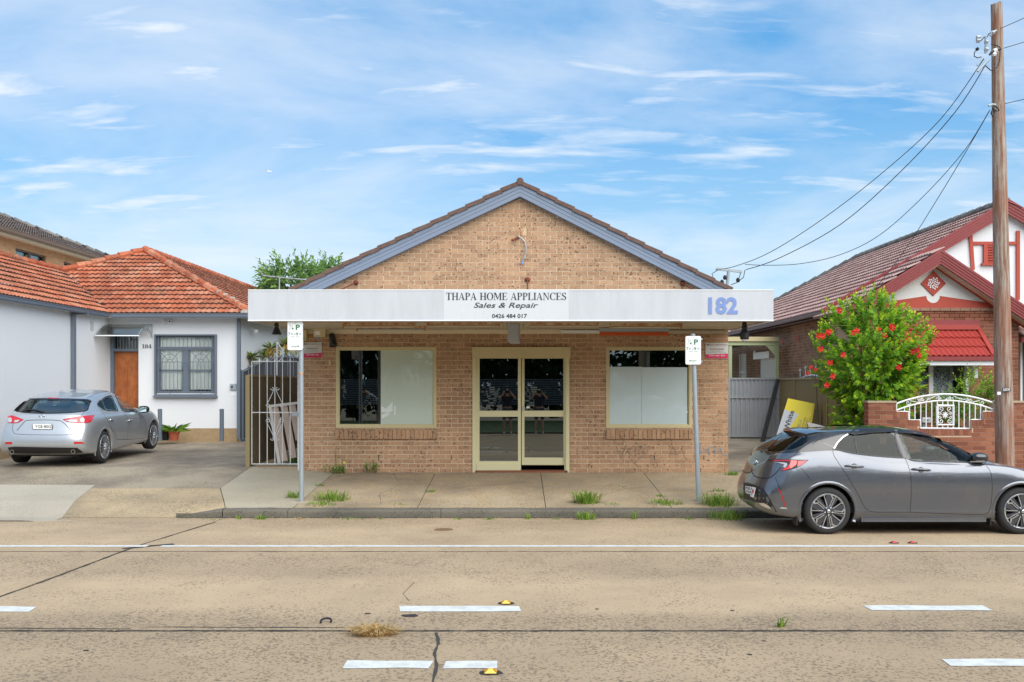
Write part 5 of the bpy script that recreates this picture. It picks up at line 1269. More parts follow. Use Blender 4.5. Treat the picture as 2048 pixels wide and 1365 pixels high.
b = MB(); b.cr = .5; b.prism([(8.0, 24.0, 3.74), (16.6, 24.0, 3.74), (12.3, 24.0, RG-.2)], (0, .25, 0)); b.build('gable_wall', M['whitepaint'], Q)
def trim(nm, px0, py0, px1, py1, w, m='redpaint', y=23.97, th=.03):
    b = MB(); b.cr = .5; b.beam(W(px0, py0, y), W(px1, py1, y), w, th, up=(0, 1, 0)); b.build(nm, M[m], Q)
trim('timber_strip', 1941, 470, 1946, 540, .09); trim('timber_strip', 2036, 462, 2036, 600, .09); trim('timber_strip', 1946, 487, 2033, 487, .08)
b = MB(); b.cr = .5; x0, x1, z0, z1 = X_(1967, 23.95), X_(2010, 23.95), Z_(527, 23.95), Z_(489, 23.95); b.box(x0, x0+.1, 23.93, 23.99, z0, z1); b.box(x1-.1, x1, 23.93, 23.99, z0, z1); b.box(x0-.05, x1+.05, 23.91, 23.99, z0-.05, z0); b.build('vent_frame', M['redpaint'], Q)
for k in range(7): z = z0+.02+k*.065; b = MB(); b.cr = .5; b.add([(x0+.1, 23.94, z), (x1-.1, 23.94, z), (x1-.1, 23.98, z+.04), (x0+.1, 23.98, z+.04), (x0+.1, 23.95, z-.012), (x1-.1, 23.95, z-.012)], [(0, 1, 2, 3), (4, 5, 1, 0)]); b.build('louvre', M['redpaint'], Q)
# front bay with the smaller gable
yB = 22.75; bx0, bx1 = 7.95, X_(2037, yB)
wnx0, wnx1, wnz0, wnz1 = X_(1808, yB), X_(1936, yB), Z_(800, yB), Z_(722, yB)
b = MB(); b.cr = .5; b.box(bx0, wnx0, yB+.006, yB+.25, .1, 3.83); b.box(wnx1, bx1, yB+.006, yB+.25, .1, 3.83); b.box(wnx0, wnx1, yB+.006, yB+.25, .1, wnz0); b.box(wnx0, wnx1, yB+.006, yB+.25, wnz1, 3.83); b.box(bx0, bx0+.25, yB+.25, 24.3, .1, 3.83); b.box(bx1-.25, bx1, yB+.25, 24.3, .1, 3.83)
wall3 = b.build('wall', M['mortar_red'], Q)
fb = bricks(bx0, bx1, .36, 3.80, [(wnx0, wnx1, wnz0, wnz1)])
lay(fb, lambda u_, z: Vector((u_, yB+.0055, z)), (0, -1, 0), .009, 'brick', M['brick_red'], wall3, cap=150, key=lambda p: (0 if (p[0][1] > 1.5 and p[0][0] > 9) else 1, -p[0][1]), stuffname='front_brick_field')
a3 = (9.96, 5.19); l3 = (7.55, 5.19-.62*2.41); r3 = (12.4, 5.19-.67*2.44)
gable(22.36, a3, l3, r3, .33, .05, M['maroon'])
for e, k_ in ((l3, .62), (r3, .67)):
    b = MB(); b.cr = .5; P = [(a3[0], a3[1]-.335), (e[0], e[1]-.335), (e[0], e[1]-.36), (a3[0], a3[1]-.36)]
    b.prism([(x, 22.42, z) for x, z in P], (0, .3, 0)); b.build('barge_soffit', M['beigetrim'], Q)
    b = MB(); b.cr = .5; P = [(a3[0], a3[1]-.28), (e[0], e[1]-.28), (e[0], e[1]-.40), (a3[0], a3[1]-.38)]
    b.prism([(x, 22.66, z) for x, z in P], (0, .05, 0)); b.build('inner_barge', M['redpaint'], Q)
b = MB(); b.cr = .5; b.prism([(bx0, yB-.0, 3.83), (bx1, yB-.0, 3.83), (bx1, yB, a3[1]-.35-.67*(bx1-a3[0])), (a3[0], yB, a3[1]-.3), (bx0, yB, a3[1]-.35-.62*(a3[0]-bx0))], (0, .25, 0)); b.build('gable_wall', M['roughcast'], Q)
b = MB(); b.cr = .5
arc_ = [(X_(1866, yB)+.17*math.cos(math.radians(a)), Z_(592.5, yB)-.0+.17*math.sin(math.radians(a))) for a in range(360, 179, -20)]
tp = [(bx1-.1, Z_(614, yB))]+arc_+[(bx0+.1, Z_(614, yB))]
n_ = len(tp); vs = [(x, yB-.02, z) for x, z in tp]+[(x, yB-.02, 3.83) for x, z in tp]
b.add(vs, [(i, i+1, n_+i+1, n_+i) for i in range(n_-1)]); vs2 = [(x, yB-.02, z) for x, z in tp]+[(x, yB-.001, z) for x, z in tp]; b.add(vs2, [(i+1, i, n_+i, n_+i+1) for i in range(n_-1)]); b.build('painted_band', M['redpaint'], Q)
b = MB(); b.cr = .5; cx, cz, hd_ = X_(1866, yB), Z_(567.5, yB), .30; b.prism([(cx-hd_, yB-.03, cz), (cx, yB-.03, cz-hd_), (cx+hd_, yB-.03, cz), (cx, yB-.03, cz+hd_)], (0, .028, 0)); dm = b.build('diamond', M['redpaint'], Q)
for i in range(26):
    a = i*2.399; rr = .135*math.sqrt((i+.5)/26); x, z = cx+rr*math.cos(a)*(1.05), cz+rr*math.sin(a)*1.05
    k = 5; b = MB(); b.cr = .5; ro = R()*6; b.prism([(x+.021*(.75+.5*R())*math.cos(ro+2*PI*j/k), yB-.045, z+.021*(.75+.5*R())*math.sin(ro+2*PI*j/k)) for j in range(k)], (0, .014, 0)); b.build('ornament_piece', M['white'], dm)
b = MB(); b.cr = .5
for k in range(int((bx1-bx0)/.24)): b.box(bx0+.24*k, bx0+.24*k+.23, yB-.045, yB-.004, 3.775, 3.845)
b.build('string_course', M['brick_brown'], Q, kind='stuff')
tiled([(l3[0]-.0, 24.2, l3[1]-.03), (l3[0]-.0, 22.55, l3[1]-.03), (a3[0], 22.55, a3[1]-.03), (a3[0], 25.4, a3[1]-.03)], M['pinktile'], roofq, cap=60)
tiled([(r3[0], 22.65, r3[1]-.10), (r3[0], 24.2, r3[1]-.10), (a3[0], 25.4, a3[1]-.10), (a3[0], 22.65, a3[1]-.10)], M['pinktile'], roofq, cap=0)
# window and hood
w_ = MB(); w_.cr = .5; t = .06
w_.box(wnx0, wnx0+t, yB+.03, yB+.1, wnz0, wnz1); w_.box(wnx1-t, wnx1, yB-.02, yB+.1, wnz0, wnz1); w_.box(wnx0+t, wnx1-t, yB+.03, yB+.1, wnz0, wnz0+t); xm = X_(1863.5, yB); w_.box(xm-.05, xm+.05, yB+.03, yB+.1, wnz0+t, wnz1)
wq = w_.build('window', M['white'], Q)
MB().box(wnx0+t, xm-.05, yB+.06, yB+.065, wnz0+t, wnz1).build('pane', M['glassclear'], wq); MB().box(xm+.05, wnx1-t, yB+.06, yB+.065, wnz0+t, wnz1).build('pane', M['glassclear'], wq)
def lace(t, p):
    v = t.pos(); s = t.voro(v, 22, out='Distance', feature='DISTANCE_TO_EDGE'); n = t.noise(v, 3, 3)
    t.set(p.inputs['Base Color'], t.mix(t.ramp(s, (.05, 1.0), (.2, 0.0)), srgb(92, 98, 108), srgb(206, 210, 216)))
M['lace'] = mat('lace_curtain', fn=lace)
corrugated('curtain', M['lace'], wq, (xm+.02, yB+.18), (wnx1-.28, yB+.18), wnz0, wnz1-.05, pitch=.22, amp=.03, trap=False); corrugated('curtain', M['lace'], wq, (wnx0, yB+.26), (xm, yB+.26), wnz0, wnz1-.14, pitch=.22, amp=.04, trap=False)
MB().box(wnx0, wnx1, yB+.9, yB+.95, 1, 3.6).build('interior', M['darkroom'], Q)
hz0, hz1 = Z_(713, 21.95), Z_(659, 22.70); hx0, hx1 = 8.8, 11.02
hood = bpy.data.objects.new('window_hood', None); COL.objects.link(hood); hood.parent = Q
rows = 3; wv_ = .128
pt0, pt1 = Vector((0, 21.95, hz0)), Vector((0, 22.70, hz1))
for j in range(rows):
    a = pt0.lerp(pt1, j/rows); c = pt0.lerp(pt1, (j+1)/rows); b = MB(); b.cr = .5; n_ = int((hx1-hx0)/wv_*4); vs = []
    nrm = Vector((0, -(pt1-pt0).z, (pt1-pt0).y)).normalized()
    for rw, (p, lift, zz) in enumerate(((a, -.0, 1), (a, .03, 1), (c, .0, 1))):
        for i in range(n_+1):
            x = hx0+(hx1-hx0)*i/n_; h = .5+.5*math.sin(2*PI*i/4.0*.999+.5); saw = h
            vs.append(Vector((x, p.y, p.z))+nrm*(lift*1.1*(1 if rw else 0)+.022*saw)-(pt1-pt0).normalized()*(.028*(1-saw) if rw < 2 else 0))
    b.add(vs, [(r_*(n_+1)+i, r_*(n_+1)+i+1, (r_+1)*(n_+1)+i+1, (r_+1)*(n_+1)+i) for r_ in range(2) for i in range(n_)]); b.build('hood_sheet', M['redtile'], hood)
def hb(nm, x0, x1, y0, y1, z0, z1, m): b = MB(); b.cr = .5; b.box(x0, x1, y0, y1, z0, z1); b.build(nm, M[m], hood)
hb('flashing', hx0, X_(1958, 22.7), 22.66, 22.74, Z_(650, 22.7), Z_(641, 22.7), 'maroon'); hb('flashing', hx0, hx1-.02, 22.60, 22.72, Z_(660, 22.7), Z_(650.3, 22.7), 'redtile')
b = MB(); b.cr = .5; b.prism([(hx1+.001, 21.93, hz0-.03), (hx1+.001, 22.74, hz0-.03), (hx1+.001, 22.74, hz1+.05), (hx1+.001, 22.70, hz1+.05)], (.03, 0, 0)); b.beam((hx1-.02, 21.93, hz0+.04), (hx1-.02, 22.7, hz1+.05), .1, .03); b.build('side_flashing', M['redtile'], hood)
hb('gutter', hx0, hx1+.03, 21.86, 21.94, Z_(722, 21.9), Z_(713.5, 21.9), 'maroon'); hb('hood_fascia', hx0, hx1+.03, 21.92, 21.96, Z_(731, 21.9), Z_(722.3, 21.9), 'white')
hb('bracket', X_(1945, 22.3), X_(1952, 22.3), 22.2, 22.7, Z_(757, 22.3), Z_(731, 22.3), 'white')
hb('ceiling', hx0, hx1, 21.97, 22.74, Z_(731, 21.9)+.02, Z_(731, 21.9)+.03, 'white')
# porch to the right
pr = bpy.data.objects.new('porch', None); COL.objects.link(pr); pr.parent = Q
b = MB(); b.cr = .5; b.box(bx1+.25, 16.5, 24.0, 24.02, .3, 3.6); b.build('porch_screen', M['brownframe'], pr)
for x in (X_(2041, 23.9), 14.2): b = MB(); b.cr = .5; b.box(x, x+.05, 23.9, 23.98, .3, 3.2); b.build('post', M['white'], pr)
tiled([(12.25, 23.0, 3.15), (16.5, 23.0, 3.15), (16.5, 23.9, 3.6), (12.25, 23.9, 3.6)], M['pinktile'], pr, cap=20)
b = MB(); b.cr = .5; b.box(12.15, 16.6, 22.9, 23.02, 3.03, 3.15); b.build('gutter', M['maroon'], pr)
# plants in front follow later; front fence
FE = thing('red_brick_fence', 'red brick front fence with a white steel arched infill', 'fence', (9, YF, ZP1))
ff = lambda px: X_(px, YF); f0 = ff(1737); f1 = 24
hs_ = [(ff(1792), ff(1990), fz(824), 9), (ff(1816), ff(1967), fz(841), 9), (ff(1839), ff(1944), fz(860), 9)]
ztp = fz(806)
b = MB(); b.cr = .5
xs = [f0, ff(1792), ff(1816), ff(1839), ff(1944), ff(1967), ff(1990), f1]; tops = [ztp, fz(824), fz(841), fz(860), fz(841), fz(824), ztp]
for i in range(7): b.box(xs[i], xs[i+1], YF+.006, YF+.225, ZP1-.1, tops[i]-.004)
fw_ = b.build('wall', M['mortar_red'], FE)
# soldier bricks topping each step, running bond beneath
sh_ = .115; low = [(x0, x1, t_-sh_) for x0, x1, t_ in zip(xs[1:6], xs[2:7], tops[1:6])]
hh = [(a, c, z, 9) for a, c, z in low]
rb2 = bricks(f0, 10.5, ZP1+.004, ztp, hh)
lay(rb2, lambda u_, z: Vector((u_, YF+.0055, z)), (0, -1, 0), .009, 'brick', M['brick_red'], fw_, cap=260, key=lambda p: abs(p[0][0]-8.5)-p[0][1]*.5, stuffname='brick_field')
rb3 = bricks(10.5, f1, ZP1+.004, ztp); lay(rb3, lambda u_, z: Vector((u_, YF+.0055, z)), (0, -1, 0), .009, 'brick', M['brick_red'], fw_, cap=0, stuffname='brick_field')
for a, c, z in low:
    n_ = max(1, int(round((c-a)/.082)))
    for k in range(n_):
        q = MB(); x0 = a+(c-a)*k/n_+.005; x1 = a+(c-a)*(k+1)/n_-.005; q.box(x0, x1, YF-.006, YF+.23, z+.004, z+sh_+.004+(R()-.5)*.006); q.build('brick', M['brick_red'], fw_)
rr_ = bricks(YF+.01, YF+.22, ZP1+.004, ztp, L=.24)
lay(rr_, lambda u_, z: Vector((f0+.0005, u_, z)), (-1, 0, 0), .008, 'brick', M['brick_red'], fw_, cap=0, stuffname='end_brick_field')
M['capstone'] = mat('cap_mortar', fn=grime(srgb(176, 160, 132), .4, 4, 40, .9, .3, .6))
for a, c in ((f0-.02, ff(1793)), (ff(1989), f1)): b = MB(); b.cr = .5; b.box(a, c, YF-.02, YF+.25, ztp, ztp+.035); b.build('coping', M['capstone'], FE)
inf = bpy.data.objects.new('steel_infill', None); COL.objects.link(inf); inf.parent = FE
yI = YF+.08
def ib(pts, w=.03, nm='bar'):
    b = MB(); b.cr = .5; b.tube([(X_(x, yI), yI, Z_(y, yI)) for x, y in pts], w/2, 6); b.build(nm, M['white'], inf)
iz = lambda zx, zy: (1770+zx/7.367, 770+zy/7.367)
def arch(y_end, y_mid, x0=175, x1=1615, n=24): return [iz(x0+(x1-x0)*i/n, y_mid+(y_end-y_mid)*((2*i/n-1)**2)) for i in range(n+1)]
ib(arch(275, 138), .036, 'top_rail'); ib(arch(372, 232), .032, 'lower_rail')
ib([iz(168, 275), iz(168, 395), iz(340, 395), iz(345, 520), iz(515, 520), iz(520, 640), iz(1270, 645), iz(1270, 515), iz(1445, 515), iz(1445, 395), iz(1615, 392), iz(1615, 270)], .034, 'frame')
def lower(zx): s_ = (zx-175)/1440*2-1; return 232+140*s_*s_
for zx in (285, 360, 440, 525, 605, 687, 768, 848, 925, 1005, 1087, 1165, 1245, 1328, 1407, 1482):
    bot = 395 if (zx < 340 or zx > 1450) else 518 if (zx < 515 or zx > 1270) else 645
    if 750 < zx < 1020: ib([iz(zx, lower(zx)), iz(zx, 298)], .022); ib([iz(zx, 600), iz(zx, bot)], .022)
    else: ib([iz(zx, lower(zx)), iz(zx, bot)], .022)
ib([iz(768, 308), iz(1005, 308), iz(1005, 590), iz(768, 590), iz(768, 308)], .055, 'panel_frame')
def sp2(cx, cy, r, a0, sgn, turns=1.1): return [iz(cx+sgn*r*(1-.8*i/14)*math.cos(math.radians(a0+360*turns*i/14)), cy+r*(1-.8*i/14)*math.sin(math.radians(a0+360*turns*i/14))) for i in range(15)]
for cx, cy, sgn in ((340, 265, 1), (1430, 262, -1), (515, 222, -1), (550, 215, 1), (1215, 218, -1), (1260, 225, 1), (800, 190, 1), (950, 190, -1)): ib(sp2(cx, cy, 36 if cx in (340, 1430) else 26, 0, sgn), .014, 'scroll')
ib([iz(365, 235), iz(470, 258), iz(520, 258)], .014, 'scroll'); ib([iz(600, 235), iz(740, 165), iz(800, 165)], .014, 'scroll'); ib([iz(1010, 165), iz(1110, 210), iz(1180, 215)], .014, 'scroll'); ib([iz(1290, 255), iz(1400, 232)], .014, 'scroll')
for i in range(8):
    a = i*45; cxx, cyy = 886, 445
    ib([iz(cxx, cyy), iz(cxx+42*math.cos(math.radians(a)), cyy+50*math.sin(math.radians(a)))], .022, 'filigree')
for sx_ in (-1, 1):
    for sy_ in (-1, 1): ib(sp2(886+sx_*62, 445+sy_*90, 38, 90*(sy_ < 0), sx_), .016, 'filigree'); ib(sp2(886+sx_*80, 445+sy_*30, 26, 0, -sx_), .014, 'filigree')
mb_ = thing('letterbox', 'grey domed letterbox numbered 180 behind the white steel infill', 'letterbox', W(1848, 850, 19.1))
b = MB(); b.cr = .5; d = 19.1; b.lathe([(.0, -.02), (.085, -.02), (.085, .3)], (X_(1849, d), d-.05, Z_(832, d)), axis=(0, 1, 0), n=16); b.box(X_(1840, d), X_(1858, d), d-.05, d+.28, Z_(846, d), Z_(832, d)); b.build('box_body', M['olive_dark'], mb_)
b = MB(); b.cr = .5; b.box(X_(1842, d), X_(1858, d), d-.075, d-.071, Z_(845, d), Z_(835, d)); b.build('number_plate', M['white'], mb_)
b = MB(); b.cr = .5; put_text(b, '180', (X_(1850, d), d-.078, Z_(840.5, d)), (1, 0, 0), (0, 0, 1), .055, .115, offset=.02); b.build('number', M['inkblue'] if 0 else M['ink'], mb_)
b = MB(); b.cr = .5; b.box(X_(1846, d), X_(1852, d), d+.02, d+.07, ZP1, Z_(846, d)); b.build('post', M['signgrey'], mb_)
# spear topped white fence inside the boundary
wf = thing('white_spear_fence', 'white steel fence with spear tips showing above the olive fence', 'fence', (7.95, 23.5, .4))
for k, (px, py) in enumerate(((1600.5, 742), (1611, 737), (1621.5, 735), (1632, 736), (1642, 739), (1652, 744))):
    d = 26.3-.033*(px-1600); x = X_(px, d); zt3 = Z_(py, d); b = MB(); b.cr = .5; b.tube([(x, d, .6), (x, d, zt3-.02)], .014, 5); b.lathe([(.012, -.02), (.04, -.0), (.012, .05), (0, .08)], (x, d, zt3), n=6, cap=False); b.build('bar', M['white'], wf)
b = MB(); b.cr = .5; b.tube([W(1600, 759, 26.3), W(1612, 753, 25.9), W(1628, 751, 25.4), W(1642, 754, 24.9), W(1652, 760, 24.6)], .03, 6); b.build('arched_rail', M['white'], wf)
# ------------------------------------------------------------------ street furniture
def pole_sign(px_base, py_base, px_top, py_top, d, sx0, sx1, sy0, sy1, arrow, label):
    base = Vector((X_(px_base, d), d, zpath(d)-.02)); topp = W(px_top, py_top, d)
    r = thing('parking_sign', label, 'parking sign', (base.x, d, zpath(d)), 'parking sign posts at the kerb')
    b = MB(); b.cr = .5; b.tube([base, topp], .038, 14); b.build('post', M['galv'], r, smooth=True, angle=50)
    b = MB(); b.cr = .5; b.lathe([(.041, 0), (.041, .02), (.02, .035)], topp, n=12); b.build('post_cap', M['galv'], r)
    d2 = d-.06; x0, x1, z0, z1 = X_(sx0, d2), X_(sx1, d2), Z_(sy1, d2), Z_(sy0, d2); w, h = x1-x0, z1-z0; cr_ = .025
    pl = []
    for (cx, cz, a0) in ((x1-cr_, z1-cr_, 0), (x0+cr_, z1-cr_, 90), (x0+cr_, z0+cr_, 180), (x1-cr_, z0+cr_, 270)):
        pl += [(cx+cr_*math.cos(math.radians(a0+k*22.5)), d2, cz+cr_*math.sin(math.radians(a0+k*22.5))) for k in range(5)]
    b = MB(); b.cr = .5; b.prism(pl, (0, .004, 0)); b.build('sign_plate', M['white'], r)
    for z_ in (z0+.04, z1-.03): b = MB(); b.cr = .5; b.lathe([(.007, 0), (.006, -.006)], (x0+w/2, d2-.001, z_), axis=(0, 1, 0), n=8); b.build('bolt', M['galv'], r)
    for z_ in (z0+.05, z1-.05): b = MB(); b.cr = .5; b.box(min(x0+w*.3, base.x-.05), max(x0+w*.8, base.x+.05), d2+.0045, d2+.02, z_-.015, z_+.015); b.build('clamp', M['galv'], r)
    yt = d2-.0015
    def tx(s_, cx, cz, hh, ww=None, m='inkgreen', off=.0): b = MB(); b.cr = .5; put_text(b, s_, (x0+w*cx, yt, z0+h*cz), (1, 0, 0), (0, 0, 1), hh, ww, offset=off); b.build('sign_lettering', M[m], r)
    tx('P', .68, .79, .085, .068, off=.03); tx('1', .17, .86, .045, None, 'inkgreen', .01); tx('4', .33, .745, .045, .035, off=.01)
    b = MB(); b.cr = .5; b.beam((x0+w*.12, yt, z0+h*.71), (x0+w*.36, yt, z0+h*.89), .004, .0008, up=(0, 1, 0)); b.build('sign_lettering', M['inkgreen'], r)
    tx('7', .12, .555, .05, .036, 'inkgreen', .012); tx('-9', .56, .555, .05, .07, 'inkgreen', .012); tx('30', .29, .57, .02, .035, 'inkgrey'); tx('AM', .29, .535, .014, .028, 'inkgrey'); tx('30', .84, .57, .02, .035, 'inkgrey'); tx('PM', .84, .535, .014, .028, 'inkgrey')
    tx('MON - SUN', .5, .46, .018, .14, 'inkgrey')
    za = z0+h*.13; s_ = 1 if arrow > 0 else -1; xm_ = x0+w*.5
    b = MB(); b.cr = .5; b.box(xm_-.065, xm_+.055, yt-.0003, yt, za-.004, za+.004); b.add([(xm_+s_*.045, yt, za-.014), (xm_+s_*.07, yt, za), (xm_+s_*.045, yt, za+.014)], [(0, 1, 2)]); b.build('arrow', M['inkgreen'], r)
    return r
rs = pole_sign(603, 1003, 602.5, 641, 15.55, 575, 605.5, 643, 700.5, 1, 'quarter hour parking sign with right arrow, beside the bar gate')
b = MB(); b.cr = .5; b.lathe([(.0405, -.02), (.042, 0), (.0405, .02)], W(602.5, 748, 15.55), n=12); b.build('rust_band', M['rusty'], rs)
pole_sign(1397.5, 1003, 1386, 672, 15.55, 1371, 1402, 672.5, 729.5, -1, 'quarter hour parking sign with left arrow on a leaning post, beside the right window')
def woodfn(t, p):
    v = t.vmath('MULTIPLY', t.pos(), (1, 1, .06)); n = t.noise(v, 26, 6, .7); n2 = t.noise(t.pos(), 1.1, 4, .6); n3 = t.noise(v, 60, 3, .7)
    c = t.mix(t.ramp(n, (.42, 0.0), (.58, 1.0)), srgb(136, 98, 78), srgb(172, 162, 150)); c = t.mix(t.math('MULTIPLY', t.ramp(n2, (.42, 0.0), (.62, 1.0)), .55), c, srgb(152, 98, 72)); c = t.mix(t.math('MULTIPLY', t.ramp(n3, (.5, 0.0), (.7, 1.0)), .4), c, srgb(84, 66, 54))
    t.set(p.inputs['Base Color'], c); t.set(p.inputs['Normal'], t.bump(n, .9, .02)); p.inputs['Roughness'].default_value = .9
M['pole'] = mat('weathered_timber', fn=woodfn)
dP = 15.35; up_ = thing('power_pole', 'tall weathered timber power pole behind the grey car', 'power pole', (X_(2011, dP), dP, zpath(dP)))
n_ = 26; k_ = 20; b = MB(); b.cr = .5; pb0 = Vector((X_(2012, dP), dP, 0)); pt_ = W(1993, 12, dP); vs = []
for i in range(n_+1):
    s_ = i/n_; c = Vector((pb0.x+(pt_.x-pb0.x)*s_, dP, (pt_.z)*s_)); r = .152+(.086-.152)*s_
    for k in range(k_):
        a = 2*PI*k/k_; rr = r*(1+.05*noise.noise(Vector((math.cos(a)*2, math.sin(a)*2, c.z*.5)))+.03*noise.noise(Vector((math.cos(a)*9, math.sin(a)*9, c.z*.3))))
        vs.append(c+Vector((rr*math.cos(a), rr*math.sin(a), (.05*R() if i == n_ else 0))))
b.add(vs, [(i*k_+k, i*k_+(k+1) % k_, (i+1)*k_+(k+1) % k_, (i+1)*k_+k) for i in range(n_) for k in range(k_)]+[tuple(range(n_*k_, n_*k_+k_))]); b.build('pole_shaft', M['pole'], up_, smooth=True, angle=60)
yf_ = dP-.16
b = MB(); b.cr = .5; b.box(X_(2004, yf_), X_(2021, yf_), yf_-.012, yf_-.002, Z_(783, yf_), Z_(776, yf_)); b.build('number_plate', M['ink'], up_)
b = MB(); b.cr = .5; put_text(b, 'LE339', (X_(2012.5, yf_), yf_-.014, Z_(779.5, yf_)), (1, 0, 0), (0, 0, 1), .04, .11, offset=.02); b.build('number', M['white'], up_)
b = MB(); b.cr = .5; b.box(X_(1994, yf_), X_(2001, yf_), yf_-.012, yf_-.002, Z_(790, yf_), Z_(784, yf_)); b.build('tag', M['white'], up_)
def wire(p, q, sag, r, nm='wire', par=None, label=None, n=22, m='black', rs=4):
    p, q = Vector(p), Vector(q); pts = [p.lerp(q, i/n)-Vector((0, 0, sag*4*(i/n)*(1-i/n))) for i in range(n+1)]
    b = MB(); b.cr = .5; b.tube(pts, r, rs); return b.build(nm, M[m], par)
# fittings near the top
pi = lambda zx, zy: (1920+zx/5.25, zy/5.25)
def pt(nm, pts, r, m, dd=-.18, taper=None): b = MB(); b.cr = .5; b.tube([W(*pi(*p), dP+dd) for p in pts], r, 6, taper=taper); return b.build(nm, M[m], up_)
pt('cable_loop', [(385, 325), (330, 340), (300, 360), (290, 385), (250, 395), (225, 425), (190, 435)], .008, 'black'); pt('insulator', [(175, 400), (210, 395)], .035, 'zinc'); pt('insulator', [(175, 430), (208, 428)], .035, 'zinc')
pt('crossarm_bracket', [(270, 385), (272, 470), (268, 560)], .02, 'galv'); pt('insulator', [(262, 440), (290, 445)], .035, 'zinc'); pt('insulator', [(260, 520), (292, 525)], .035, 'zinc'); pt('insulator', [(335, 345), (360, 350)], .03, 'zinc')
pt('insulator', [(350, 540), (385, 530)], .035, 'white'); pt('insulator', [(345, 575), (375, 570)], .03, 'white'); pt('cable_loop', [(325, 465), (380, 478), (420, 500), (418, 560), (416, 640), (395, 700), (350, 745), (320, 740), (265, 690)], .008, 'black')
pt('cable_loop', [(180, 515), (150, 555), (150, 595), (185, 610), (225, 600)], .008, 'black'); pt('connector', [(172, 505), (192, 530)], .025, 'black'); pt('cable_joint', [(245, 610), (180, 690)], .014, 'galv'); pt('cable_joint', [(300, 635), (185, 755)], .02, 'galv'); pt('bracket_arm', [(320, 380), (330, 340), (385, 325)], .018, 'galv'); pt('bracket_arm', [(310, 580), (330, 550), (430, 515)], .018, 'black')
pt('bracket_arm', [(300, 1115), (340, 1100), (375, 1105)], .018, 'galv'); pt('cable_loop', [(340, 1105), (390, 1130), (412, 1165), (380, 1170), (345, 1140), (325, 1190), (345, 1235), (365, 1180), (340, 1130)], .010, 'black')
# service cables
mast = thing('service_mast', 'galvanised service mast with a crossarm on the right end of the shop roof', 'mast', W(1456, 590, 19.2))
dM = 19.2
b = MB(); b.cr = .5; b.tube([W(1452, 600, dM), W(1457, 540, dM)], .03, 10); b.build('mast_pole', M['galv'], mast); b = MB(); b.cr = .5; b.beam(W(1432, 538, dM), W(1484, 544, dM), .05, .05); b.build('crossarm', M['galv'], mast)
for px, py in ((1450, 556), (1476, 561), (1444, 565)): b = MB(); b.cr = .5; b.lathe([(.02, -.04), (.04, -.02), (.04, .02), (.02, .05)], W(px, py, dM), n=8); b.build('insulator', M['black'], mast)
for pts in (((1436, 540), (1424, 548), (1428, 560), (1436, 575)), ((1490, 540), (1487, 555), (1475, 565), (1462, 570)), ((1482, 545), (1478, 556))): b = MB(); b.cr = .5; b.tube([W(x, y, dM) for x, y in pts], .008, 5); b.build('cable_loop', M['black'], mast)
def traced(nm, label, pts, d0, d1, r):
    n = len(pts); P = []
    for i, (x, y) in enumerate(pts): P.append(W(x, y, d0+(d1-d0)*i/(n-1)))
    # smooth by Catmull-Rom
    Q_ = []
    for i in range(n-1):
        a, p, q, e = P[max(i-1, 0)], P[i], P[i+1], P[min(i+2, n-1)]
        for k in range(6):
            s_ = k/6; Q_.append(.5*((2*p)+(q-a)*s_+(2*a-5*p+4*q-e)*s_*s_+(3*p-a-3*q+e)*s_**3))
    Q_.append(P[-1]); b = MB(); b.cr = .5; b.tube(Q_, r*.6, 5); return tag(b.build(nm, M['black']), label, 'cable', 'overhead cables')
traced('overhead_cable', 'topmost of the two close parallel cables from pole top to the shop mast', [(1968, 118), (1880, 240), (1760, 350), (1640, 442), (1540, 505), (1470, 533), (1432, 540)], dP, dM, .011)
traced('overhead_cable', 'lower of the two close parallel cables from pole top to the shop mast', [(1976, 122), (1910, 225), (1800, 345), (1680, 450), (1560, 516), (1492, 540)], dP, dM, .013)
traced('overhead_cable', 'deeply sagging cable from mid pole to the shop mast', [(1980, 220), (1930, 300), (1850, 390), (1760, 470), (1680, 510), (1600, 528), (1530, 531), (1490, 529)], dP, dM, .010)
traced('overhead_cable', 'dark cable dropping from mid pole to the roof edge of the red brick house', [(1979, 222), (1940, 290), (1880, 390), (1810, 500), (1745, 585)], dP, 22.3, .012)
for (x, y, x2, y2, lab) in ((1990, 62, 2100, 10, 'topmost cable leaving the pole to the right'), (2004, 98, 2130, 55, 'second cable leaving the pole to the right'), (2000, 210, 2120, 178, 'lowest cable leaving the pole to the right')):
    traced('overhead_cable', lab, [(x, y), ((x+x2)/2, (y+y2)/2+2), (x2, y2)], dP, dP-.8, .009)
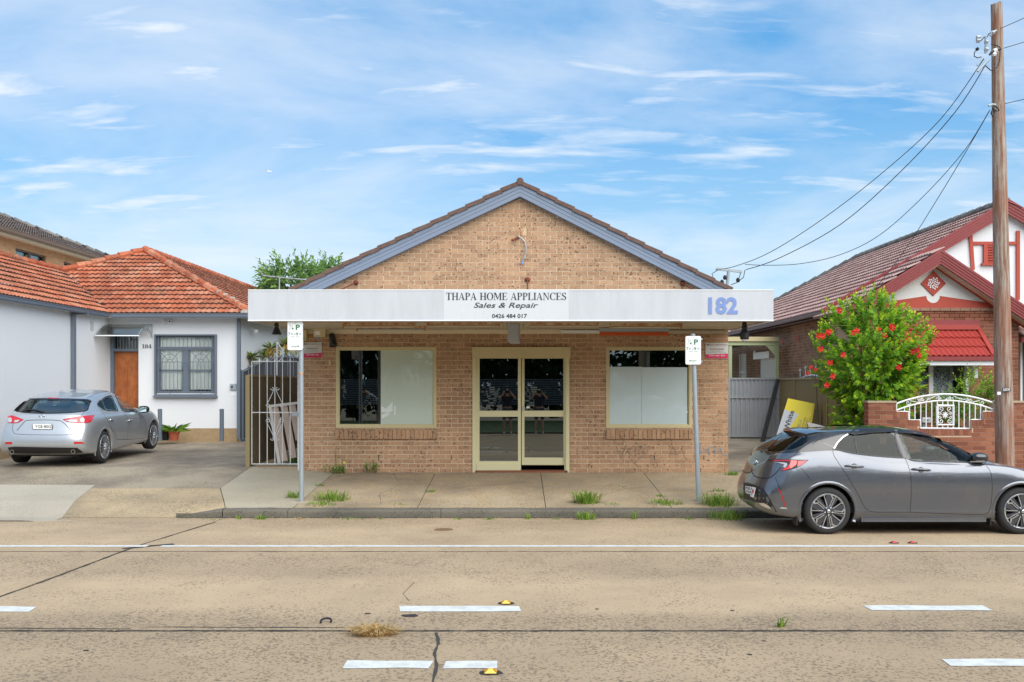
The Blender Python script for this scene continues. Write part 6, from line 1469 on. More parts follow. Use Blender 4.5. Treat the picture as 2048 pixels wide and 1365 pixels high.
# raised pavement markers
def marker(px, py, w, label, col, group, split=False):
    x, y = G(px, py, zroad); r = thing('road_marker', label, 'road marker', (x, y, zroad(y)), group)
    b = MB(); b.cr = .5; n = 16; b.add([(x+w*.95*(1+.12*math.sin(3*k+px))*math.cos(2*PI*k/n), y+w*.62*math.sin(2*PI*k/n), zroad(y)+.004) for k in range(n)]+[(x+w*.9*math.cos(2*PI*k/n), y+w*.55*math.sin(2*PI*k/n), zroad(y)+.010) for k in range(n)], [(k, (k+1) % n, n+(k+1) % n, n+k) for k in range(n)]+[tuple(range(n, 2*n))]); b.build('glue_pad', M['joint'], r)
    h = w*.24; a = w*.5; e = w*.42; z0 = zroad(y)+.010; b = MB(); b.cr = .5
    b.add([(x-a, y-e, z0), (x+a, y-e, z0), (x+a, y+e, z0), (x-a, y+e, z0), (x-a*.35, y-e*.45, z0+h), (x+a*.35, y-e*.45, z0+h), (x+a*.35, y+e*.45, z0+h), (x-a*.35, y+e*.45, z0+h)], [(0,3,2,1),(4,5,6,7),(0,1,5,4),(2,3,7,6),(1,2,6,5),(3,0,4,7)]); b.build('marker_body', M['mk_body'] if col == 'y' else M['mk_red'], r)
    for s_ in (-1, 1):
        b = MB(); b.cr = .5; p = [Vector((x+s_*a*1.0, y-e*.8, z0+.004)), Vector((x+s_*a*1.0, y+e*.8, z0+.004)), Vector((x+s_*a*.42, y+e*.4, z0+h*.95)), Vector((x+s_*a*.42, y-e*.4, z0+h*.95))]; nn = Vector((s_, 0, .6)).normalized()*.003
        b.quad(*[q+nn for q in (p if s_ < 0 else p[::-1])]); b.build('reflector', M['mk_orange'] if col == 'y' else M['mk_red'], r)
M['mk_body'] = mat('marker_yellow', srgb(250, 206, 80), .4); M['mk_orange'] = mat('marker_orange', srgb(236, 150, 20), .2); M['mk_red'] = mat('marker_red', srgb(190, 30, 40), .3)
marker(1012, 1208, .080, 'yellow reflective road marker beside the upper centre lane dash', 'y', 'yellow reflective road markers')
marker(981, 1347, .085, 'yellow reflective road marker on a black pad at the bottom edge of the road', 'y', 'yellow reflective road markers')
marker(1788, 1087, .07, 'left one of two red road markers beside the edge line', 'r', 'red road markers')
marker(1825, 1087, .07, 'right one of two red road markers beside the edge line', 'r', 'red road markers')
x, y = G(652, 1247, zroad); b = MB(); b.cr = .5; b.tube([(x+.045*math.cos(math.radians(a)), y+.045*math.sin(math.radians(a)), .02+.012*math.sin(math.radians(a))) for a in range(-20, 215, 18)], .009, 6); tag(b.build('rubber_ring', M['black']), 'broken black rubber ring lying on the concrete road', 'ring')
x, y = G(663, 1282, zroad); 
# small airliner
pl = thing('aeroplane', 'tiny distant white aeroplane low in the blue sky left of the shop', 'aeroplane', W(537, 343, 900))
c = W(537, 343, 900); b = MB(); b.cr = .5; b.tube([c+Vector((-2.2, 0, .15)), c+Vector((-1.2, 0, .1)), c+Vector((2.4, 0, -.25)), c+Vector((3, 0, -.3))], .5, 8, taper=[.15, .55, .5, .1]); b.build('fuselage', M['white'], pl)
b = MB(); b.cr = .5; b.obox(c+Vector((0, 0, -.1)), (.6, 0, 0), (.4, 3, .5), (0, 0, .06)); b.build('wing', M['white'], pl); b = MB(); b.cr = .5; b.obox(c+Vector((-1.9, 0, .7)), (.35, 0, 0), (0, .06, 0), (-.2, 0, .6)); b.build('tail_fin', M['inkred'], pl)
# television aerial behind the left verge
ae = thing('tv_aerial', 'thin silver television aerial against the tree left of the shop gable', 'aerial', W(559, 580, 30)); d = 30
b = MB(); b.cr = .5; b.tube([W(558, 600, d), W(559, 556, d)], .02, 6); b.build('mast', M['galv'], ae); b = MB(); b.cr = .5; b.tube([W(526, 552, d), W(612, 560, d)], .018, 6); b.build('boom', M['galv'], ae); b = MB(); b.cr = .5; b.tube([W(520, 541, d), W(526, 553, d)], .008, 4); b.build('element', M['galv'], ae)
for k in range(4): p = W(535+k*18, 552.5+k*1.7, d); b = MB(); b.cr = .5; b.tube([p+Vector((0, -.5, 0)), p+Vector((0, .5, 0))], .01, 4); b.build('element', M['galv'], ae)

# ------------------------------------------------------------------ vegetation
def leafmat(name, a, b_, c_, trans=.35):
    m = bpy.data.materials.new(name); m.use_nodes = True; t = NT(m.node_tree); p = t.n['Principled BSDF']; out = t.n['Material Output']
    r = t.attr('rnd'); c = t.ramp(r, (0.0, a), (.5, b_), (1.0, c_)); t.set(p.inputs['Base Color'], c); p.inputs['Roughness'].default_value = .5; p.inputs['Specular IOR Level'].default_value = .35
    tr = t.new('ShaderNodeBsdfTranslucent'); t.set(tr.inputs[0], c); mx = t.new('ShaderNodeMixShader'); mx.inputs[0].default_value = trans
    t.l.new(p.outputs[0], mx.inputs[1]); t.l.new(tr.outputs[0], mx.inputs[2]); t.l.new(mx.outputs[0], out.inputs[0]); return m
M['hib'] = leafmat('hibiscus_leaf', srgb(74, 124, 38), srgb(134, 182, 46), srgb(214, 228, 56))
M['leaf'] = leafmat('garden_leaf', srgb(60, 100, 40), srgb(108, 150, 50), srgb(160, 190, 70))
M['leafaut'] = leafmat('mixed_leaf', srgb(110, 130, 50), srgb(190, 150, 70), srgb(214, 130, 66))
M['treeleaf'] = leafmat('tree_leaf', srgb(76, 112, 60), srgb(116, 152, 78), srgb(156, 188, 100))
M['darkleaf'] = leafmat('dark_leaf', srgb(30, 48, 26), srgb(44, 66, 32), srgb(64, 88, 42))
M['grass'] = leafmat('grass_blade', srgb(84, 124, 40), srgb(122, 160, 56), srgb(176, 188, 96))
M['drygrass'] = leafmat('dry_grass', srgb(196, 166, 110), srgb(214, 186, 130), srgb(176, 140, 86))
M['bark'] = mat('bark', fn=grime(srgb(110, 92, 72), .5, 6, 40, .9, .5, .6))
M['yucca'] = leafmat('yucca_leaf', srgb(70, 96, 48), srgb(120, 146, 70), srgb(186, 184, 110))
def rv(): 
    while True:
        v = Vector((R()*2-1, R()*2-1, R()*2-1))
        if .05 < v.length < 1: return v.normalized()
def leaf_(b, p, d, n, L, w, r=None, droop=.25):
    d = d.normalized(); s = d.cross(n)
    if s.length < .05: s = d.cross(Vector((0, 0, 1)))
    s.normalize(); n = s.cross(d).normalized()
    b.cr = R() if r is None else r
    t_ = p+d*L-Vector((0, 0, L*droop)); m = p+d*L*.45
    b.add([p, m+s*w*.5-n*w*.12, t_, m-s*w*.5-n*w*.12], [(0, 1, 2), (0, 2, 3)])
def shoots(b, pts, L=(.2, .4), nleaf=12, lw=(.08, .045), tipbright=True, up=.6, stem=None):
    for p, dr in pts:
        l = L[0]+(L[1]-L[0])*R(); d = (dr+Vector((0, 0, up))+rv()*.3).normalized()
        for k in range(nleaf):
            s_ = (k+.5)/nleaf; q = p+d*(l*s_); a = k*2.4+R(); pe = d.cross(Vector((.3, .2, 1))).normalized(); pe2 = d.cross(pe)
            out = pe*math.cos(a)+pe2*math.sin(a); ld = (out*(1.0-.55*s_)+d*(.5+.9*s_)).normalized()
            sz = (.75+.5*R())*(1-.35*s_)
            leaf_(b, q, ld, d, lw[0]*sz, lw[1]*sz, r=min(1, max(0, (.25+.6*s_**2 if tipbright else .4)+(R()-.5)*.45)))
def envelope(c, rad, n, shell=.55, cond=None):
    out = []
    while len(out) < n:
        v = rv(); k = (shell+(1-shell)*R()**.6); p = Vector((c[0]+v.x*rad[0]*k, c[1]+v.y*rad[1]*k, c[2]+v.z*rad[2]*k))
        bump = 1+.28*noise.noise(p*1.6)
        p = Vector((c[0]+(p.x-c[0])*bump, c[1]+(p.y-c[1])*bump, c[2]+(p.z-c[2])*bump))
        if cond and not cond(p): continue
        out.append((p, v))
    return out
# hibiscus
dH = 20.1; hc = W(1745, 715, dH); hb0 = Vector((X_(1745, dH), dH, .3))
hib = thing('hibiscus_bush', 'big bright green hibiscus bush with red flowers beside the olive fence', 'bush', hb0)
def hcond(p):
    z = (p.z-hb0.z); lim = .28+.78*min(1, max(0, z)/1.7)**.9
    return abs(p.x-hc.x) < lim*1.15
b = MB()
pts = envelope(hc, (.98, .9, 1.24), 760, .4, hcond)
shoots(b, pts, (.16, .36), 13, (.12, .078))
low = envelope((hc.x+.02, dH, 1.35), (.80, .7, .98), 380, .3, hcond); shoots(b, low, (.12, .28), 12, (.115, .075))
for (px, py) in ((1655, 645), (1672, 620), (1720, 596), (1762, 594), (1815, 619), (1838, 640), (1850, 670), (1642, 690), (1636, 676), (1700, 606), (1790, 627), (1846, 705), (1735, 592), (1690, 630), (1780, 604), (1650, 660), (1855, 664)):
    p = W(px, py+26, dH); shoots(b, [(p+Vector((R()-.5, 0, R()-.5))*.12, (p-hc).normalized()*.5) for _ in range(4)], (.25, .42), 15, (.095, .055), up=1.1)
b.build('foliage', M['hib'], hib)
b = MB(); b.cr = .5
for k in range(16):
    e = pts[k*7][0]; m_ = hb0.lerp(e, .5)+Vector((0, 0, .25)); b.tube([hb0+rv()*.08, m_, e], .02, 5, taper=[.03, .02, .006])
b.build('trunk', M['bark'], hib)
M['petal'] = leafmat('red_petal', srgb(200, 20, 24), srgb(224, 36, 34), srgb(240, 70, 50), .3); M['stamen'] = mat('stamen', srgb(236, 150, 90), .6)
def flower(px, py, dd, s_=1.0):
    p = W(px, py, dd); b = MB(); f = Vector((R()*.6-.3, -1, R()*.5-.2)).normalized(); u_ = f.cross(Vector((0, 0, 1))).normalized(); v_ = u_.cross(f)
    for k in range(5):
        a = 2*PI*k/5+px; o = u_*math.cos(a)+v_*math.sin(a); w_ = u_*-math.sin(a)+v_*math.cos(a); r = .062*s_; b.cr = R()
        b.add([p, p+o*r*.6+w_*r*.42+f*r*.25, p+o*r*1.1+w_*r*.3+f*r*.15, p+o*r*1.2+f*r*.05, p+o*r*1.1-w_*r*.3+f*r*.15, p+o*r*.6-w_*r*.42+f*r*.25], [(0, 1, 2, 3), (0, 3, 4, 5)])
    fo = b.build('flower', M['petal'], hib)
    b = MB(); b.cr = .5; b.tube([p, p+f*.07*s_+Vector((0, 0, -.01))], .006, 4); b.build('stamen', M['stamen'], fo)
for px, py in ((1678, 621), (1706, 666), (1713, 662), (1756, 659), (1784, 653), (1769, 671), (1816, 679), (1825, 704), (1637, 672), (1646, 673), (1641, 699), (1686, 710), (1798, 735), (1665, 753), (1654, 771), (1660, 726), (1838, 712), (1656, 665), (1784, 657), (1659, 664), (1835, 700)):
    flower(px, py, dH-.98 if 1660 < px < 1800 else dH-.75, .9)
# roses by the spear fence, garden behind the front fence
def shrub(name, label, cat, px, py, d, rad, n, m, lw=(.07, .04), up=.6, nl=10, z0=None, group=None, L=(.12, .28), tip=True):
    c = W(px, py, d); zb_ = z0 if z0 is not None else .35
    r = thing(name, label, cat, (c.x, d, zb_), group); b = MB(); pts = envelope(c, rad, n, .35); shoots(b, pts, L, nl, lw, up=up, tipbright=tip); b.build('foliage', M[m], r)
    b = MB(); b.cr = .5
    for k in range(5): e = pts[k*3][0]; b.tube([Vector((c.x, d, zb_)), Vector((c.x, d, zb_)).lerp(e, .6), e], .01, 4)
    b.build('stem', M['bark'], r); return r
rz = shrub('rose_bush', 'sparse rose bush with crimson blooms beside the white spear tips', 'bush', 1640, 745, 23.4, (.22, .2, .3), 30, 'leaf', z0=.4)
hib_ = hib; hib = rz
for px, py in ((1616, 747), (1622, 735), (1632, 741), (1643, 746), (1650, 737), (1655, 765)): flower(px, py, 23.1, .8)
hib = hib_
shrub('garden_shrub', 'orange tinged leafy shrub behind the left half of the white infill', 'shrub', 1822, 818, 20.2, (.42, .4, .5), 130, 'leafaut', lw=(.08, .035))
shrub('garden_shrub', 'dense green shrub behind the middle of the white infill', 'shrub', 1905, 822, 20.0, (.62, .45, .36), 220, 'leaf')
shrub('garden_shrub', 'bright green shrub under the window hood left of the pole', 'shrub', 1950, 785, 20.6, (.38, .4, .38), 110, 'hib', up=1.0, L=(.2, .4))
shrub('garden_shrub', 'small green shrub right against the power pole', 'shrub', 1978, 790, 20.6, (.16, .3, .35), 50, 'leaf')
shrub('garden_shrub', 'light green feathery shrub at the right foot of the hibiscus', 'shrub', 1806, 775, 20.9, (.25, .3, .5), 90, 'leaf', lw=(.12, .02), up=.8)
def tree(name, label, px, py, d, rad, n, m, lw, zb_=.3, group=None, nl=9, L=(.4, .9), trunk=.16):
    c = W(px, py, d); r = thing(name, label, 'tree', (c.x, d, zb_), group)
    b = MB(); pts = envelope(c, rad, n, .4); shoots(b, pts, L, nl, lw, up=.3, tipbright=True); b.build('crown', M[m], r)
    b = MB(); b.cr = .5; base = Vector((c.x, d, zb_)); b.tube([base, base.lerp(c, .5)+Vector((.1, 0, 0)), c], .1, 8, taper=[trunk, trunk*.8, trunk*.5])
    for k in range(8): e = pts[k*5][0]; f_ = base.lerp(c, .55+.04*k); b.tube([f_, f_.lerp(e, .5)+Vector((0, 0, .2)), e], .05, 5, taper=[trunk*.4, trunk*.25, .02])
    b.build('trunk', M['bark'], r); return r
tree('leafy_tree', 'rounded green tree behind the aerial at the left of the shop gable', 583, 572, 42, (1.25, 1.3, .82), 330, 'treeleaf', (.34, .12))
tree('leafy_tree', 'green tree whose tip pokes above the left verge of the shop roof', 657, 566, 44, (.7, .9, .85), 190, 'treeleaf', (.32, .12))
# trees across the road, seen as reflections in the shop windows
for i, x in enumerate(range(-26, 30, 8)):
    tree('street_tree', 'tree', 0, 0, 1, (1, 1, 1), 1, 'darkleaf', (.1, .1)) if 0 else None
def rtree(x, y, z, rad, n, label):
    r = thing('street_tree', label, 'tree', (x, y, 0), 'trees across the road'); b = MB(); pts = envelope((x, y, z), rad, n, .3); shoots(b, pts, (.6, 1.3), 8, (.75, .4), up=.2); b.build('crown', M['darkleaf'], r)
    b = MB(); b.cr = .5; b.tube([(x, y, 0), (x, y, z)], .25, 8, taper=[.3, .2]); b.build('trunk', M['bark'], r)
for x, y, z, rad in ((-20, -19, 5.6, (5.5, 2.5, 4.4)), (-10, -20, 5.8, (6, 2.5, 4.6)), (0.5, -19, 5.8, (6, 2.5, 4.6)), (11, -20, 5.6, (6, 2.5, 4.4)), (21, -19, 5.8, (5.5, 2.5, 4.6)), (31, -18, 5.5, (5.5, 2.5, 4.4)), (-30, -18, 5.5, (5.5, 2.5, 4.4))):
    rtree(x, y, z, rad, 520, 'dark leafy tree reflected in the shop glass from across the road')
hd2 = MB(); pts = []
for i in range(700): pts.append((Vector((-30+60*R(), -15.5-R()*1.2, .2+2.6*R())), Vector((0, .5, .3))))
shoots(hd2, pts, (.3, .6), 7, (.45, .28)); hg = tag(hd2.build('hedge', M['darkleaf']), 'long dark hedge across the road reflected in the shop glass', 'hedge')
# grass verge across the road
vg = MB(); vg.cr = .5
for i in range(12): vg.quad((-60+10*i, -14, .05), (-50+10*i, -14, .05), (-50+10*i, -1.75, .04), (-60+10*i, -1.75, .04))
M['lawn'] = mat('verge_grass', fn=grime(srgb(62, 80, 42), .5, 2, 60, .9, .5, .6)); vg.build('grass_verge', M['lawn'], kind='structure')
M['slatgrey'] = mat('slat_grey', srgb(128, 128, 130), .7)
rh = thing('slatted_fence', 'pale horizontal slat fence across the road reflected in the shop glass', 'fence', (-4, -14.6, 0))
for k in range(12):
    b = MB(); b.cr = .5; b.box(-26, 26, -14.55, -14.5, .9+k*.12, .9+k*.12+.06); b.build('slat', M['slatgrey'], rh)
for k in range(14): b = MB(); b.cr = .5; b.box(-26+4*k-.05, -26+4*k+.05, -14.62, -14.56, 0, 2.4); b.build('post', M['slatgrey'], rh)
# grass tufts and weeds
def tuft(px, py, label, w=.25, h=.16, n=90, m='grass', zf=zpath, flat=.6, name='grass_tuft', cat='grass', group='grass tufts growing along the kerb', depth=.5, dz=0, seed=None):
    x, y = G(px, py, zf); b = MB(); r = None
    for k in range(n):
        a = R()*2*PI; rr = R()**.7; bx, by = x+w*rr*math.cos(a)*.75, y+w*depth*rr*math.sin(a); zz = zf(min(max(by, 0), 28))-.01+dz
        lean = Vector(((bx-x)*1.6/w*flat+(R()-.5)*.9, (by-y)*1.2/w*flat+(R()-.5)*.9-.15, 0)); hh = h*(.45+.75*R()); L1_ = Vector((lean.x*hh*.45, lean.y*hh*.45, hh*.72)); L2_ = Vector((lean.x*hh*1.15, lean.y*hh*1.15, hh*(1.0-.35*min(1, lean.length))))
        s_ = Vector((math.cos(a+1.3), math.sin(a+1.3), 0))*(.0045+.003*R()); p = Vector((bx, by, zz)); b.cr = R()
        b.add([p-s_, p+s_, p+L1_+s_*.8, p+L2_, p+L1_-s_*.8], [(0, 1, 2, 4), (4, 2, 3)])
    o = b.build(name, M[m]); return tag(o, label, cat, group)
tuft(665, 1000, 'green grass tuft on the footpath just right of the left parking sign', .42, .17, 230)
tuft(640, 1010, 'low grass in front of the left parking sign base', .35, .07, 110)
tuft(588, 996, 'yellow green grass tuft at the left of the left parking sign', .16, .13, 90)
tuft(862, 984, 'small green grass tuft in the footpath joint left of the door', .14, .06, 50)
tuft(640, 972, 'tiny grass sprig in the footpath joint behind the left parking sign', .10, .07, 35)
tuft(1172, 1006, 'large bright grass tuft on the kerb right of the door', .27, .22, 260)
tuft(1172, 1039, 'grass hanging over the kerb face below the large bright tuft', .22, .14, 120, zf=zroad, m='grass')
tuft(1330, 1008, 'flat wide grass patch on the kerb left of the right parking sign', .38, .09, 170)
tuft(1322, 993, 'tiny grass sprig in the diagonal footpath joint', .11, .05, 40)
tuft(1440, 1010, 'long straggly grass on the kerb behind the grey car', .42, .2, 300)
tuft(1455, 1039, 'grass spilling over the kerb beside the tail of the grey car', .4, .17, 200, zf=zroad)
tuft(1435, 983, 'small green grass patch on the footpath right of the right parking sign', .2, .06, 70)
tuft(1463, 950, 'weed at the right corner of the shop wall', .18, .09, 80)
tuft(1268, 1039, 'upright grass sprig at the kerb under the right window', .05, .17, 26, zf=zroad)
tuft(1055, 1039, 'small weed in the gutter below the door', .07, .11, 30, zf=zroad)
tuft(978, 1039, 'low weed in the gutter left of the door', .14, .05, 50, zf=zroad)
tuft(916, 1039, 'tiny gutter weed below the left window', .08, .04, 30, zf=zroad)
tuft(478, 1039, 'grass blades at the left drain hole in the kerb', .06, .09, 26, zf=zroad)
tuft(520, 1039, 'brownish green grass beside the right drain hole in the kerb', .12, .09, 50, zf=zroad)
tuft(600, 1039, 'dead orange grass at the kerb under the left parking sign', .1, .05, 40, zf=zroad, m='drygrass')
tuft(1245, 974, 'thin grass line in the footpath below the right window', .1, .03, 26)
tuft(1560, 1254, 'small dark weed growing from the road joint', .05, .1, 22, zf=zroad, group=None)
tuft(748, 1268, 'clump of dry straw coloured grass lying on the road joint', .21, .085, 420, m='drygrass', zf=zroad, group=None, name='dry_grass_clump', cat='dry grass', flat=1.4)
tuft(530, 938, 'green weeds at the foot of the bar gate', .38, .14, 130, group=None, name='weeds', cat='weeds')
tuft(590, 938, 'tall weeds between bar gate and shop wall', .10, .5, 60, group=None, name='weeds', cat='weeds')
tuft(425, 1039, 'thin weeds in the gutter beside the end of the kerb', .2, .03, 40, zf=zroad)
def weed(px, py, d, w, h, n, label, flower_=False):
    x = X_(px, d); z0 = zpath(d); r = thing('weed', label, 'weed', (x, d, z0), 'leafy weeds at the foot of the shop wall'); b = MB()
    pts = [(Vector((x+(R()-.5)*w*1.2, d-.02-R()*.1, z0+h*.65*R())), Vector(((R()-.5)*1.4, -.4, .6))) for _ in range(n)]
    shoots(b, pts, (.06, .14), 9, (.045, .02), up=.5); b.build('foliage', M['leaf'], r)
    if flower_:
        b = MB(); b.cr = .5; b.tube([(x+.02, d-.05, z0), (x+.0, d-.05, z0+.42)], .006, 4); b.build('stem', M['grass'], r); shb = MB(); shoots(shb, [(Vector((x+(R()-.5)*.04, d-.05, z0+.15+.08*k)), Vector((0, 0, 1))) for k in range(5)], (.05, .08), 6, (.04, .012)); shb.build('stalk_leaves', M['darkleaf'], r)
        b = MB(); b.cr = .5; b.lathe([(.02, 0), (.02, .01), (0, .016)], (x+.17, d-.06, Z_(925, d)), axis=(0, -1, 0), n=10); b.build('yellow_flower', M['yellow'], r); b = MB(); b.cr = .5; b.tube([(x+.1, d-.05, z0), (x+.17, d-.06, Z_(925, d))], .004, 4); b.build('stem', M['grass'], r)
weed(672, 945, 18.35, .32, .14, 46, 'spreading weed with a tall stalk and a yellow flower at the foot of the wall', True)
weed(744, 943, 18.37, .2, .2, 30, 'rounded bright green weed growing at the foot of the wall')
# potted plants by the white house
def pot(px, d, w, h, m, label, long_):
    x = X_(px, d); z0 = zdrive(d); r = thing('potted_plant', label, 'plant', (x, d, z0), 'potted plants in front of the white house')
    b = MB(); b.cr = .5; b.lathe([(w*.72, 0), (w, h*.85), (w*1.1, h*.85), (w*1.1, h), (w*.95, h), (w*.9, h*.9), (0, h*.9)], (x, d, z0), n=18, cap=False); b.build('pot', M[m], r); b = MB()
    for k in range(70 if not long_ else 46):
        a = R()*2*PI; e = .35+R()*.9; dr = Vector((math.cos(a), math.sin(a), e)); leaf_(b, Vector((x, d, z0+h*.9))+Vector((math.cos(a), math.sin(a), 0))*w*.4, dr, Vector((0, 0, 1)), (.2+.2*R())*(1.5 if long_ else 1), .05 if not long_ else .03, droop=.3)
    b.build('foliage', M['leaf'], r)
M['terracotta'] = mat('terracotta_pot', fn=grime(srgb(176, 92, 64), .3, 6, 40, .8, .1, .7))
pot(331, 24.9, .12, .22, 'black', 'leafy plant in a black pot beside the left bollard', False); pot(348, 24.8, .14, .24, 'terracotta', 'spiky plant in a terracotta pot on the driveway', True)
# yuccas in the passage
def yucca(px, py, d, n, L, label):
    c = W(px, py, d); r = thing('yucca', label, 'plant', (c.x, d, .5), 'yuccas behind the gates'); b = MB()
    for k in range(n):
        a = R()*2*PI; e = -.5+1.9*R(); dr = Vector((math.cos(a), math.sin(a), e)).normalized(); leaf_(b, c, dr, Vector((0, 0, 1)), L*(.7+.4*R()), .05, droop=.15)
    b.build('foliage', M['yucca'], r); b = MB(); b.cr = .5; b.tube([(c.x, d, .5), c], .05, 6); b.build('trunk', M['bark'], r)
yucca(504, 716, 26.5, 60, .36, 'spiky yucca nearest the blue grey downpipe'); yucca(543, 698, 27.5, 60, .4, 'spiky yucca in the middle of the three behind the bar gate'); yucca(573, 690, 28.5, 60, .42, 'spiky yucca behind the left parking sign'); yucca(528, 714, 27, 40, .35, 'low yucca between the left and middle ones')
shrub('passage_shrub', 'bronze and green shrub at the back of the passage beside the shop wall', 'shrub', 585, 716, 27.0, (.7, .4, .28), 110, 'leafaut', z0=.5)
shrub('passage_shrub', 'green shrub filling the gap between the yuccas', 'shrub', 548, 718, 28.2, (.7, .4, .26), 110, 'leaf', z0=.5)

# dead leaves and grit along the gutter and wall foot, too many to count
M['litter'] = leafmat('leaf_litter', srgb(120, 92, 58), srgb(160, 132, 80), srgb(196, 176, 96), .1)
b = MB()
for k in range(520):
    if k % 3: x, y, zf_ = -5.2+17*R(), 14.86-abs(random.gauss(0, .07)), zroad
    else: x, y, zf_ = -4.1+8.2*R(), 18.42-abs(random.gauss(0, .08)), zpath
    leaf_(b, Vector((x, y, zf_(y)+.004)), Vector((R()-.5, R()-.5, .1)), Vector((0, 0, 1)), .012+.03*R(), .008+.014*R(), droop=-.1)
for k in range(160):
    x, y = -6+14*R(), 7.0+11*R()
    if 14.6 < y < 15.2: continue
    z_ = zroad(y) if y < 14.8 else zpath(y)
    if y > 15 and x < -3.5: continue
    leaf_(b, Vector((x, y, z_+.005)), Vector((R()-.5, R()-.5, .1)), Vector((0, 0, 1)), .012+.02*R(), .01+.01*R(), droop=-.1)
lt = b.build('leaf_litter', M['litter'], kind='stuff'); tag(lt, 'dead leaves and grit along the gutter and the foot of the wall', 'leaf litter')
for px, py, w, n, lab in ((700, 1039, .3, 40, 'sparse weeds in the gutter right of the left parking sign'), (760, 1039, .1, 20, 'tiny weed in the gutter under the left window'), (1110, 1039, .12, 24, 'tiny weed in the gutter under the door'), (1375, 1039, .2, 50, 'weeds in the gutter beside the right parking sign'), (800, 1010, .2, 24, 'faint grass line at the kerb under the left window'), (1226, 1010, .2, 30, 'faint grass line at the kerb right of the large tuft')):
    tuft(px, py, lab, w, .045, n, zf=zroad if py > 1020 else zpath)
# ------------------------------------------------------------------ cars
import numpy as np
def paint(name, base, metal=.55, rough=.32):
    def fn(t, p):
        v = t.obj(); n = t.noise(v, 900, 2, .5); d = t.noise(t.pos(), 2.5, 4, .6)
        t.set(p.inputs['Base Color'], t.mix(t.math('MULTIPLY', t.ramp(d, (.45, 0.0), (.7, 1.0)), .12), t.mix(t.math('MULTIPLY', n, .25), base, sc(base, 1.4)), srgb(150, 140, 124)))
        p.inputs['Metallic'].default_value = metal; p.inputs['Roughness'].default_value = rough; p.inputs['Coat Weight'].default_value = 1.0; p.inputs['Coat Roughness'].default_value = .03
    return mat(name, base, fn=fn)
M['silver'] = paint('silver_car_paint', srgb(180, 184, 188), .6, .36)
M['grey'] = paint('dark_grey_car_paint', srgb(100, 104, 112), .65, .22)
M['blackpaint'] = paint('black_car_paint', (.012, .013, .016), .2, .3)
M['whitecar'] = paint('white_car_paint', srgb(236, 238, 240), .0, .3)
M['cartrim'] = mat('black_trim', (.015, .015, .016), .45)
M['chrome'] = mat('chrome', srgb(214, 218, 222), .12, metal=1)
M['alloy'] = mat('machined_alloy', srgb(196, 198, 202), .28, metal=.85)
M['alloydark'] = mat('dark_alloy', srgb(84, 86, 92), .35, metal=.7)
M['tyre'] = mat('tyre', fn=grime((.03, .03, .031), .3, 20, 60, .8, .2, .6))
M['lampred'] = mat('red_lens', srgb(186, 18, 28), .12, coat=1); M['lampredb'] = mat('bright_red_lens', srgb(236, 52, 44), .12, coat=1); M['lampclear'] = mat('clear_lens', srgb(176, 176, 180), .25, coat=.5)
M['seam'] = mat('panel_gap', (.008, .008, .009), .9)
M['carglass'] = glassmat('car_glass', (.72, .84, .80), .0, 0, .95, .55); M['privacy'] = glassmat('privacy_glass', (.20, .22, .23), .0, 0, .85, .7)
M['cabin'] = mat('cabin_black', (.02, .02, .021), .8); M['seat'] = mat('seat_fabric', (.035, .035, .038), .9)
M['exhaust'] = mat('exhaust_tip', srgb(200, 200, 196), .2, metal=1); M['plate'] = mat('number_plate_white', srgb(226, 226, 222), .35)

def bspl(P, axis, n, mode):
    """dense uniform cubic B-spline through near-interpolating controls along axis; mode 'sym' mirrors y at both ends, 'open' extrapolates"""
    P = np.moveaxis(P, axis, 0)
    def pad(A):
        if mode == 'sym': f = A[1]*np.array([1, -1, 1]); g_ = A[-2]*np.array([1, -1, 1])
        else: f = 2*A[0]-A[1]; g_ = 2*A[-1]-A[-2]
        return np.concatenate([f[None], A, g_[None]], 0)
    C = P.copy()
    for _ in range(3):
        A = pad(C); B = (A[:-2]+4*A[1:-1]+A[2:])/6; C = C+(P-B)*.9
    A = pad(C); out = []
    for i in range(len(P)-1):
        for k in range(n):
            s = k/n; w = ((1-s)**3/6, (3*s**3-6*s**2+4)/6, (-3*s**3+3*s**2+3*s+1)/6, s**3/6)
            out.append(w[0]*A[i]+w[1]*A[i+1]+w[2]*A[i+2]+w[3]*A[i+3])
    A_ = (A[-3]+4*A[-2]+A[-1])/6; out.append(A_)
    return np.moveaxis(np.array(out), 0, axis)
def interp(pts, x):
    xs = [p[0] for p in pts]; zs = [p[1] for p in pts]; return float(np.interp(x, xs, zs))
REAR = [(0, 0), (.006, .36), (.03, .68), (.11, .885), (.24, .965), (.46, .995)]
FRONT = [(.62, .985), (.36, .935), (.16, .80), (.05, .52), (.008, .24), (0, 0)]
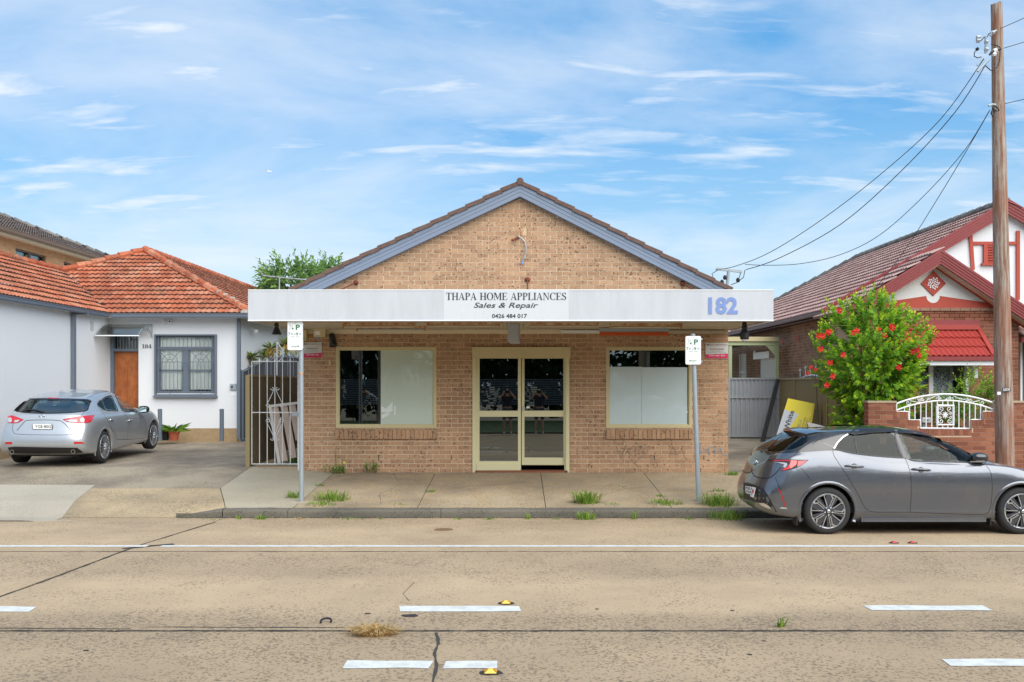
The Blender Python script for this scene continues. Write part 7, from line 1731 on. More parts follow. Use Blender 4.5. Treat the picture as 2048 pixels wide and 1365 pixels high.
def car(name, label, root_loc, rotz, pitch, levels, body, upper, hubs, tyreR, trackw, archR, split=7.0, archlip=None):
    r = thing(name, label, 'car', root_loc); r.rotation_euler = (0, -pitch, rotz)
    MW = Matrix.Translation(root_loc) @ r.rotation_euler.to_matrix().to_4x4(); MI = MW.inverted()
    P = []
    for (xr, xf, w, zz) in levels:
        row = []
        mids = 5; a, c = xr+.46, xf-.62
        if c-a < .5: mid_ = (xr+xf)/2; a, c = mid_-.3, mid_+.3
        st = [(xr+o, q) for o, q in REAR[:-1]]+[(a+(c-a)*i/(mids+1), 1.0-.006*abs(i-3)/3) for i in range(0, mids+2)]+[(xf-o, q) for o, q in FRONT[1:]]
        for x, q in st: row.append((x, -w*q, interp(zz, x)))
        P.append(row)
    P = np.array(P, float)
    nu, nv = 16, 10
    D = bspl(bspl(P, 1, nu, 'sym'), 0, nv, 'open')
    D[:, :, 1] = np.minimum(D[:, :, 1], 0); D[:, 0, 1] = 0; D[:, -1, 1] = 0
    V, U = D.shape[:2]
    verts = []; idx = {}
    for s_ in (1, -1):
        for v in range(V):
            for u_ in range(U): verts.append(Vector((D[v, u_, 0], D[v, u_, 1]*s_, D[v, u_, 2])))
    faces = []; lv = []
    for s_ in (0, 1):
        o = s_*V*U
        for v in range(V-1):
            for u_ in range(U-1):
                f = (o+v*U+u_, o+v*U+u_+1, o+(v+1)*U+u_+1, o+(v+1)*U+u_)
                faces.append(f if s_ == 0 else f[::-1]); lv.append(v/nv)
    bvh = BVHTree.FromPolygons(verts, faces)
    cut = []   # polygons in photograph pixels where the shell is open (glazing)
    info = dict(root=r, MW=MW, MI=MI, bvh=bvh, verts=verts, faces=faces, lv=lv, hubs=hubs, cut=cut, body=body, upper=upper, split=split, archR=archR, tyreR=tyreR, trackw=trackw)
    return info
def ray(C, px, py):
    o = C['MI'] @ Vector((0, 0, EYE)); d = (C['MI'].to_3x3() @ Vector(((px-CX)/F, 1, -(py-CY)/F))).normalized()
    loc, nor, i, dist = C['bvh'].ray_cast(o, d)
    if loc is None:
        loc, nor, i, dist = C['bvh'].find_nearest(o+d*((C['MI'] @ C['root'].location-o).length+1.0))
        # closest approach along the ray
        best = None
        for k in range(60):
            q = o+d*(8+k*.3); l2, n2, i2, d2 = C['bvh'].find_nearest(q)
            if best is None or d2 < best[0]: best = (d2, l2, n2)
        loc, nor = best[1], best[2]
    if nor.dot(d) > 0: nor = -nor
    return loc, nor
def topx(C, p):
    w = C['MW'] @ p; return (CX+w.x/w.y*F, CY-(w.z-EYE)/w.y*F)
def panel(C, poly, name, m, off=.004, parent=None, res=5.0, mirror=False, smooth=True, label=None, thick=.0):
    """a patch lying on the car's skin inside the outline poly (photograph pixels)"""
    # outline points, densified
    O = []
    for i in range(len(poly)):
        a, c = poly[i], poly[(i+1) % len(poly)]; n = max(1, int(math.hypot(c[0]-a[0], c[1]-a[1])/res))
        O += [(a[0]+(c[0]-a[0])*k/n, a[1]+(c[1]-a[1])*k/n) for k in range(n)]
    pts = [Vector(p) for p in O]; x0, x1 = min(p[0] for p in O), max(p[0] for p in O); y0, y1 = min(p[1] for p in O), max(p[1] for p in O)
    y = y0+res*.5
    while y < y1:
        x = x0+res*.5
        while x < x1:
            if inside(O, x, y) and min((x-p[0])**2+(y-p[1])**2 for p in O) > (res*.45)**2: pts.append(Vector((x, y)))
            x += res
        y += res
    e = [(i, (i+1) % len(O)) for i in range(len(O))]
    co, ed, fa, *_ = delaunay_2d_cdt(pts, e, [list(range(len(O)))], 1, 1e-5)
    P3 = []
    for q in co:
        l, n = ray(C, q[0], q[1]); P3.append(l+n*off)
    vis = (C['MI'] @ Vector((0, 0, EYE))); fs = []
    for f in fa:
        a, b_, c = P3[f[0]], P3[f[1]], P3[f[2]]
        fs.append(tuple(f) if (b_-a).cross(c-a).dot(vis-a) > 0 else tuple(reversed(f)))
    out = []
    for s_ in ((1, -1) if mirror else (1,)):
        b = MB(); b.cr = .5; b.add([Vector((p.x, p.y*s_, p.z)) for p in P3], fs if s_ == 1 else [f[::-1] for f in fs])
        out.append(b.build(name, m, parent or C['root'], smooth=smooth, local=True, label=label))
    return out
def strip(C, line, name, m, w=.006, off=.003, mirror=False, parent=None, closed=False):
    P = []
    L = list(line)+([line[0]] if closed else [])
    # Catmull-Rom in pixels
    for i in range(len(L)-1):
        a, p, q, e = L[max(i-1, 0)], L[i], L[i+1], L[min(i+2, len(L)-1)]; n = max(2, int(math.hypot(q[0]-p[0], q[1]-p[1])/3))
        for k in range(n):
            s = k/n; P.append(tuple(.5*((2*p[j])+(q[j]-a[j])*s+(2*a[j]-5*p[j]+4*q[j]-e[j])*s*s+(3*p[j]-a[j]-3*q[j]+e[j])*s**3) for j in (0, 1)))
    P.append(L[-1]); S3 = [ray(C, *p) for p in P]; vs = []
    for i, (l, n) in enumerate(S3):
        d = (S3[min(i+1, len(S3)-1)][0]-S3[max(i-1, 0)][0]); s = n.cross(d)
        s = s.normalized() if s.length > 1e-6 else Vector((0, 0, 1)); vs += [l+s*w/2+n*off, l-s*w/2+n*off]
    fs = [(2*i, 2*i+1, 2*i+3, 2*i+2) for i in range(len(S3)-1)]; out = []
    for s_ in ((1, -1) if mirror else (1,)):
        b = MB(); b.cr = .5; b.add([Vector((p.x, p.y*s_, p.z)) for p in vs], fs); out.append(b.build(name, m, parent or C['root'], local=True))
    return out
def finish_body(C, side_cuts, rear_cuts, lamps=()):
    """shell of the body with openings at the glazing and the wheel arches"""
    eye = C['MI'] @ Vector((0, 0, EYE)); keep = []; mats = []
    V = C['verts']
    for f, l in zip(C['faces'], C['lv']):
        c = (V[f[0]]+V[f[1]]+V[f[2]]+V[f[3]])/4; bad = False
        for (hx, hz) in C['hubs']:
            if (c.x-hx)**2+(c.z-hz)**2 < C['archR']**2 and abs(c.y) > .55: bad = True
        if not bad and l > 5.5:
            cn = Vector((c.x, -abs(c.y), c.z)); nrm = (V[f[1]]-V[f[0]]).cross(V[f[3]]-V[f[0]]); nrm = Vector((nrm.x, -abs(nrm.y), nrm.z))
            if abs(c.y) > .3:
                q = topx(C, cn)
                if any(inside(p, *q) for p in side_cuts): bad = True
            q = topx(C, c) ; q2 = topx(C, cn)
            if c.x < 1.0 and any(inside(p, *q2) for p in rear_cuts): bad = True
        if not bad: keep.append(f); mats.append(1 if l >= C['split'] else 0)
    b = MB(); b.cr = .5; b.v = list(V); b.r = [.5]*len(V); b.f = keep; b.m = mats
    me_o = b.build('body', [C['body'], C['upper']], C['root'], smooth=True, local=True)
    return me_o
def arch_lips(C, m, w=.035, off=.008, depth=.07):
    for (hx, hz) in C['hubs']:
        for s_ in (1, -1):
            vs = []; n = 44
            for i in range(n+1):
                a = math.radians(-22+224*i/n)
                row = []
                for rr in (C['archR']-.006, C['archR']+w*.4, C['archR']+w):
                    x, z = hx+rr*math.cos(a), hz+rr*math.sin(a)
                    l, nn, _, _ = C['bvh'].ray_cast(Vector((x, -2.5, z)), Vector((0, 1, 0)))
                    y = l.y if l is not None and z > .16 else (vs[-1].y if vs else -.86)
                    row.append(Vector((x, (y-(off if rr < C['archR']+w*.9 else .001)), z)))
                vs += [Vector((row[0].x, row[0].y+depth, row[0].z))]+row
            b = MB(); b.cr = .5; b.add([Vector((p.x, p.y*s_, p.z)) for p in vs], [(4*i+k, 4*i+k+1, 4*i+k+5, 4*i+k+4) for i in range(n) for k in range(3)]); b.build('wheel_arch', m, C['root'], smooth=True, local=True)
            b = MB(); b.cr = .5; R_ = C['archR']+.005; vs = []
            for i in range(25):
                a = math.radians(-28+236*i/24)
                for y in (-.80, -.52): vs.append(Vector((hx+R_*math.cos(a), y*s_, hz+R_*math.sin(a))))
            b.add(vs, [(2*i, 2*i+1, 2*i+3, 2*i+2) for i in range(24)])
            b.add([Vector((hx+R_*math.cos(math.radians(a)), -.52*s_, hz+R_*math.sin(math.radians(a)))) for a in range(-28, 209, 10)], [tuple(range(24))]); b.build('wheel_well', M['cabin'], C['root'], local=True)
def wheel(C, hx, hz, side, style):
    R_, rr = C['tyreR'], C['tyreR']*.735; yo = -C['trackw']; c0 = Vector((hx, yo, hz))
    hub = bpy.data.objects.new('wheel', None); COL.objects.link(hub); hub.parent = C['root']; hub.location = (hx, yo*side, hz)
    def bl(b, nm, m, smooth=False, ang=None):
        b.v = [Vector((p.x, p.y*side, p.z)) for p in b.v]
        if side < 0: b.f = [f[::-1] for f in b.f]
        return b.build(nm, m, hub, smooth=smooth, local=True, angle=ang)
    ax = (0, -1, 0)
    b = MB(); b.cr = .5; b.lathe([(rr-.005, -.20), (rr+.03, -.205), (R_-.03, -.20), (R_-.008, -.185), (R_, -.16), (R_, -.045), (R_-.007, -.02), (R_-.028, -.003), (rr+.035, .004), (rr+.006, -.004), (rr, -.02)], (0, 0, 0), axis=ax, n=56, cap=False); bl(b, 'tyre', M['tyre'], True, 40)
    tr = MB(); tr.cr = .5
    b = MB(); b.cr = .5; b.lathe([(rr+.008, -.006), (rr+.002, .001), (rr-.014, -.002), (rr-.02, -.02), (rr-.03, -.19)], (0, 0, 0), axis=ax, n=48, cap=False); rim = bl(b, 'rim', M['alloy'], True, 40)
    b = MB(); b.cr = .5; b.lathe([(.0, -.12), (.15, -.12), (.15, -.135), (.0, -.135)], (0, 0, 0), axis=ax, n=32, cap=False); bl(b, 'brake_disc', M['alloydark'])
    b = MB(); b.cr = .5; b.lathe([(0, -.15), (rr-.03, -.15)], (0, 0, 0), axis=ax, n=32, cap=False); bl(b, 'wheel_back', M['cabin'])
    def spoke(a, spread, r0, r1, w0, w1, m, y0=-.012, y1=-.008, th=.02):
        a0, a1 = math.radians(a), math.radians(a+spread); p0 = Vector((r0*math.cos(a0), 0, r0*math.sin(a0))); p1 = Vector((r1*math.cos(a1), 0, r1*math.sin(a1))); d = (p1-p0).normalized(); s = Vector((-d.z, 0, d.x))
        b = MB(); b.cr = .5; A = [p0-s*w0/2+Vector((0, y0, 0)), p0+s*w0/2+Vector((0, y0, 0)), p1+s*w1/2+Vector((0, y1, 0)), p1-s*w1/2+Vector((0, y1, 0))]; b.add(A+[q+Vector((0, th, 0)) for q in A], [(0, 1, 2, 3), (7, 6, 5, 4), (0, 4, 5, 1), (1, 5, 6, 2), (2, 6, 7, 3), (3, 7, 4, 0)]); return bl(b, 'spoke', m)
    if style == 'Y':
        for k in range(5):
            a = 18+72*k
            spoke(a, -3, .045, rr-.008, .062, .075, M['alloydark'], -.008, -.006, .03)
            spoke(a+13, 2, .07, rr-.008, .012, .012, M['alloy'], -.020, -.016, .012); spoke(a-13, -6, .07, rr-.05, .012, .012, M['alloy'], -.020, -.016, .012)
            spoke(a-22, 12, rr-.055, rr-.008, .022, .016, M['alloy'], -.018, -.014, .012)
            spoke(a+36, 0, .05, rr-.01, .026, .034, M['alloydark'], -.005, -.002, .03)
            spoke(a+36+4, 5, .06, rr-.008, .010, .010, M['alloy'], -.016, -.012, .01)
    else:
        for k in range(5):
            a = 90+72*k; spoke(a-13, 8, .05, rr-.006, .03, .022, M['alloy'], -.015, -.010, .03); spoke(a+13, -8+8, .05, rr-.006, .03, .022, M['alloy'], -.015, -.010, .03); spoke(a+36, -2, .05, rr-.006, .022, .018, M['alloy'], -.010, -.006, .03)
    b = MB(); b.cr = .5; b.lathe([(.075, .0), (.07, .012), (.034, .018), (.03, .026), (0, .028)], (0, 0, 0), axis=ax, n=24, cap=False); bl(b, 'hub_cap', M['alloydark'] if style == 'Y' else M['alloy'], True, 30)
    for k in range(5):
        a = math.radians(90+72*k+(36 if style == 'Y' else 0)); b = MB(); b.cr = .5; b.lathe([(.011, .0), (.011, .028), (.006, .032)], (.053*math.cos(a), 0, .053*math.sin(a)), axis=ax, n=8); bl(b, 'wheel_nut', M['chrome'])
    b = MB(); b.cr = .5; b.lathe([(.024, .028), (.024, .032), (.016, .034)], (0, 0, 0), axis=ax, n=16); bl(b, 'hub_badge', M['chrome'])
def lbox(C, nm, m, x0, x1, y0, y1, z0, z1, bev=.0):
    b = MB(); b.cr = .5; b.box(x0, x1, y0, y1, z0, z1); return b.build(nm, m, C['root'], local=True)
def pillow(C, nm, m, c, h, n=8):
    """rounded block (superellipsoid)"""
    b = MB(); b.cr = .5; vs = []; N1, N2 = 7, 14
    sp = lambda v, e: math.copysign(abs(v)**e, v)
    for i in range(N1+1):
        t1 = -PI/2+PI*i/N1
        for k in range(N2):
            t2 = 2*PI*k/N2; vs.append(Vector((c[0]+h[0]*sp(math.cos(t1), .45)*sp(math.cos(t2), .45), c[1]+h[1]*sp(math.cos(t1), .45)*sp(math.sin(t2), .45), c[2]+h[2]*sp(math.sin(t1), .45))))
    b.add(vs, [(i*N2+k, i*N2+(k+1) % N2, (i+1)*N2+(k+1) % N2, (i+1)*N2+k) for i in range(N1) for k in range(N2)]); return b.build(nm, m, C['root'], smooth=True, local=True)
def cabin(C, xs=2.25, xr=1.25):
    lbox(C, 'cabin_floor', M['cabin'], .5, 3.3, -.78, .78, .28, .42)
    lbox(C, 'cabin_floor', M['cabin'], .25, 1.0, -.62, .62, .42, .88)
    for y in (-.36, .36):
        pillow(C, 'seat_back', M['seat'], (xs-.15, y, .82), (.09, .25, .34)); pillow(C, 'headrest', M['seat'], (xs-.24, y, 1.20), (.06, .13, .09)); pillow(C, 'seat_base', M['seat'], (xs+.12, y, .52), (.27, .25, .12))
    pillow(C, 'rear_bench', M['seat'], (xr-.12, 0, .82), (.10, .64, .32))
    for y in (-.38, 0, .38): pillow(C, 'headrest', M['seat'], (xr-.22, y, 1.12), (.05, .12, .07))
    pillow(C, 'dashboard', M['cabin'], (3.0, 0, .84), (.30, .70, .13))
    b = MB(); b.cr = .5; b.tube([(2.72+.06*math.cos(a)*.5, -.36+.18*math.sin(a), .93+.18*math.cos(a)) for a in [2*PI*k/20 for k in range(21)]], .013, 6); b.build('steering_wheel', M['cabin'], C['root'], local=True)
    lbox(C, 'underbody', M['cabin'], .35, 4.0, -.60, .60, .19, .30)

LEV_C = [
 (.26, 4.08, .72, [(0, .215), (4, .20)]),
 (.07, 4.26, .858, [(0, .29), (.6, .225), (3.6, .215), (4.3, .22)]),
 (.0, 4.35, .884, [(0, .41), (1, .42), (4.3, .40)]),
 (.01, 4.36, .893, [(0, .58), (1, .64), (3.4, .62), (4.3, .57)]),
 (.09, 4.28, .887, [(0, .74), (1, .80), (3.4, .76), (4.3, .68)]),
 (.14, 4.12, .868, [(0, .88), (1, .95), (2, .89), (3.4, .87), (4.1, .76)]),
 (.22, 3.95, .835, [(0, 1.00), (1, 1.075), (2, .955), (3.3, .935), (3.95, .83)]),
 (.27, 3.32, .79, [(0, 1.06), (1, 1.14), (2, 1.015), (3.3, .99)]),
 (.46, 2.98, .715, [(0, 1.20), (1, 1.255), (2, 1.205), (2.95, 1.16)]),
 (.64, 2.58, .62, [(.6, 1.325), (1, 1.355), (1.9, 1.375), (2.6, 1.31)]),
 (.72, 2.38, .48, [(.7, 1.375), (1.2, 1.405), (1.9, 1.425), (2.35, 1.385)]),
 (.74, 2.32, .0, [(.7, 1.395), (1.2, 1.43), (1.9, 1.45), (2.35, 1.41)])]
def build_hatch(name, label, loc, rotz, pitch, body, upper, levels, hubs, split, tyreR, detail, style, archR=.375, archcol=None):
    C = car(name, label, loc, rotz, pitch, levels, body, upper, hubs, tyreR, .885, archR, split)
    detail(C)
    arch_lips(C, archcol or body)
    for hx, hz in hubs:
        for s_ in (1, -1): wheel(C, hx, hz, s_, style)
    cabin(C)
    return C
zc = lambda x, y: (1440+.29688*x, 820+.29688*y)
Z = lambda *pts: [zc(*p) for p in pts]
def shrinkpoly(p, k):
    cx = sum(q[0] for q in p)/len(p); cy = sum(q[1] for q in p)/len(p); return [(cx+(q[0]-cx)*k, cy+(q[1]-cy)*k) for q in p]
def mirror_part(C, obj_list): pass
def detail_corolla(C):
    r = C['root']
    wr = Z((772, 262), (786, 230), (820, 192), (862, 165), (910, 158), (1000, 152), (1160, 142), (1185, 215), (1215, 300), (1228, 322), (1060, 312), (930, 298), (850, 284))
    wf = Z((1200, 148), (1300, 160), (1420, 182), (1550, 218), (1650, 262), (1700, 300), (1772, 352), (1620, 352), (1440, 348), (1285, 338), (1255, 290))
    rg = Z((300, 268), (350, 225), (425, 168), (520, 172), (612, 186), (575, 235), (505, 268), (430, 282), (345, 290))
    finish_body(C, [shrinkpoly(wr, .94), shrinkpoly(wf, .95)], [shrinkpoly(rg, .9)])
    for p, m, nm in ((wr, M['privacy'], 'rear_window'), (wf, M['carglass'], 'front_window')):
        panel(C, p, nm, m, .001, mirror=True, res=9); strip(C, p, 'window_seal', M['cartrim'], .022, .004, True, closed=True)
    panel(C, rg, 'rear_glass', M['privacy'], .002, res=9, mirror=True); strip(C, rg, 'window_seal', M['blackpaint'], .03, .004, True, closed=True)
    strip(C, Z((905, 160), (915, 230), (928, 300)), 'window_divider', M['cartrim'], .02, .006, True)
    strip(C, Z((768, 262), (790, 225), (825, 188), (862, 166)), 'chrome_strip', M['chrome'], .016, .008, True)
    strip(C, Z((1660, 246), (1710, 270), (1760, 296), (1812, 322), (1858, 347)), 'chrome_strip', M['chrome'], .014, .008, True)
    panel(C, Z((1168, 140), (1196, 142), (1282, 340), (1234, 322)), 'door_pillar', M['blackpaint'], .004, mirror=True)
    panel(C, Z((862, 165), (910, 130), (1000, 128), (1170, 134), (1176, 152), (1040, 158), (905, 172)), 'weather_shield', M['cartrim'], .016, mirror=True, res=6); panel(C, Z((1195, 136), (1320, 146), (1480, 172), (1600, 215), (1668, 262), (1655, 268), (1560, 222), (1420, 186), (1300, 166), (1204, 160)), 'weather_shield', M['cartrim'], .016, mirror=True, res=6)
    for l in (((762, 262), (764, 300), (800, 360), (860, 450), (925, 560), (960, 630), (990, 672), (1040, 688), (1150, 690), (1280, 690)), ((1172, 135), (1190, 190), (1245, 320), (1275, 400), (1288, 480), (1288, 580), (1280, 690)), ((1762, 292), (1788, 365), (1822, 420), (1833, 500), (1830, 600), (1815, 675), (1775, 704), (1600, 702), (1280, 690)),
              ((545, 390), (580, 430), (620, 482)), ((640, 118), (660, 140), (692, 168), (665, 200), (620, 232)), ((522, 272), (510, 300), (455, 330))): strip(C, Z(*l), 'panel_gap', M['seam'], .0055, .0015, True)
    strip(C, Z((212, 395), (218, 425), (240, 450), (300, 462), (340, 455), (372, 430), (400, 400), (410, 385)), 'panel_gap', M['seam'], .012, .002, True)
    strip(C, Z((700, 225), (900, 305), (1100, 350), (1280, 352)), 'body_crease', C['body'], .006, .001, True)
    tl = Z((316, 342), (345, 333), (470, 336), (598, 339), (560, 368), (520, 392), (470, 405), (406, 412), (436, 384), (430, 362), (380, 352)); T = panel(C, tl, 'tail_light', M['cartrim'], .006, mirror=True, res=5)
    panel(C, Z((350, 340), (470, 340), (476, 348), (360, 348)), 'red_lens', M['lampred'], .010, T[0]); panel(C, Z((345, 352), (420, 356), (450, 360), (455, 372), (440, 392), (424, 386), (434, 370), (390, 358)), 'clear_lens', M['lampclear'], .010, T[0])
    panel(C, Z((478, 342), (520, 344), (512, 372), (480, 394), (430, 408), (414, 408), (456, 386), (472, 366)), 'red_lens', M['lampredb'], .012, T[0]); panel(C, Z((524, 345), (590, 342), (555, 368), (520, 386), (522, 364)), 'red_lens', M['lampred'], .010, T[0])
    panel(C, Z((158, 488), (220, 500), (300, 535), (320, 570), (345, 610), (352, 655), (300, 640), (240, 620), (160, 598)), 'bumper_insert', M['cartrim'], .003, mirror=False, res=8)
    panel(C, Z((262, 626), (300, 628), (330, 645), (348, 668), (320, 660), (285, 645)), 'silver_trim', M['chrome'], .012, mirror=True)
    strip(C, Z((388, 535), (405, 548), (422, 600), (442, 660)), 'red_reflector', M['lampred'], .012, .006, True); strip(C, Z((300, 545), (330, 600), (360, 650), (380, 690)), 'bumper_edge', M['cartrim'], .012, .004, True); strip(C, Z((372, 455), (395, 510), (408, 545), (445, 662)), 'panel_gap', M['seam'], .006, .003, True)
    panel(C, Z((412, 655), (448, 658), (450, 668), (396, 664)), 'silver_trim', M['chrome'], .008, mirror=True)
    # plates on the bumper
    pl = Z((186, 513), (239, 521), (233, 574), (187, 560)); P3 = [ray(C, *p)[0]+Vector((-.03, 0, 0)) for p in pl]
    b = MB(); b.cr = .5; b.prism(P3, (-.004, 0, 0)); q = b.build('number_plate', M['plate'], r, local=True)
    u_ = (P3[1]-P3[0]).normalized(); v_ = (P3[0]-P3[3]).normalized(); c = sum(P3, Vector())/4+Vector((-.006, 0, 0)); w = (P3[1]-P3[0]).length; h = (P3[0]-P3[3]).length
    for tx, dz in (('FJU', .22), ('32P', -.22)): b = MB(); b.cr = .5; put_text(b, tx, c+v_*h*dz, u_, v_, h*.30, w*.8, offset=.02); b.build('plate_lettering', M['ink'], q, local=True)
    pl = Z((241, 519), (263, 525), (248, 592), (227, 583)); P3 = [ray(C, *p)[0]+Vector((-.045, 0, 0)) for p in pl]; b = MB(); b.cr = .5; b.prism(P3, (-.004, 0, 0)); q = b.build('learner_plate', M['plate'], r, local=True)
    u_ = (P3[1]-P3[0]).normalized(); v_ = (P3[0]-P3[3]).normalized(); c = sum(P3, Vector())/4+Vector((-.007, 0, 0)); b = MB(); b.cr = .5; put_text(b, 'P', c, u_, v_, (P3[0]-P3[3]).length*.55, (P3[1]-P3[0]).length*.55, offset=.04); b.build('plate_lettering', M['inkred'], q, local=True)
    # badges
    l, n = ray(C, *zc(238, 352)); b = MB(); b.cr = .5; yv = Vector((0, 1, 0)); zv = n.cross(yv).normalized()
    for (ra, rb, dz) in ((.062, .045, 0), (.03, .045, 0), (.045, .018, .012)): b.tube([l+n*.01+yv*(ra*math.cos(2*PI*k/20))+zv*(dz+rb*math.sin(2*PI*k/20)) for k in range(21)], .005, 5, cap=False)
    b.build('badge', M['chrome'], r, local=True)
    for (a, c_, nm) in (((842, 378), (966, 385), 'door_handle'), ((1290, 401), (1417, 409), 'door_handle')):
        p0, n0 = ray(C, *zc(*a)); p1, n1 = ray(C, *zc(*c_)); m_ = (p0+p1)/2
        for s_ in (1, -1):
            b = MB(); b.cr = .5; b.tube([p0+n0*.012, p0+n0*.032+(p1-p0)*.12, m_+n0*.038, p1+n1*.032-(p1-p0)*.12, p1+n1*.012], .014, 8, taper=[.010, .014, .015, .014, .010]); b.v = [Vector((p.x, p.y*s_, p.z)) for p in b.v]; b.build(nm, C['body'], r, smooth=True, local=True)
            b = MB(); b.cr = .5; b.lathe([(.0, .001), (.035, .0015), (.04, .003)], m_+n0*.001, axis=n0, n=16, cap=False); b.v = [Vector((p.x, p.y*s_, p.z)) for p in b.v]; b.build('handle_recess', M['blackpaint'], r, local=True)
    # mirror
    p0, n0 = ray(C, *zc(1755, 335))
    for s_ in (1, -1):
        b = MB(); b.cr = .5; pc = p0+Vector((-.10, -.13, .035)); sp = lambda v, e: math.copysign(abs(v)**e, v); vs = []
        for i in range(9):
            t1 = -PI/2+PI*i/8
            for k in range(16): t2 = 2*PI*k/16; vs.append(pc+Vector((.135*sp(math.cos(t1), .7)*sp(math.cos(t2), .7)*(1 if math.cos(t2) > 0 else .75), .09*sp(math.cos(t1), .7)*sp(math.sin(t2), .7), .072*sp(math.sin(t1), .8))))
        b.add(vs, [(i*16+k, i*16+(k+1) % 16, (i+1)*16+(k+1) % 16, (i+1)*16+k) for i in range(8) for k in range(16)]); b.v = [Vector((p.x, p.y*s_, p.z)) for p in b.v]; mo = b.build('wing_mirror', M['blackpaint'], r, smooth=True, local=True)
        b = MB(); b.cr = .5; b.tube([p0+Vector((.0, .02, -.08)), p0+Vector((-.04, -.08, -.03))], .03, 8); b.v = [Vector((p.x, p.y*s_, p.z)) for p in b.v]; b.build('mirror_arm', M['blackpaint'], mo, local=True)
        b = MB(); b.cr = .5; b.box(pc.x-.15, pc.x+.06, pc.y-.09, pc.y-.075, pc.z-.055, pc.z-.04); b.v = [Vector((p.x, p.y*s_, p.z)) for p in b.v]; b.build('mirror_trim', M['chrome'], mo, local=True)
    # spoiler
    b = MB(); b.cr = .5; n = 16; vs = []
    for i in range(n+1):
        y = -.58+1.16*i/n; e = abs(y)/.58; xb = .62+.10*e**2; z = 1.375-.035*e**2
        vs += [Vector((xb+.34, y, z+.04)), Vector((xb+.12, y, z+.038)), Vector((xb, y, z+.012)), Vector((xb+.005, y, z-.012)), Vector((xb+.16, y, z-.035)), Vector((xb+.34, y, z-.03))]
    b.add(vs, [(6*i+k, 6*i+(k+1) % 6, 6*(i+1)+(k+1) % 6, 6*(i+1)+k) for i in range(n) for k in range(6)]+[tuple(range(6)), tuple(range(6*n+5, 6*n-1, -1))]); sp_ = b.build('spoiler', C['upper'], r, smooth=True, local=True, angle=40)
    b = MB(); b.cr = .5; b.box(.612, .63, -.16, .16, 1.378, 1.392); b.build('stop_lamp', M['lampred'], sp_, local=True)
    b = MB(); b.cr = .5; b.add([Vector(p) for p in ((.92, -.035, 1.425), (1.16, -.03, 1.43), (1.16, .03, 1.43), (.92, .035, 1.425), (.90, -.008, 1.49), (1.0, -.006, 1.475), (1.0, .006, 1.475), (.90, .008, 1.49))], [(0,1,2,3)[::-1],(4,5,6,7),(0,1,5,4),(1,2,6,5),(2,3,7,6),(3,0,4,7)]); b.build('roof_antenna', C['upper'], r, local=True)
    a, _ = ray(C, *zc(290, 262)); b = MB(); b.cr = .5; b.tube([Vector((.235, 0, 1.06)), Vector((.30, .05, 1.11)), Vector((.30, .30, 1.10))], .012, 6); b.build('rear_wiper', M['cartrim'], r, local=True)
    lbox(C, 'side_skirt', C['body'], 1.38, 3.08, -.872, -.82, .17, .225); lbox(C, 'side_skirt', C['body'], 1.38, 3.08, .82, .872, .17, .225)
    for hx, hz in C['hubs']:
        for s_ in (1, -1): b = MB(); b.cr = .5; b.box(hx-.42, hx-.405, -.86*s_, -.66*s_, .12, .34); b.build('mud_flap', M['cartrim'], r, local=True)
X0c = 4.226-.92
C1 = build_hatch('grey_hatchback', 'dark grey hatchback with black roof parked at the kerb', (X0c, 13.815, -.022), 0, 0, M['grey'], M['blackpaint'], LEV_C, [(.92, .318), (3.56, .318)], 7.0, .318, detail_corolla, 'Y')

LEV_M = [
 (.26, 4.12, .72, [(0, .22), (4, .20)]),
 (.08, 4.32, .850, [(0, .30), (.6, .23), (3.6, .22), (4.3, .22)]),
 (.0, 4.42, .880, [(0, .42), (1, .42), (4.3, .40)]),
 (.01, 4.44, .893, [(0, .57), (1, .62), (3.4, .62), (4.3, .57)]),
 (.055, 4.36, .885, [(0, .70), (1, .80), (3.4, .78), (4.3, .66)]),
 (.13, 4.2, .860, [(0, .86), (1, .92), (2, .90), (3.5, .87), (4.1, .74)]),
 (.20, 4.0, .815, [(0, .985), (1, 1.00), (2, .965), (3.2, .94), (3.95, .82)]),
 (.24, 3.25, .765, [(0, 1.03), (1, 1.05), (2, 1.00), (3.2, .985)]),
 (.42, 2.86, .69, [(0, 1.17), (1, 1.20), (2, 1.20), (2.95, 1.15)]),
 (.60, 2.46, .60, [(.5, 1.275), (1, 1.325), (1.9, 1.37), (2.6, 1.30)]),
 (.66, 2.28, .47, [(.6, 1.31), (1.2, 1.385), (1.9, 1.425), (2.35, 1.385)]),
 (.68, 2.22, .0, [(.6, 1.325), (1.2, 1.41), (1.9, 1.45), (2.35, 1.41)])]
zm_ = lambda x, y: (x/6.0235, 760+y/6.0222)
Zm = lambda *pts: [zm_(*p) for p in pts]
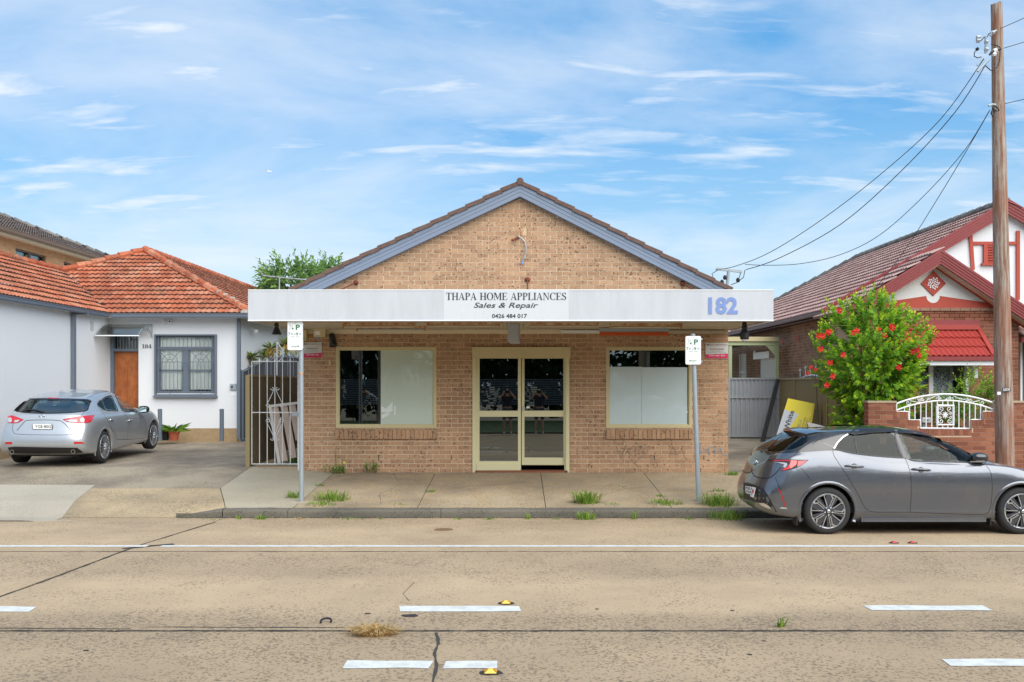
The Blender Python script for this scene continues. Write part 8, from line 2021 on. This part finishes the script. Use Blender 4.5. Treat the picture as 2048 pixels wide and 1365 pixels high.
def detail_mazda(C):
    r = C['root']
    w1 = Zm((1172, 300), (1192, 268), (1214, 250), (1240, 305), (1262, 362), (1228, 348)); w2 = Zm((1224, 246), (1262, 216), (1300, 202), (1342, 198), (1380, 280), (1418, 372), (1340, 370), (1270, 362)); w3 = Zm((1388, 194), (1450, 206), (1530, 250), (1600, 315), (1642, 368), (1636, 386), (1560, 384), (1482, 378), (1435, 290))
    rg = Zm((222, 378), (275, 315), (352, 246), (520, 242), (760, 244), (1000, 250), (1075, 268), (1062, 330), (1040, 368), (900, 392), (700, 402), (540, 404), (380, 400), (280, 392))
    finish_body(C, [shrinkpoly(p, .88) for p in (w1, w2, w3)], [shrinkpoly(rg, .93)])
    for p, nm in ((w1, 'quarter_window'), (w2, 'rear_window'), (w3, 'front_window')): panel(C, p, nm, M['carglass'], .001, mirror=True, res=4); strip(C, p, 'window_seal', M['cartrim'], .026, .004, True, closed=True)
    panel(C, rg, 'rear_glass', M['privacy2'], .002, res=5); strip(C, rg, 'window_seal', M['cartrim'], .03, .004, closed=True)
    panel(C, Zm((1000, 238), (1100, 262), (1060, 330), (1050, 300), (1010, 252)), 'window_surround', M['cartrim'], .006); strip(C, Zm((350, 236), (600, 234), (1010, 243), (1095, 262)), 'spoiler_edge', M['cartrim'], .035, .014)
    panel(C, Zm((578, 230), (716, 233), (716, 242), (578, 240)), 'stop_lamp', M['lampred'], .03, res=3)
    for pts, cl, cen in ((((752, 478), (840, 462), (930, 444), (1060, 432), (1136, 425), (1118, 475), (1090, 508), (1050, 523), (950, 524), (820, 512)), ((782, 486), (860, 482), (932, 482), (928, 514), (832, 508)), (990, 487)), (((95, 441), (130, 431), (160, 432), (225, 456), (288, 481), (215, 520), (150, 524), (100, 522)), ((180, 488), (240, 484), (218, 512), (176, 516)), (124, 488))):
        T = panel(C, Zm(*pts), 'tail_light', M['lampred'], .008, res=3); panel(C, Zm(*cl), 'clear_lens', M['lampclear'], .012, T[0], res=3)
        panel(C, [zm_(cen[0]+26*math.cos(a), cen[1]+30*math.sin(a)) for a in [2*PI*k/14 for k in range(14)]], 'round_lens', M['lampclear'], .014, T[0], res=3)
    for l in (((158, 525), (152, 600), (165, 635), (210, 655), (500, 664), (860, 660), (905, 625), (935, 570), (942, 522)), ((1172, 312), (1238, 398), (1300, 500), (1345, 590), (1385, 640), (1395, 715)), ((1355, 190), (1420, 290), (1478, 382), (1530, 450), (1545, 520), (1540, 600), (1538, 718)), ((1640, 388), (1720, 450), (1752, 520), (1760, 620), (1745, 700)), ((1395, 716), (1538, 720), (1745, 702)), ((1020, 380), (990, 420), (978, 440)), ((1050, 215), (1170, 165), (1300, 140))): strip(C, Zm(*l), 'panel_gap', M['seam'], .007, .002)
    strip(C, Zm((205, 612), (260, 545), (300, 502), (340, 488), (520, 484), (700, 490), (748, 505), (800, 550), (850, 612)), 'plate_recess_edge', M['alloydark'], .012, .003)
    panel(C, Zm((96, 815), (180, 805), (500, 812), (930, 818), (975, 850), (1005, 874), (930, 882), (500, 886), (120, 882)), 'lower_bumper', M['cartrim'], .006, res=6)
    panel(C, Zm((60, 752), (100, 748), (146, 750), (146, 776), (66, 776)), 'reflector', M['lampred'], .008, res=3); panel(C, Zm((890, 746), (980, 746), (1022, 768), (890, 773)), 'reflector', M['lampred'], .008, res=3)
    strip(C, Zm((62, 790), (250, 786), (600, 792), (900, 790), (960, 800), (1010, 832), (1080, 830)), 'bumper_crease', C['body'], .02, .006)
    for c in ((158, 866), (892, 862)):
        l, n = ray(C, *zm_(*c)); b = MB(); b.cr = .5; b.lathe([(.036, .06), (.040, .0), (.040, -.045), (.032, -.045), (.030, .02)], l, axis=(1, 0, 0), n=20, cap=False); ex = b.build('exhaust_tip', M['exhaust'], r, smooth=True, local=True, angle=40); b = MB(); b.lathe([(0, .01), (.032, .01)], l, axis=(1, 0, 0), n=16, cap=False); b.build('exhaust_bore', M['cabin'], ex, local=True)
    pl = Zm((400, 528), (641, 530), (636, 597), (396, 594)); P3 = [ray(C, *p)[0] for p in pl]; mx_ = min(p.x for p in P3)-.012; P3 = [Vector((mx_+(.0 if i > 1 else .018), p.y, p.z)) for i, p in enumerate(P3)]
    nn = (P3[1]-P3[0]).cross(P3[3]-P3[0]).normalized(); nn = nn if nn.x < 0 else -nn
    b = MB(); b.cr = .5; b.prism(P3, nn*.006); q = b.build('number_plate', M['ink'], r, local=True); c = sum(P3, Vector())/4; b = MB(); b.cr = .5; b.prism([c+(p-c)*.94+nn*.0065 for p in P3], nn*.001); b.build('plate_face', M['plate'], q, local=True)
    u_ = (P3[1]-P3[0]).normalized(); v_ = (P3[0]-P3[3]).normalized(); b = MB(); b.cr = .5; put_text(b, 'YGE\u00b780G', c+nn*.009+u_*.015, u_, v_, (P3[0]-P3[3]).length*.56, (P3[1]-P3[0]).length*.80, offset=.015); b.build('plate_lettering', M['ink'], q, local=True)
    l, n = ray(C, *zm_(508, 448)); yv = Vector((0, -1, 0)); zv = Vector((0, 0, 1)); b = MB(); b.cr = .5; b.tube([l+n*.012+yv*(.055*math.cos(2*PI*k/20))+zv*(.044*math.sin(2*PI*k/20)) for k in range(21)], .005, 5, cap=False); b.tube([l+n*.012+yv*x+zv*z for x, z in ((-.05, .012), (-.02, .012), (0, -.012), (.02, .012), (.05, .012))], .005, 5); b.build('badge', M['chrome'], r, local=True)
    for c in ((1338, 482), (1562, 488)):
        p0, n0 = ray(C, *zm_(*c))
        for s_ in (1, -1): b = MB(); b.cr = .5; b.tube([p0+n0*.01+Vector((-.09, 0, 0)), p0+n0*.03+Vector((-.05, 0, 0)), p0+n0*.03+Vector((.05, 0, 0)), p0+n0*.01+Vector((.09, 0, 0))], .014, 8); b.v = [Vector((p.x, p.y*s_, p.z)) for p in b.v]; b.build('door_handle', M['chrome'], r, smooth=True, local=True)
    p0, n0 = ray(C, *zm_(1655, 385))
    for s_ in (1, -1):
        pc = p0+Vector((.02, -.13, .05)); b = MB(); b.cr = .5; sp = lambda v, e: math.copysign(abs(v)**e, v); vs = []
        for i in range(9):
            t1 = -PI/2+PI*i/8
            for k in range(16): t2 = 2*PI*k/16; vs.append(pc+Vector((.075*sp(math.cos(t1), .7)*sp(math.cos(t2), .7), .125*sp(math.cos(t1), .7)*sp(math.sin(t2), .7), .08*sp(math.sin(t1), .8))))
        b.add(vs, [(i*16+k, i*16+(k+1) % 16, (i+1)*16+(k+1) % 16, (i+1)*16+k) for i in range(8) for k in range(16)]); b.v = [Vector((p.x, p.y*s_, p.z)) for p in b.v]; mo = b.build('wing_mirror', M['cartrim'], r, smooth=True, local=True)
        b = MB(); b.cr = .5; b.prism([pc+Vector((-.068, y, z)) for y, z in ((-.09, -.05), (.09, -.05), (.095, .03), (.07, .055), (-.08, .055))], (-.012, 0, 0)); b.v = [Vector((p.x, p.y*s_, p.z)) for p in b.v]; b.build('mirror_glass', M['carmirror'], mo, local=True)
    b = MB(); b.cr = .5; b.add([Vector(p) for p in ((.95, -.035, 1.365), (1.2, -.03, 1.385), (1.2, .03, 1.385), (.95, .035, 1.365), (.93, -.008, 1.44), (1.02, -.006, 1.43), (1.02, .006, 1.43), (.93, .008, 1.44))], [(3, 2, 1, 0), (4,5,6,7),(0,1,5,4),(1,2,6,5),(2,3,7,6),(3,0,4,7)]); b.build('roof_antenna', C['body'], r, local=True)
    strip(C, Zm((268, 374), (340, 366), (430, 370), (540, 398)), 'rear_wiper', M['cartrim'], .03, .02)
    b = MB(); b.cr = .5; b.box(.6, 1.1, -.55, .55, .86, .9); b.build('parcel_shelf', M['cabin'], r, local=True)
M['privacy2'] = glassmat('rear_tint', (.34, .40, .38), .16, 0, .8); M['carmirror'] = mat('mirror_glass', srgb(160, 180, 186), .05, metal=1)
th_ = math.atan(.0322)
yaw = math.radians(90+1.0)
xr_, yr_ = -8.33, 19.2          # outer face of the right rear tyre
hub = Matrix.Rotation(yaw, 3, 'Z') @ Vector((.93, -.885, 0))
Mz = (xr_-hub.x, yr_-hub.y, .44-.93*.0322)
C2 = build_hatch('silver_hatchback', 'silver hatchback seen from behind, parked before the white house', Mz, yaw, th_, M['silver'], M['silver'], LEV_M, [(.93, .32), (3.63, .32)], 99, .32, detail_mazda, 'V', .372)
# white car on the far side of the road, seen only as a reflection: a copy of the hatchback in white
def copy_car(src, loc, rotz, label):
    c = copy_tree(src); c.location = loc; c.rotation_euler = (0, 0, rotz); c['label'] = label; c.name = 'white_hatchback'
    swap = {M['silver'].name: M['whitecar']}
    for ch in [o for o in COL.objects if o.parent == c]:
        if ch.type == 'MESH' and any(m and m.name in swap for m in ch.data.materials):
            ch.data = ch.data.copy()
            for i, m in enumerate(ch.data.materials):
                if m and m.name in swap: ch.data.materials[i] = swap[m.name]
    return c
copy_car(C2['root'], (4.4, -8.5, .05), 0, 'white hatchback across the road reflected in the right shop window')
# ------------------------------------------------------------------ people across the glass: they stand on the camera's side of the road and show as reflections
def skin(name, P, E, rad, m, parent, root=0, sub=2):
    me = bpy.data.meshes.new(name); me.from_pydata([tuple(p) for p in P], E, []); o = bpy.data.objects.new(name, me); COL.objects.link(o)
    sk = o.modifiers.new('s', 'SKIN'); sk.use_smooth_shade = True
    if not me.skin_vertices: me.attributes.new if 0 else None
    bm = bmesh.new(); bm.from_mesh(me); ly = bm.verts.layers.skin.verify(); bm.verts.ensure_lookup_table()
    for i, v in enumerate(bm.verts):
        r = rad[i]; v[ly].radius = (r, r) if not isinstance(r, tuple) else r; v[ly].use_root = (i == root)
    bm.to_mesh(me); bm.free()
    ss = o.modifiers.new('u', 'SUBSURF'); ss.levels = sub; ss.render_levels = sub
    dg = bpy.context.evaluated_depsgraph_get(); dg.update(); nm = bpy.data.meshes.new_from_object(o.evaluated_get(dg)); bpy.data.objects.remove(o)
    nm.materials.clear(); nm.materials.append(m); r_ = bpy.data.objects.new(name, nm); COL.objects.link(r_); r_.parent = parent
    off = parent.location; nm.transform(Matrix.Translation(-off)); return r_
M['skin'] = mat('skin', srgb(196, 150, 122), .55); M['hair'] = mat('dark_hair', (.02, .015, .012), .7); M['darkcloth'] = mat('dark_shirt', srgb(52, 54, 64), .85); M['shorts'] = mat('black_shorts', (.02, .02, .022), .9); M['greyshorts'] = mat('grey_shorts', srgb(96, 92, 92), .9); M['shoe'] = mat('pale_shoe', srgb(206, 200, 190), .6); M['camera_black'] = mat('camera_black', (.02, .02, .02), .4)
def plaid(t, p):
    v = t.xyz(t.pos()); f = lambda c: t.math('GREATER_THAN', t.math('FRACT', t.math('MULTIPLY', c, 11.0)), .5)
    s = t.math('MULTIPLY', t.math('ADD', f(t.math('ADD', v[0], v[1])), f(v[2])), .5); t.set(p.inputs['Base Color'], t.ramp(s, (0.0, srgb(224, 224, 226)), (.5, srgb(120, 122, 132)), (1.0, srgb(24, 24, 30)))); p.inputs['Roughness'].default_value = .9
M['plaid'] = mat('plaid_shirt', fn=plaid)
def person(label, base, J, shirt, shorts, hairm, face):
    """J: joints (offsets from base): pelvis chest neck head, shoulders, elbows, wrists, hips, knees, ankles"""
    r = thing('person', label, 'person', base); B = Vector(base); g_ = lambda k: B+Vector(J[k])
    P = []; Rd = []; E = []
    def v(p, r_, par=None): P.append(p); Rd.append(r_); i = len(P)-1; (E.append((par, i)) if par is not None else None); return i
    pe = v(g_('pelvis'), .13); ch = v(g_('chest'), .14, pe); nk = v(g_('neck'), .06, ch)
    hd_ = g_('head'); nv_ = (hd_-g_('neck')).normalized(); h1 = v(g_('neck').lerp(hd_, .5), .065, nk); h2 = v(hd_, .095, h1); h3 = v(hd_+nv_*.08, .085, h2)
    fv = Vector(face).normalized(); n_ = v(hd_+fv*.10-nv_*.01, .018, h2)
    for s_ in ('l', 'r'):
        sh = v(g_('sh'+s_), .065, ch); el = v(g_('el'+s_), .045, sh); wr = v(g_('wr'+s_), .03, el); d = (g_('wr'+s_)-g_('el'+s_)).normalized(); side = d.cross(fv).normalized() if d.cross(fv).length > .1 else Vector((1, 0, 0))
        pm = v(g_('wr'+s_)+d*.07, .035, wr)
        for k in range(4): a = v(P[pm]+side*(.024*(k-1.5))+d*.035, .0095, pm); b_ = v(P[a]+d*(.035+.01*(k in (1, 2)))+fv*.01, .009, a); v(P[b_]+d*.02+fv*.02, .008, b_)
        a = v(P[pm]-side*.04-d*.01, .011, pm); v(P[a]-side*.02+d*.03, .009, a)
        hp = v(g_('hp'+s_), .085, pe); kn = v(g_('kn'+s_), .058, hp); cf = v(g_('kn'+s_).lerp(g_('an'+s_), .35), .056, kn); an = v(g_('an'+s_), .036, cf); v(g_('an'+s_)+fv*.02-Vector((0, 0, .05)), .04, an); 
    skin('body', P, E, Rd, M['skin'], r)
    P2 = [g_('pelvis')+Vector((0, 0, .05)), g_('chest'), g_('neck')-(g_('neck')-g_('chest'))*.35]; E2 = [(0, 1), (1, 2)]; R2 = [.165, .175, .09]
    for s_ in ('l', 'r'): i = len(P2); P2 += [g_('sh'+s_), g_('sh'+s_).lerp(g_('el'+s_), .9 if shirt == 'plaid' else .6)]; R2 += [.085, .07]; E2 += [(1, i), (i, i+1)]
    if shirt == 'plaid':
        for s_ in ('l', 'r'): P2.append(g_('wr'+s_)); R2.append(.05); E2.append((4 if s_ == 'l' else 6, len(P2)-1))
    skin('shirt', P2, E2, R2, M[shirt], r)
    P3 = [g_('pelvis')]; R3 = [.155]; E3 = []
    for s_ in ('l', 'r'): i = len(P3); P3 += [g_('hp'+s_), g_('hp'+s_).lerp(g_('kn'+s_), .9)]; R3 += [.115, .09]; E3 += [(0, i), (i, i+1)]
    skin('shorts', P3, E3, R3, M[shorts], r)
    for s_ in ('l', 'r'): a = g_('an'+s_)-Vector((0, 0, .055)); skin('shoe', [a-fv*.05, a+fv*.06, a+fv*.17], [(0, 1), (1, 2)], [.05, .05, .035], M['shoe'], r)
    skin('hair', [hd_-fv*.03-nv_*.02, hd_-fv*.02+nv_*.08], [(0, 1)], [.10, .088], M[hairm], r)
    b = MB(); b.cr = .5
    for s_ in (-1, 1): q = hd_+fv*.092+nv_.cross(fv).normalized()*.032*s_+nv_*.02; b.lathe([(.011, 0), (.0, .006)], q, axis=fv, n=8, cap=False)
    b.build('eyes', M['camera_black'], r); return r
ph = person('person in a dark shirt and grey shorts photographing, reflected in the glass door', (0.02, -.95, .04),
  dict(pelvis=(0, 0, .98), chest=(0, .02, 1.38), neck=(0, .03, 1.56), head=(0, .07, 1.69), shl=(-.20, .02, 1.48), shr=(.20, .02, 1.48), ell=(-.33, .16, 1.40), elr=(.33, .16, 1.40), wrl=(-.13, .30, 1.62), wrr=(.13, .30, 1.62), hpl=(-.11, 0, .92), hpr=(.11, 0, .92), knl=(-.13, .03, .50), knr=(.13, .03, .50), anl=(-.14, 0, .09), anr=(.14, 0, .09)), 'darkcloth', 'greyshorts', 'hair', (0, 1, 0))
b = MB(); b.cr = .5; b.box(-.07, .11, -.66, -.56, 1.66, 1.78); b.lathe([(.035, 0), (.04, .09)], (.02, -.56, 1.72), axis=(0, 1, 0), n=14); tag(b.build('camera', M['camera_black']), 'black camera held up by the person reflected in the door', 'camera')
person('person bending forward in a black and white plaid shirt, reflected in the left window', (-6.25, -5, .05),
  dict(pelvis=(.12, 0, 1.02), chest=(-.18, 0, 1.42), neck=(-.36, 0, 1.58), head=(-.50, 0, 1.66), shl=(-.24, -.19, 1.46), shr=(-.24, .19, 1.46), ell=(-.40, -.22, 1.20), elr=(-.40, .22, 1.20), wrl=(-.55, -.16, .98), wrr=(-.55, .16, .98), hpl=(.12, -.11, .95), hpr=(.12, .11, .95), knl=(.05, -.13, .52), knr=(.14, .13, .52), anl=(.10, -.13, .09), anr=(.22, .13, .09)), 'plaid', 'shorts', 'hair', (-.8, 0, -.4))
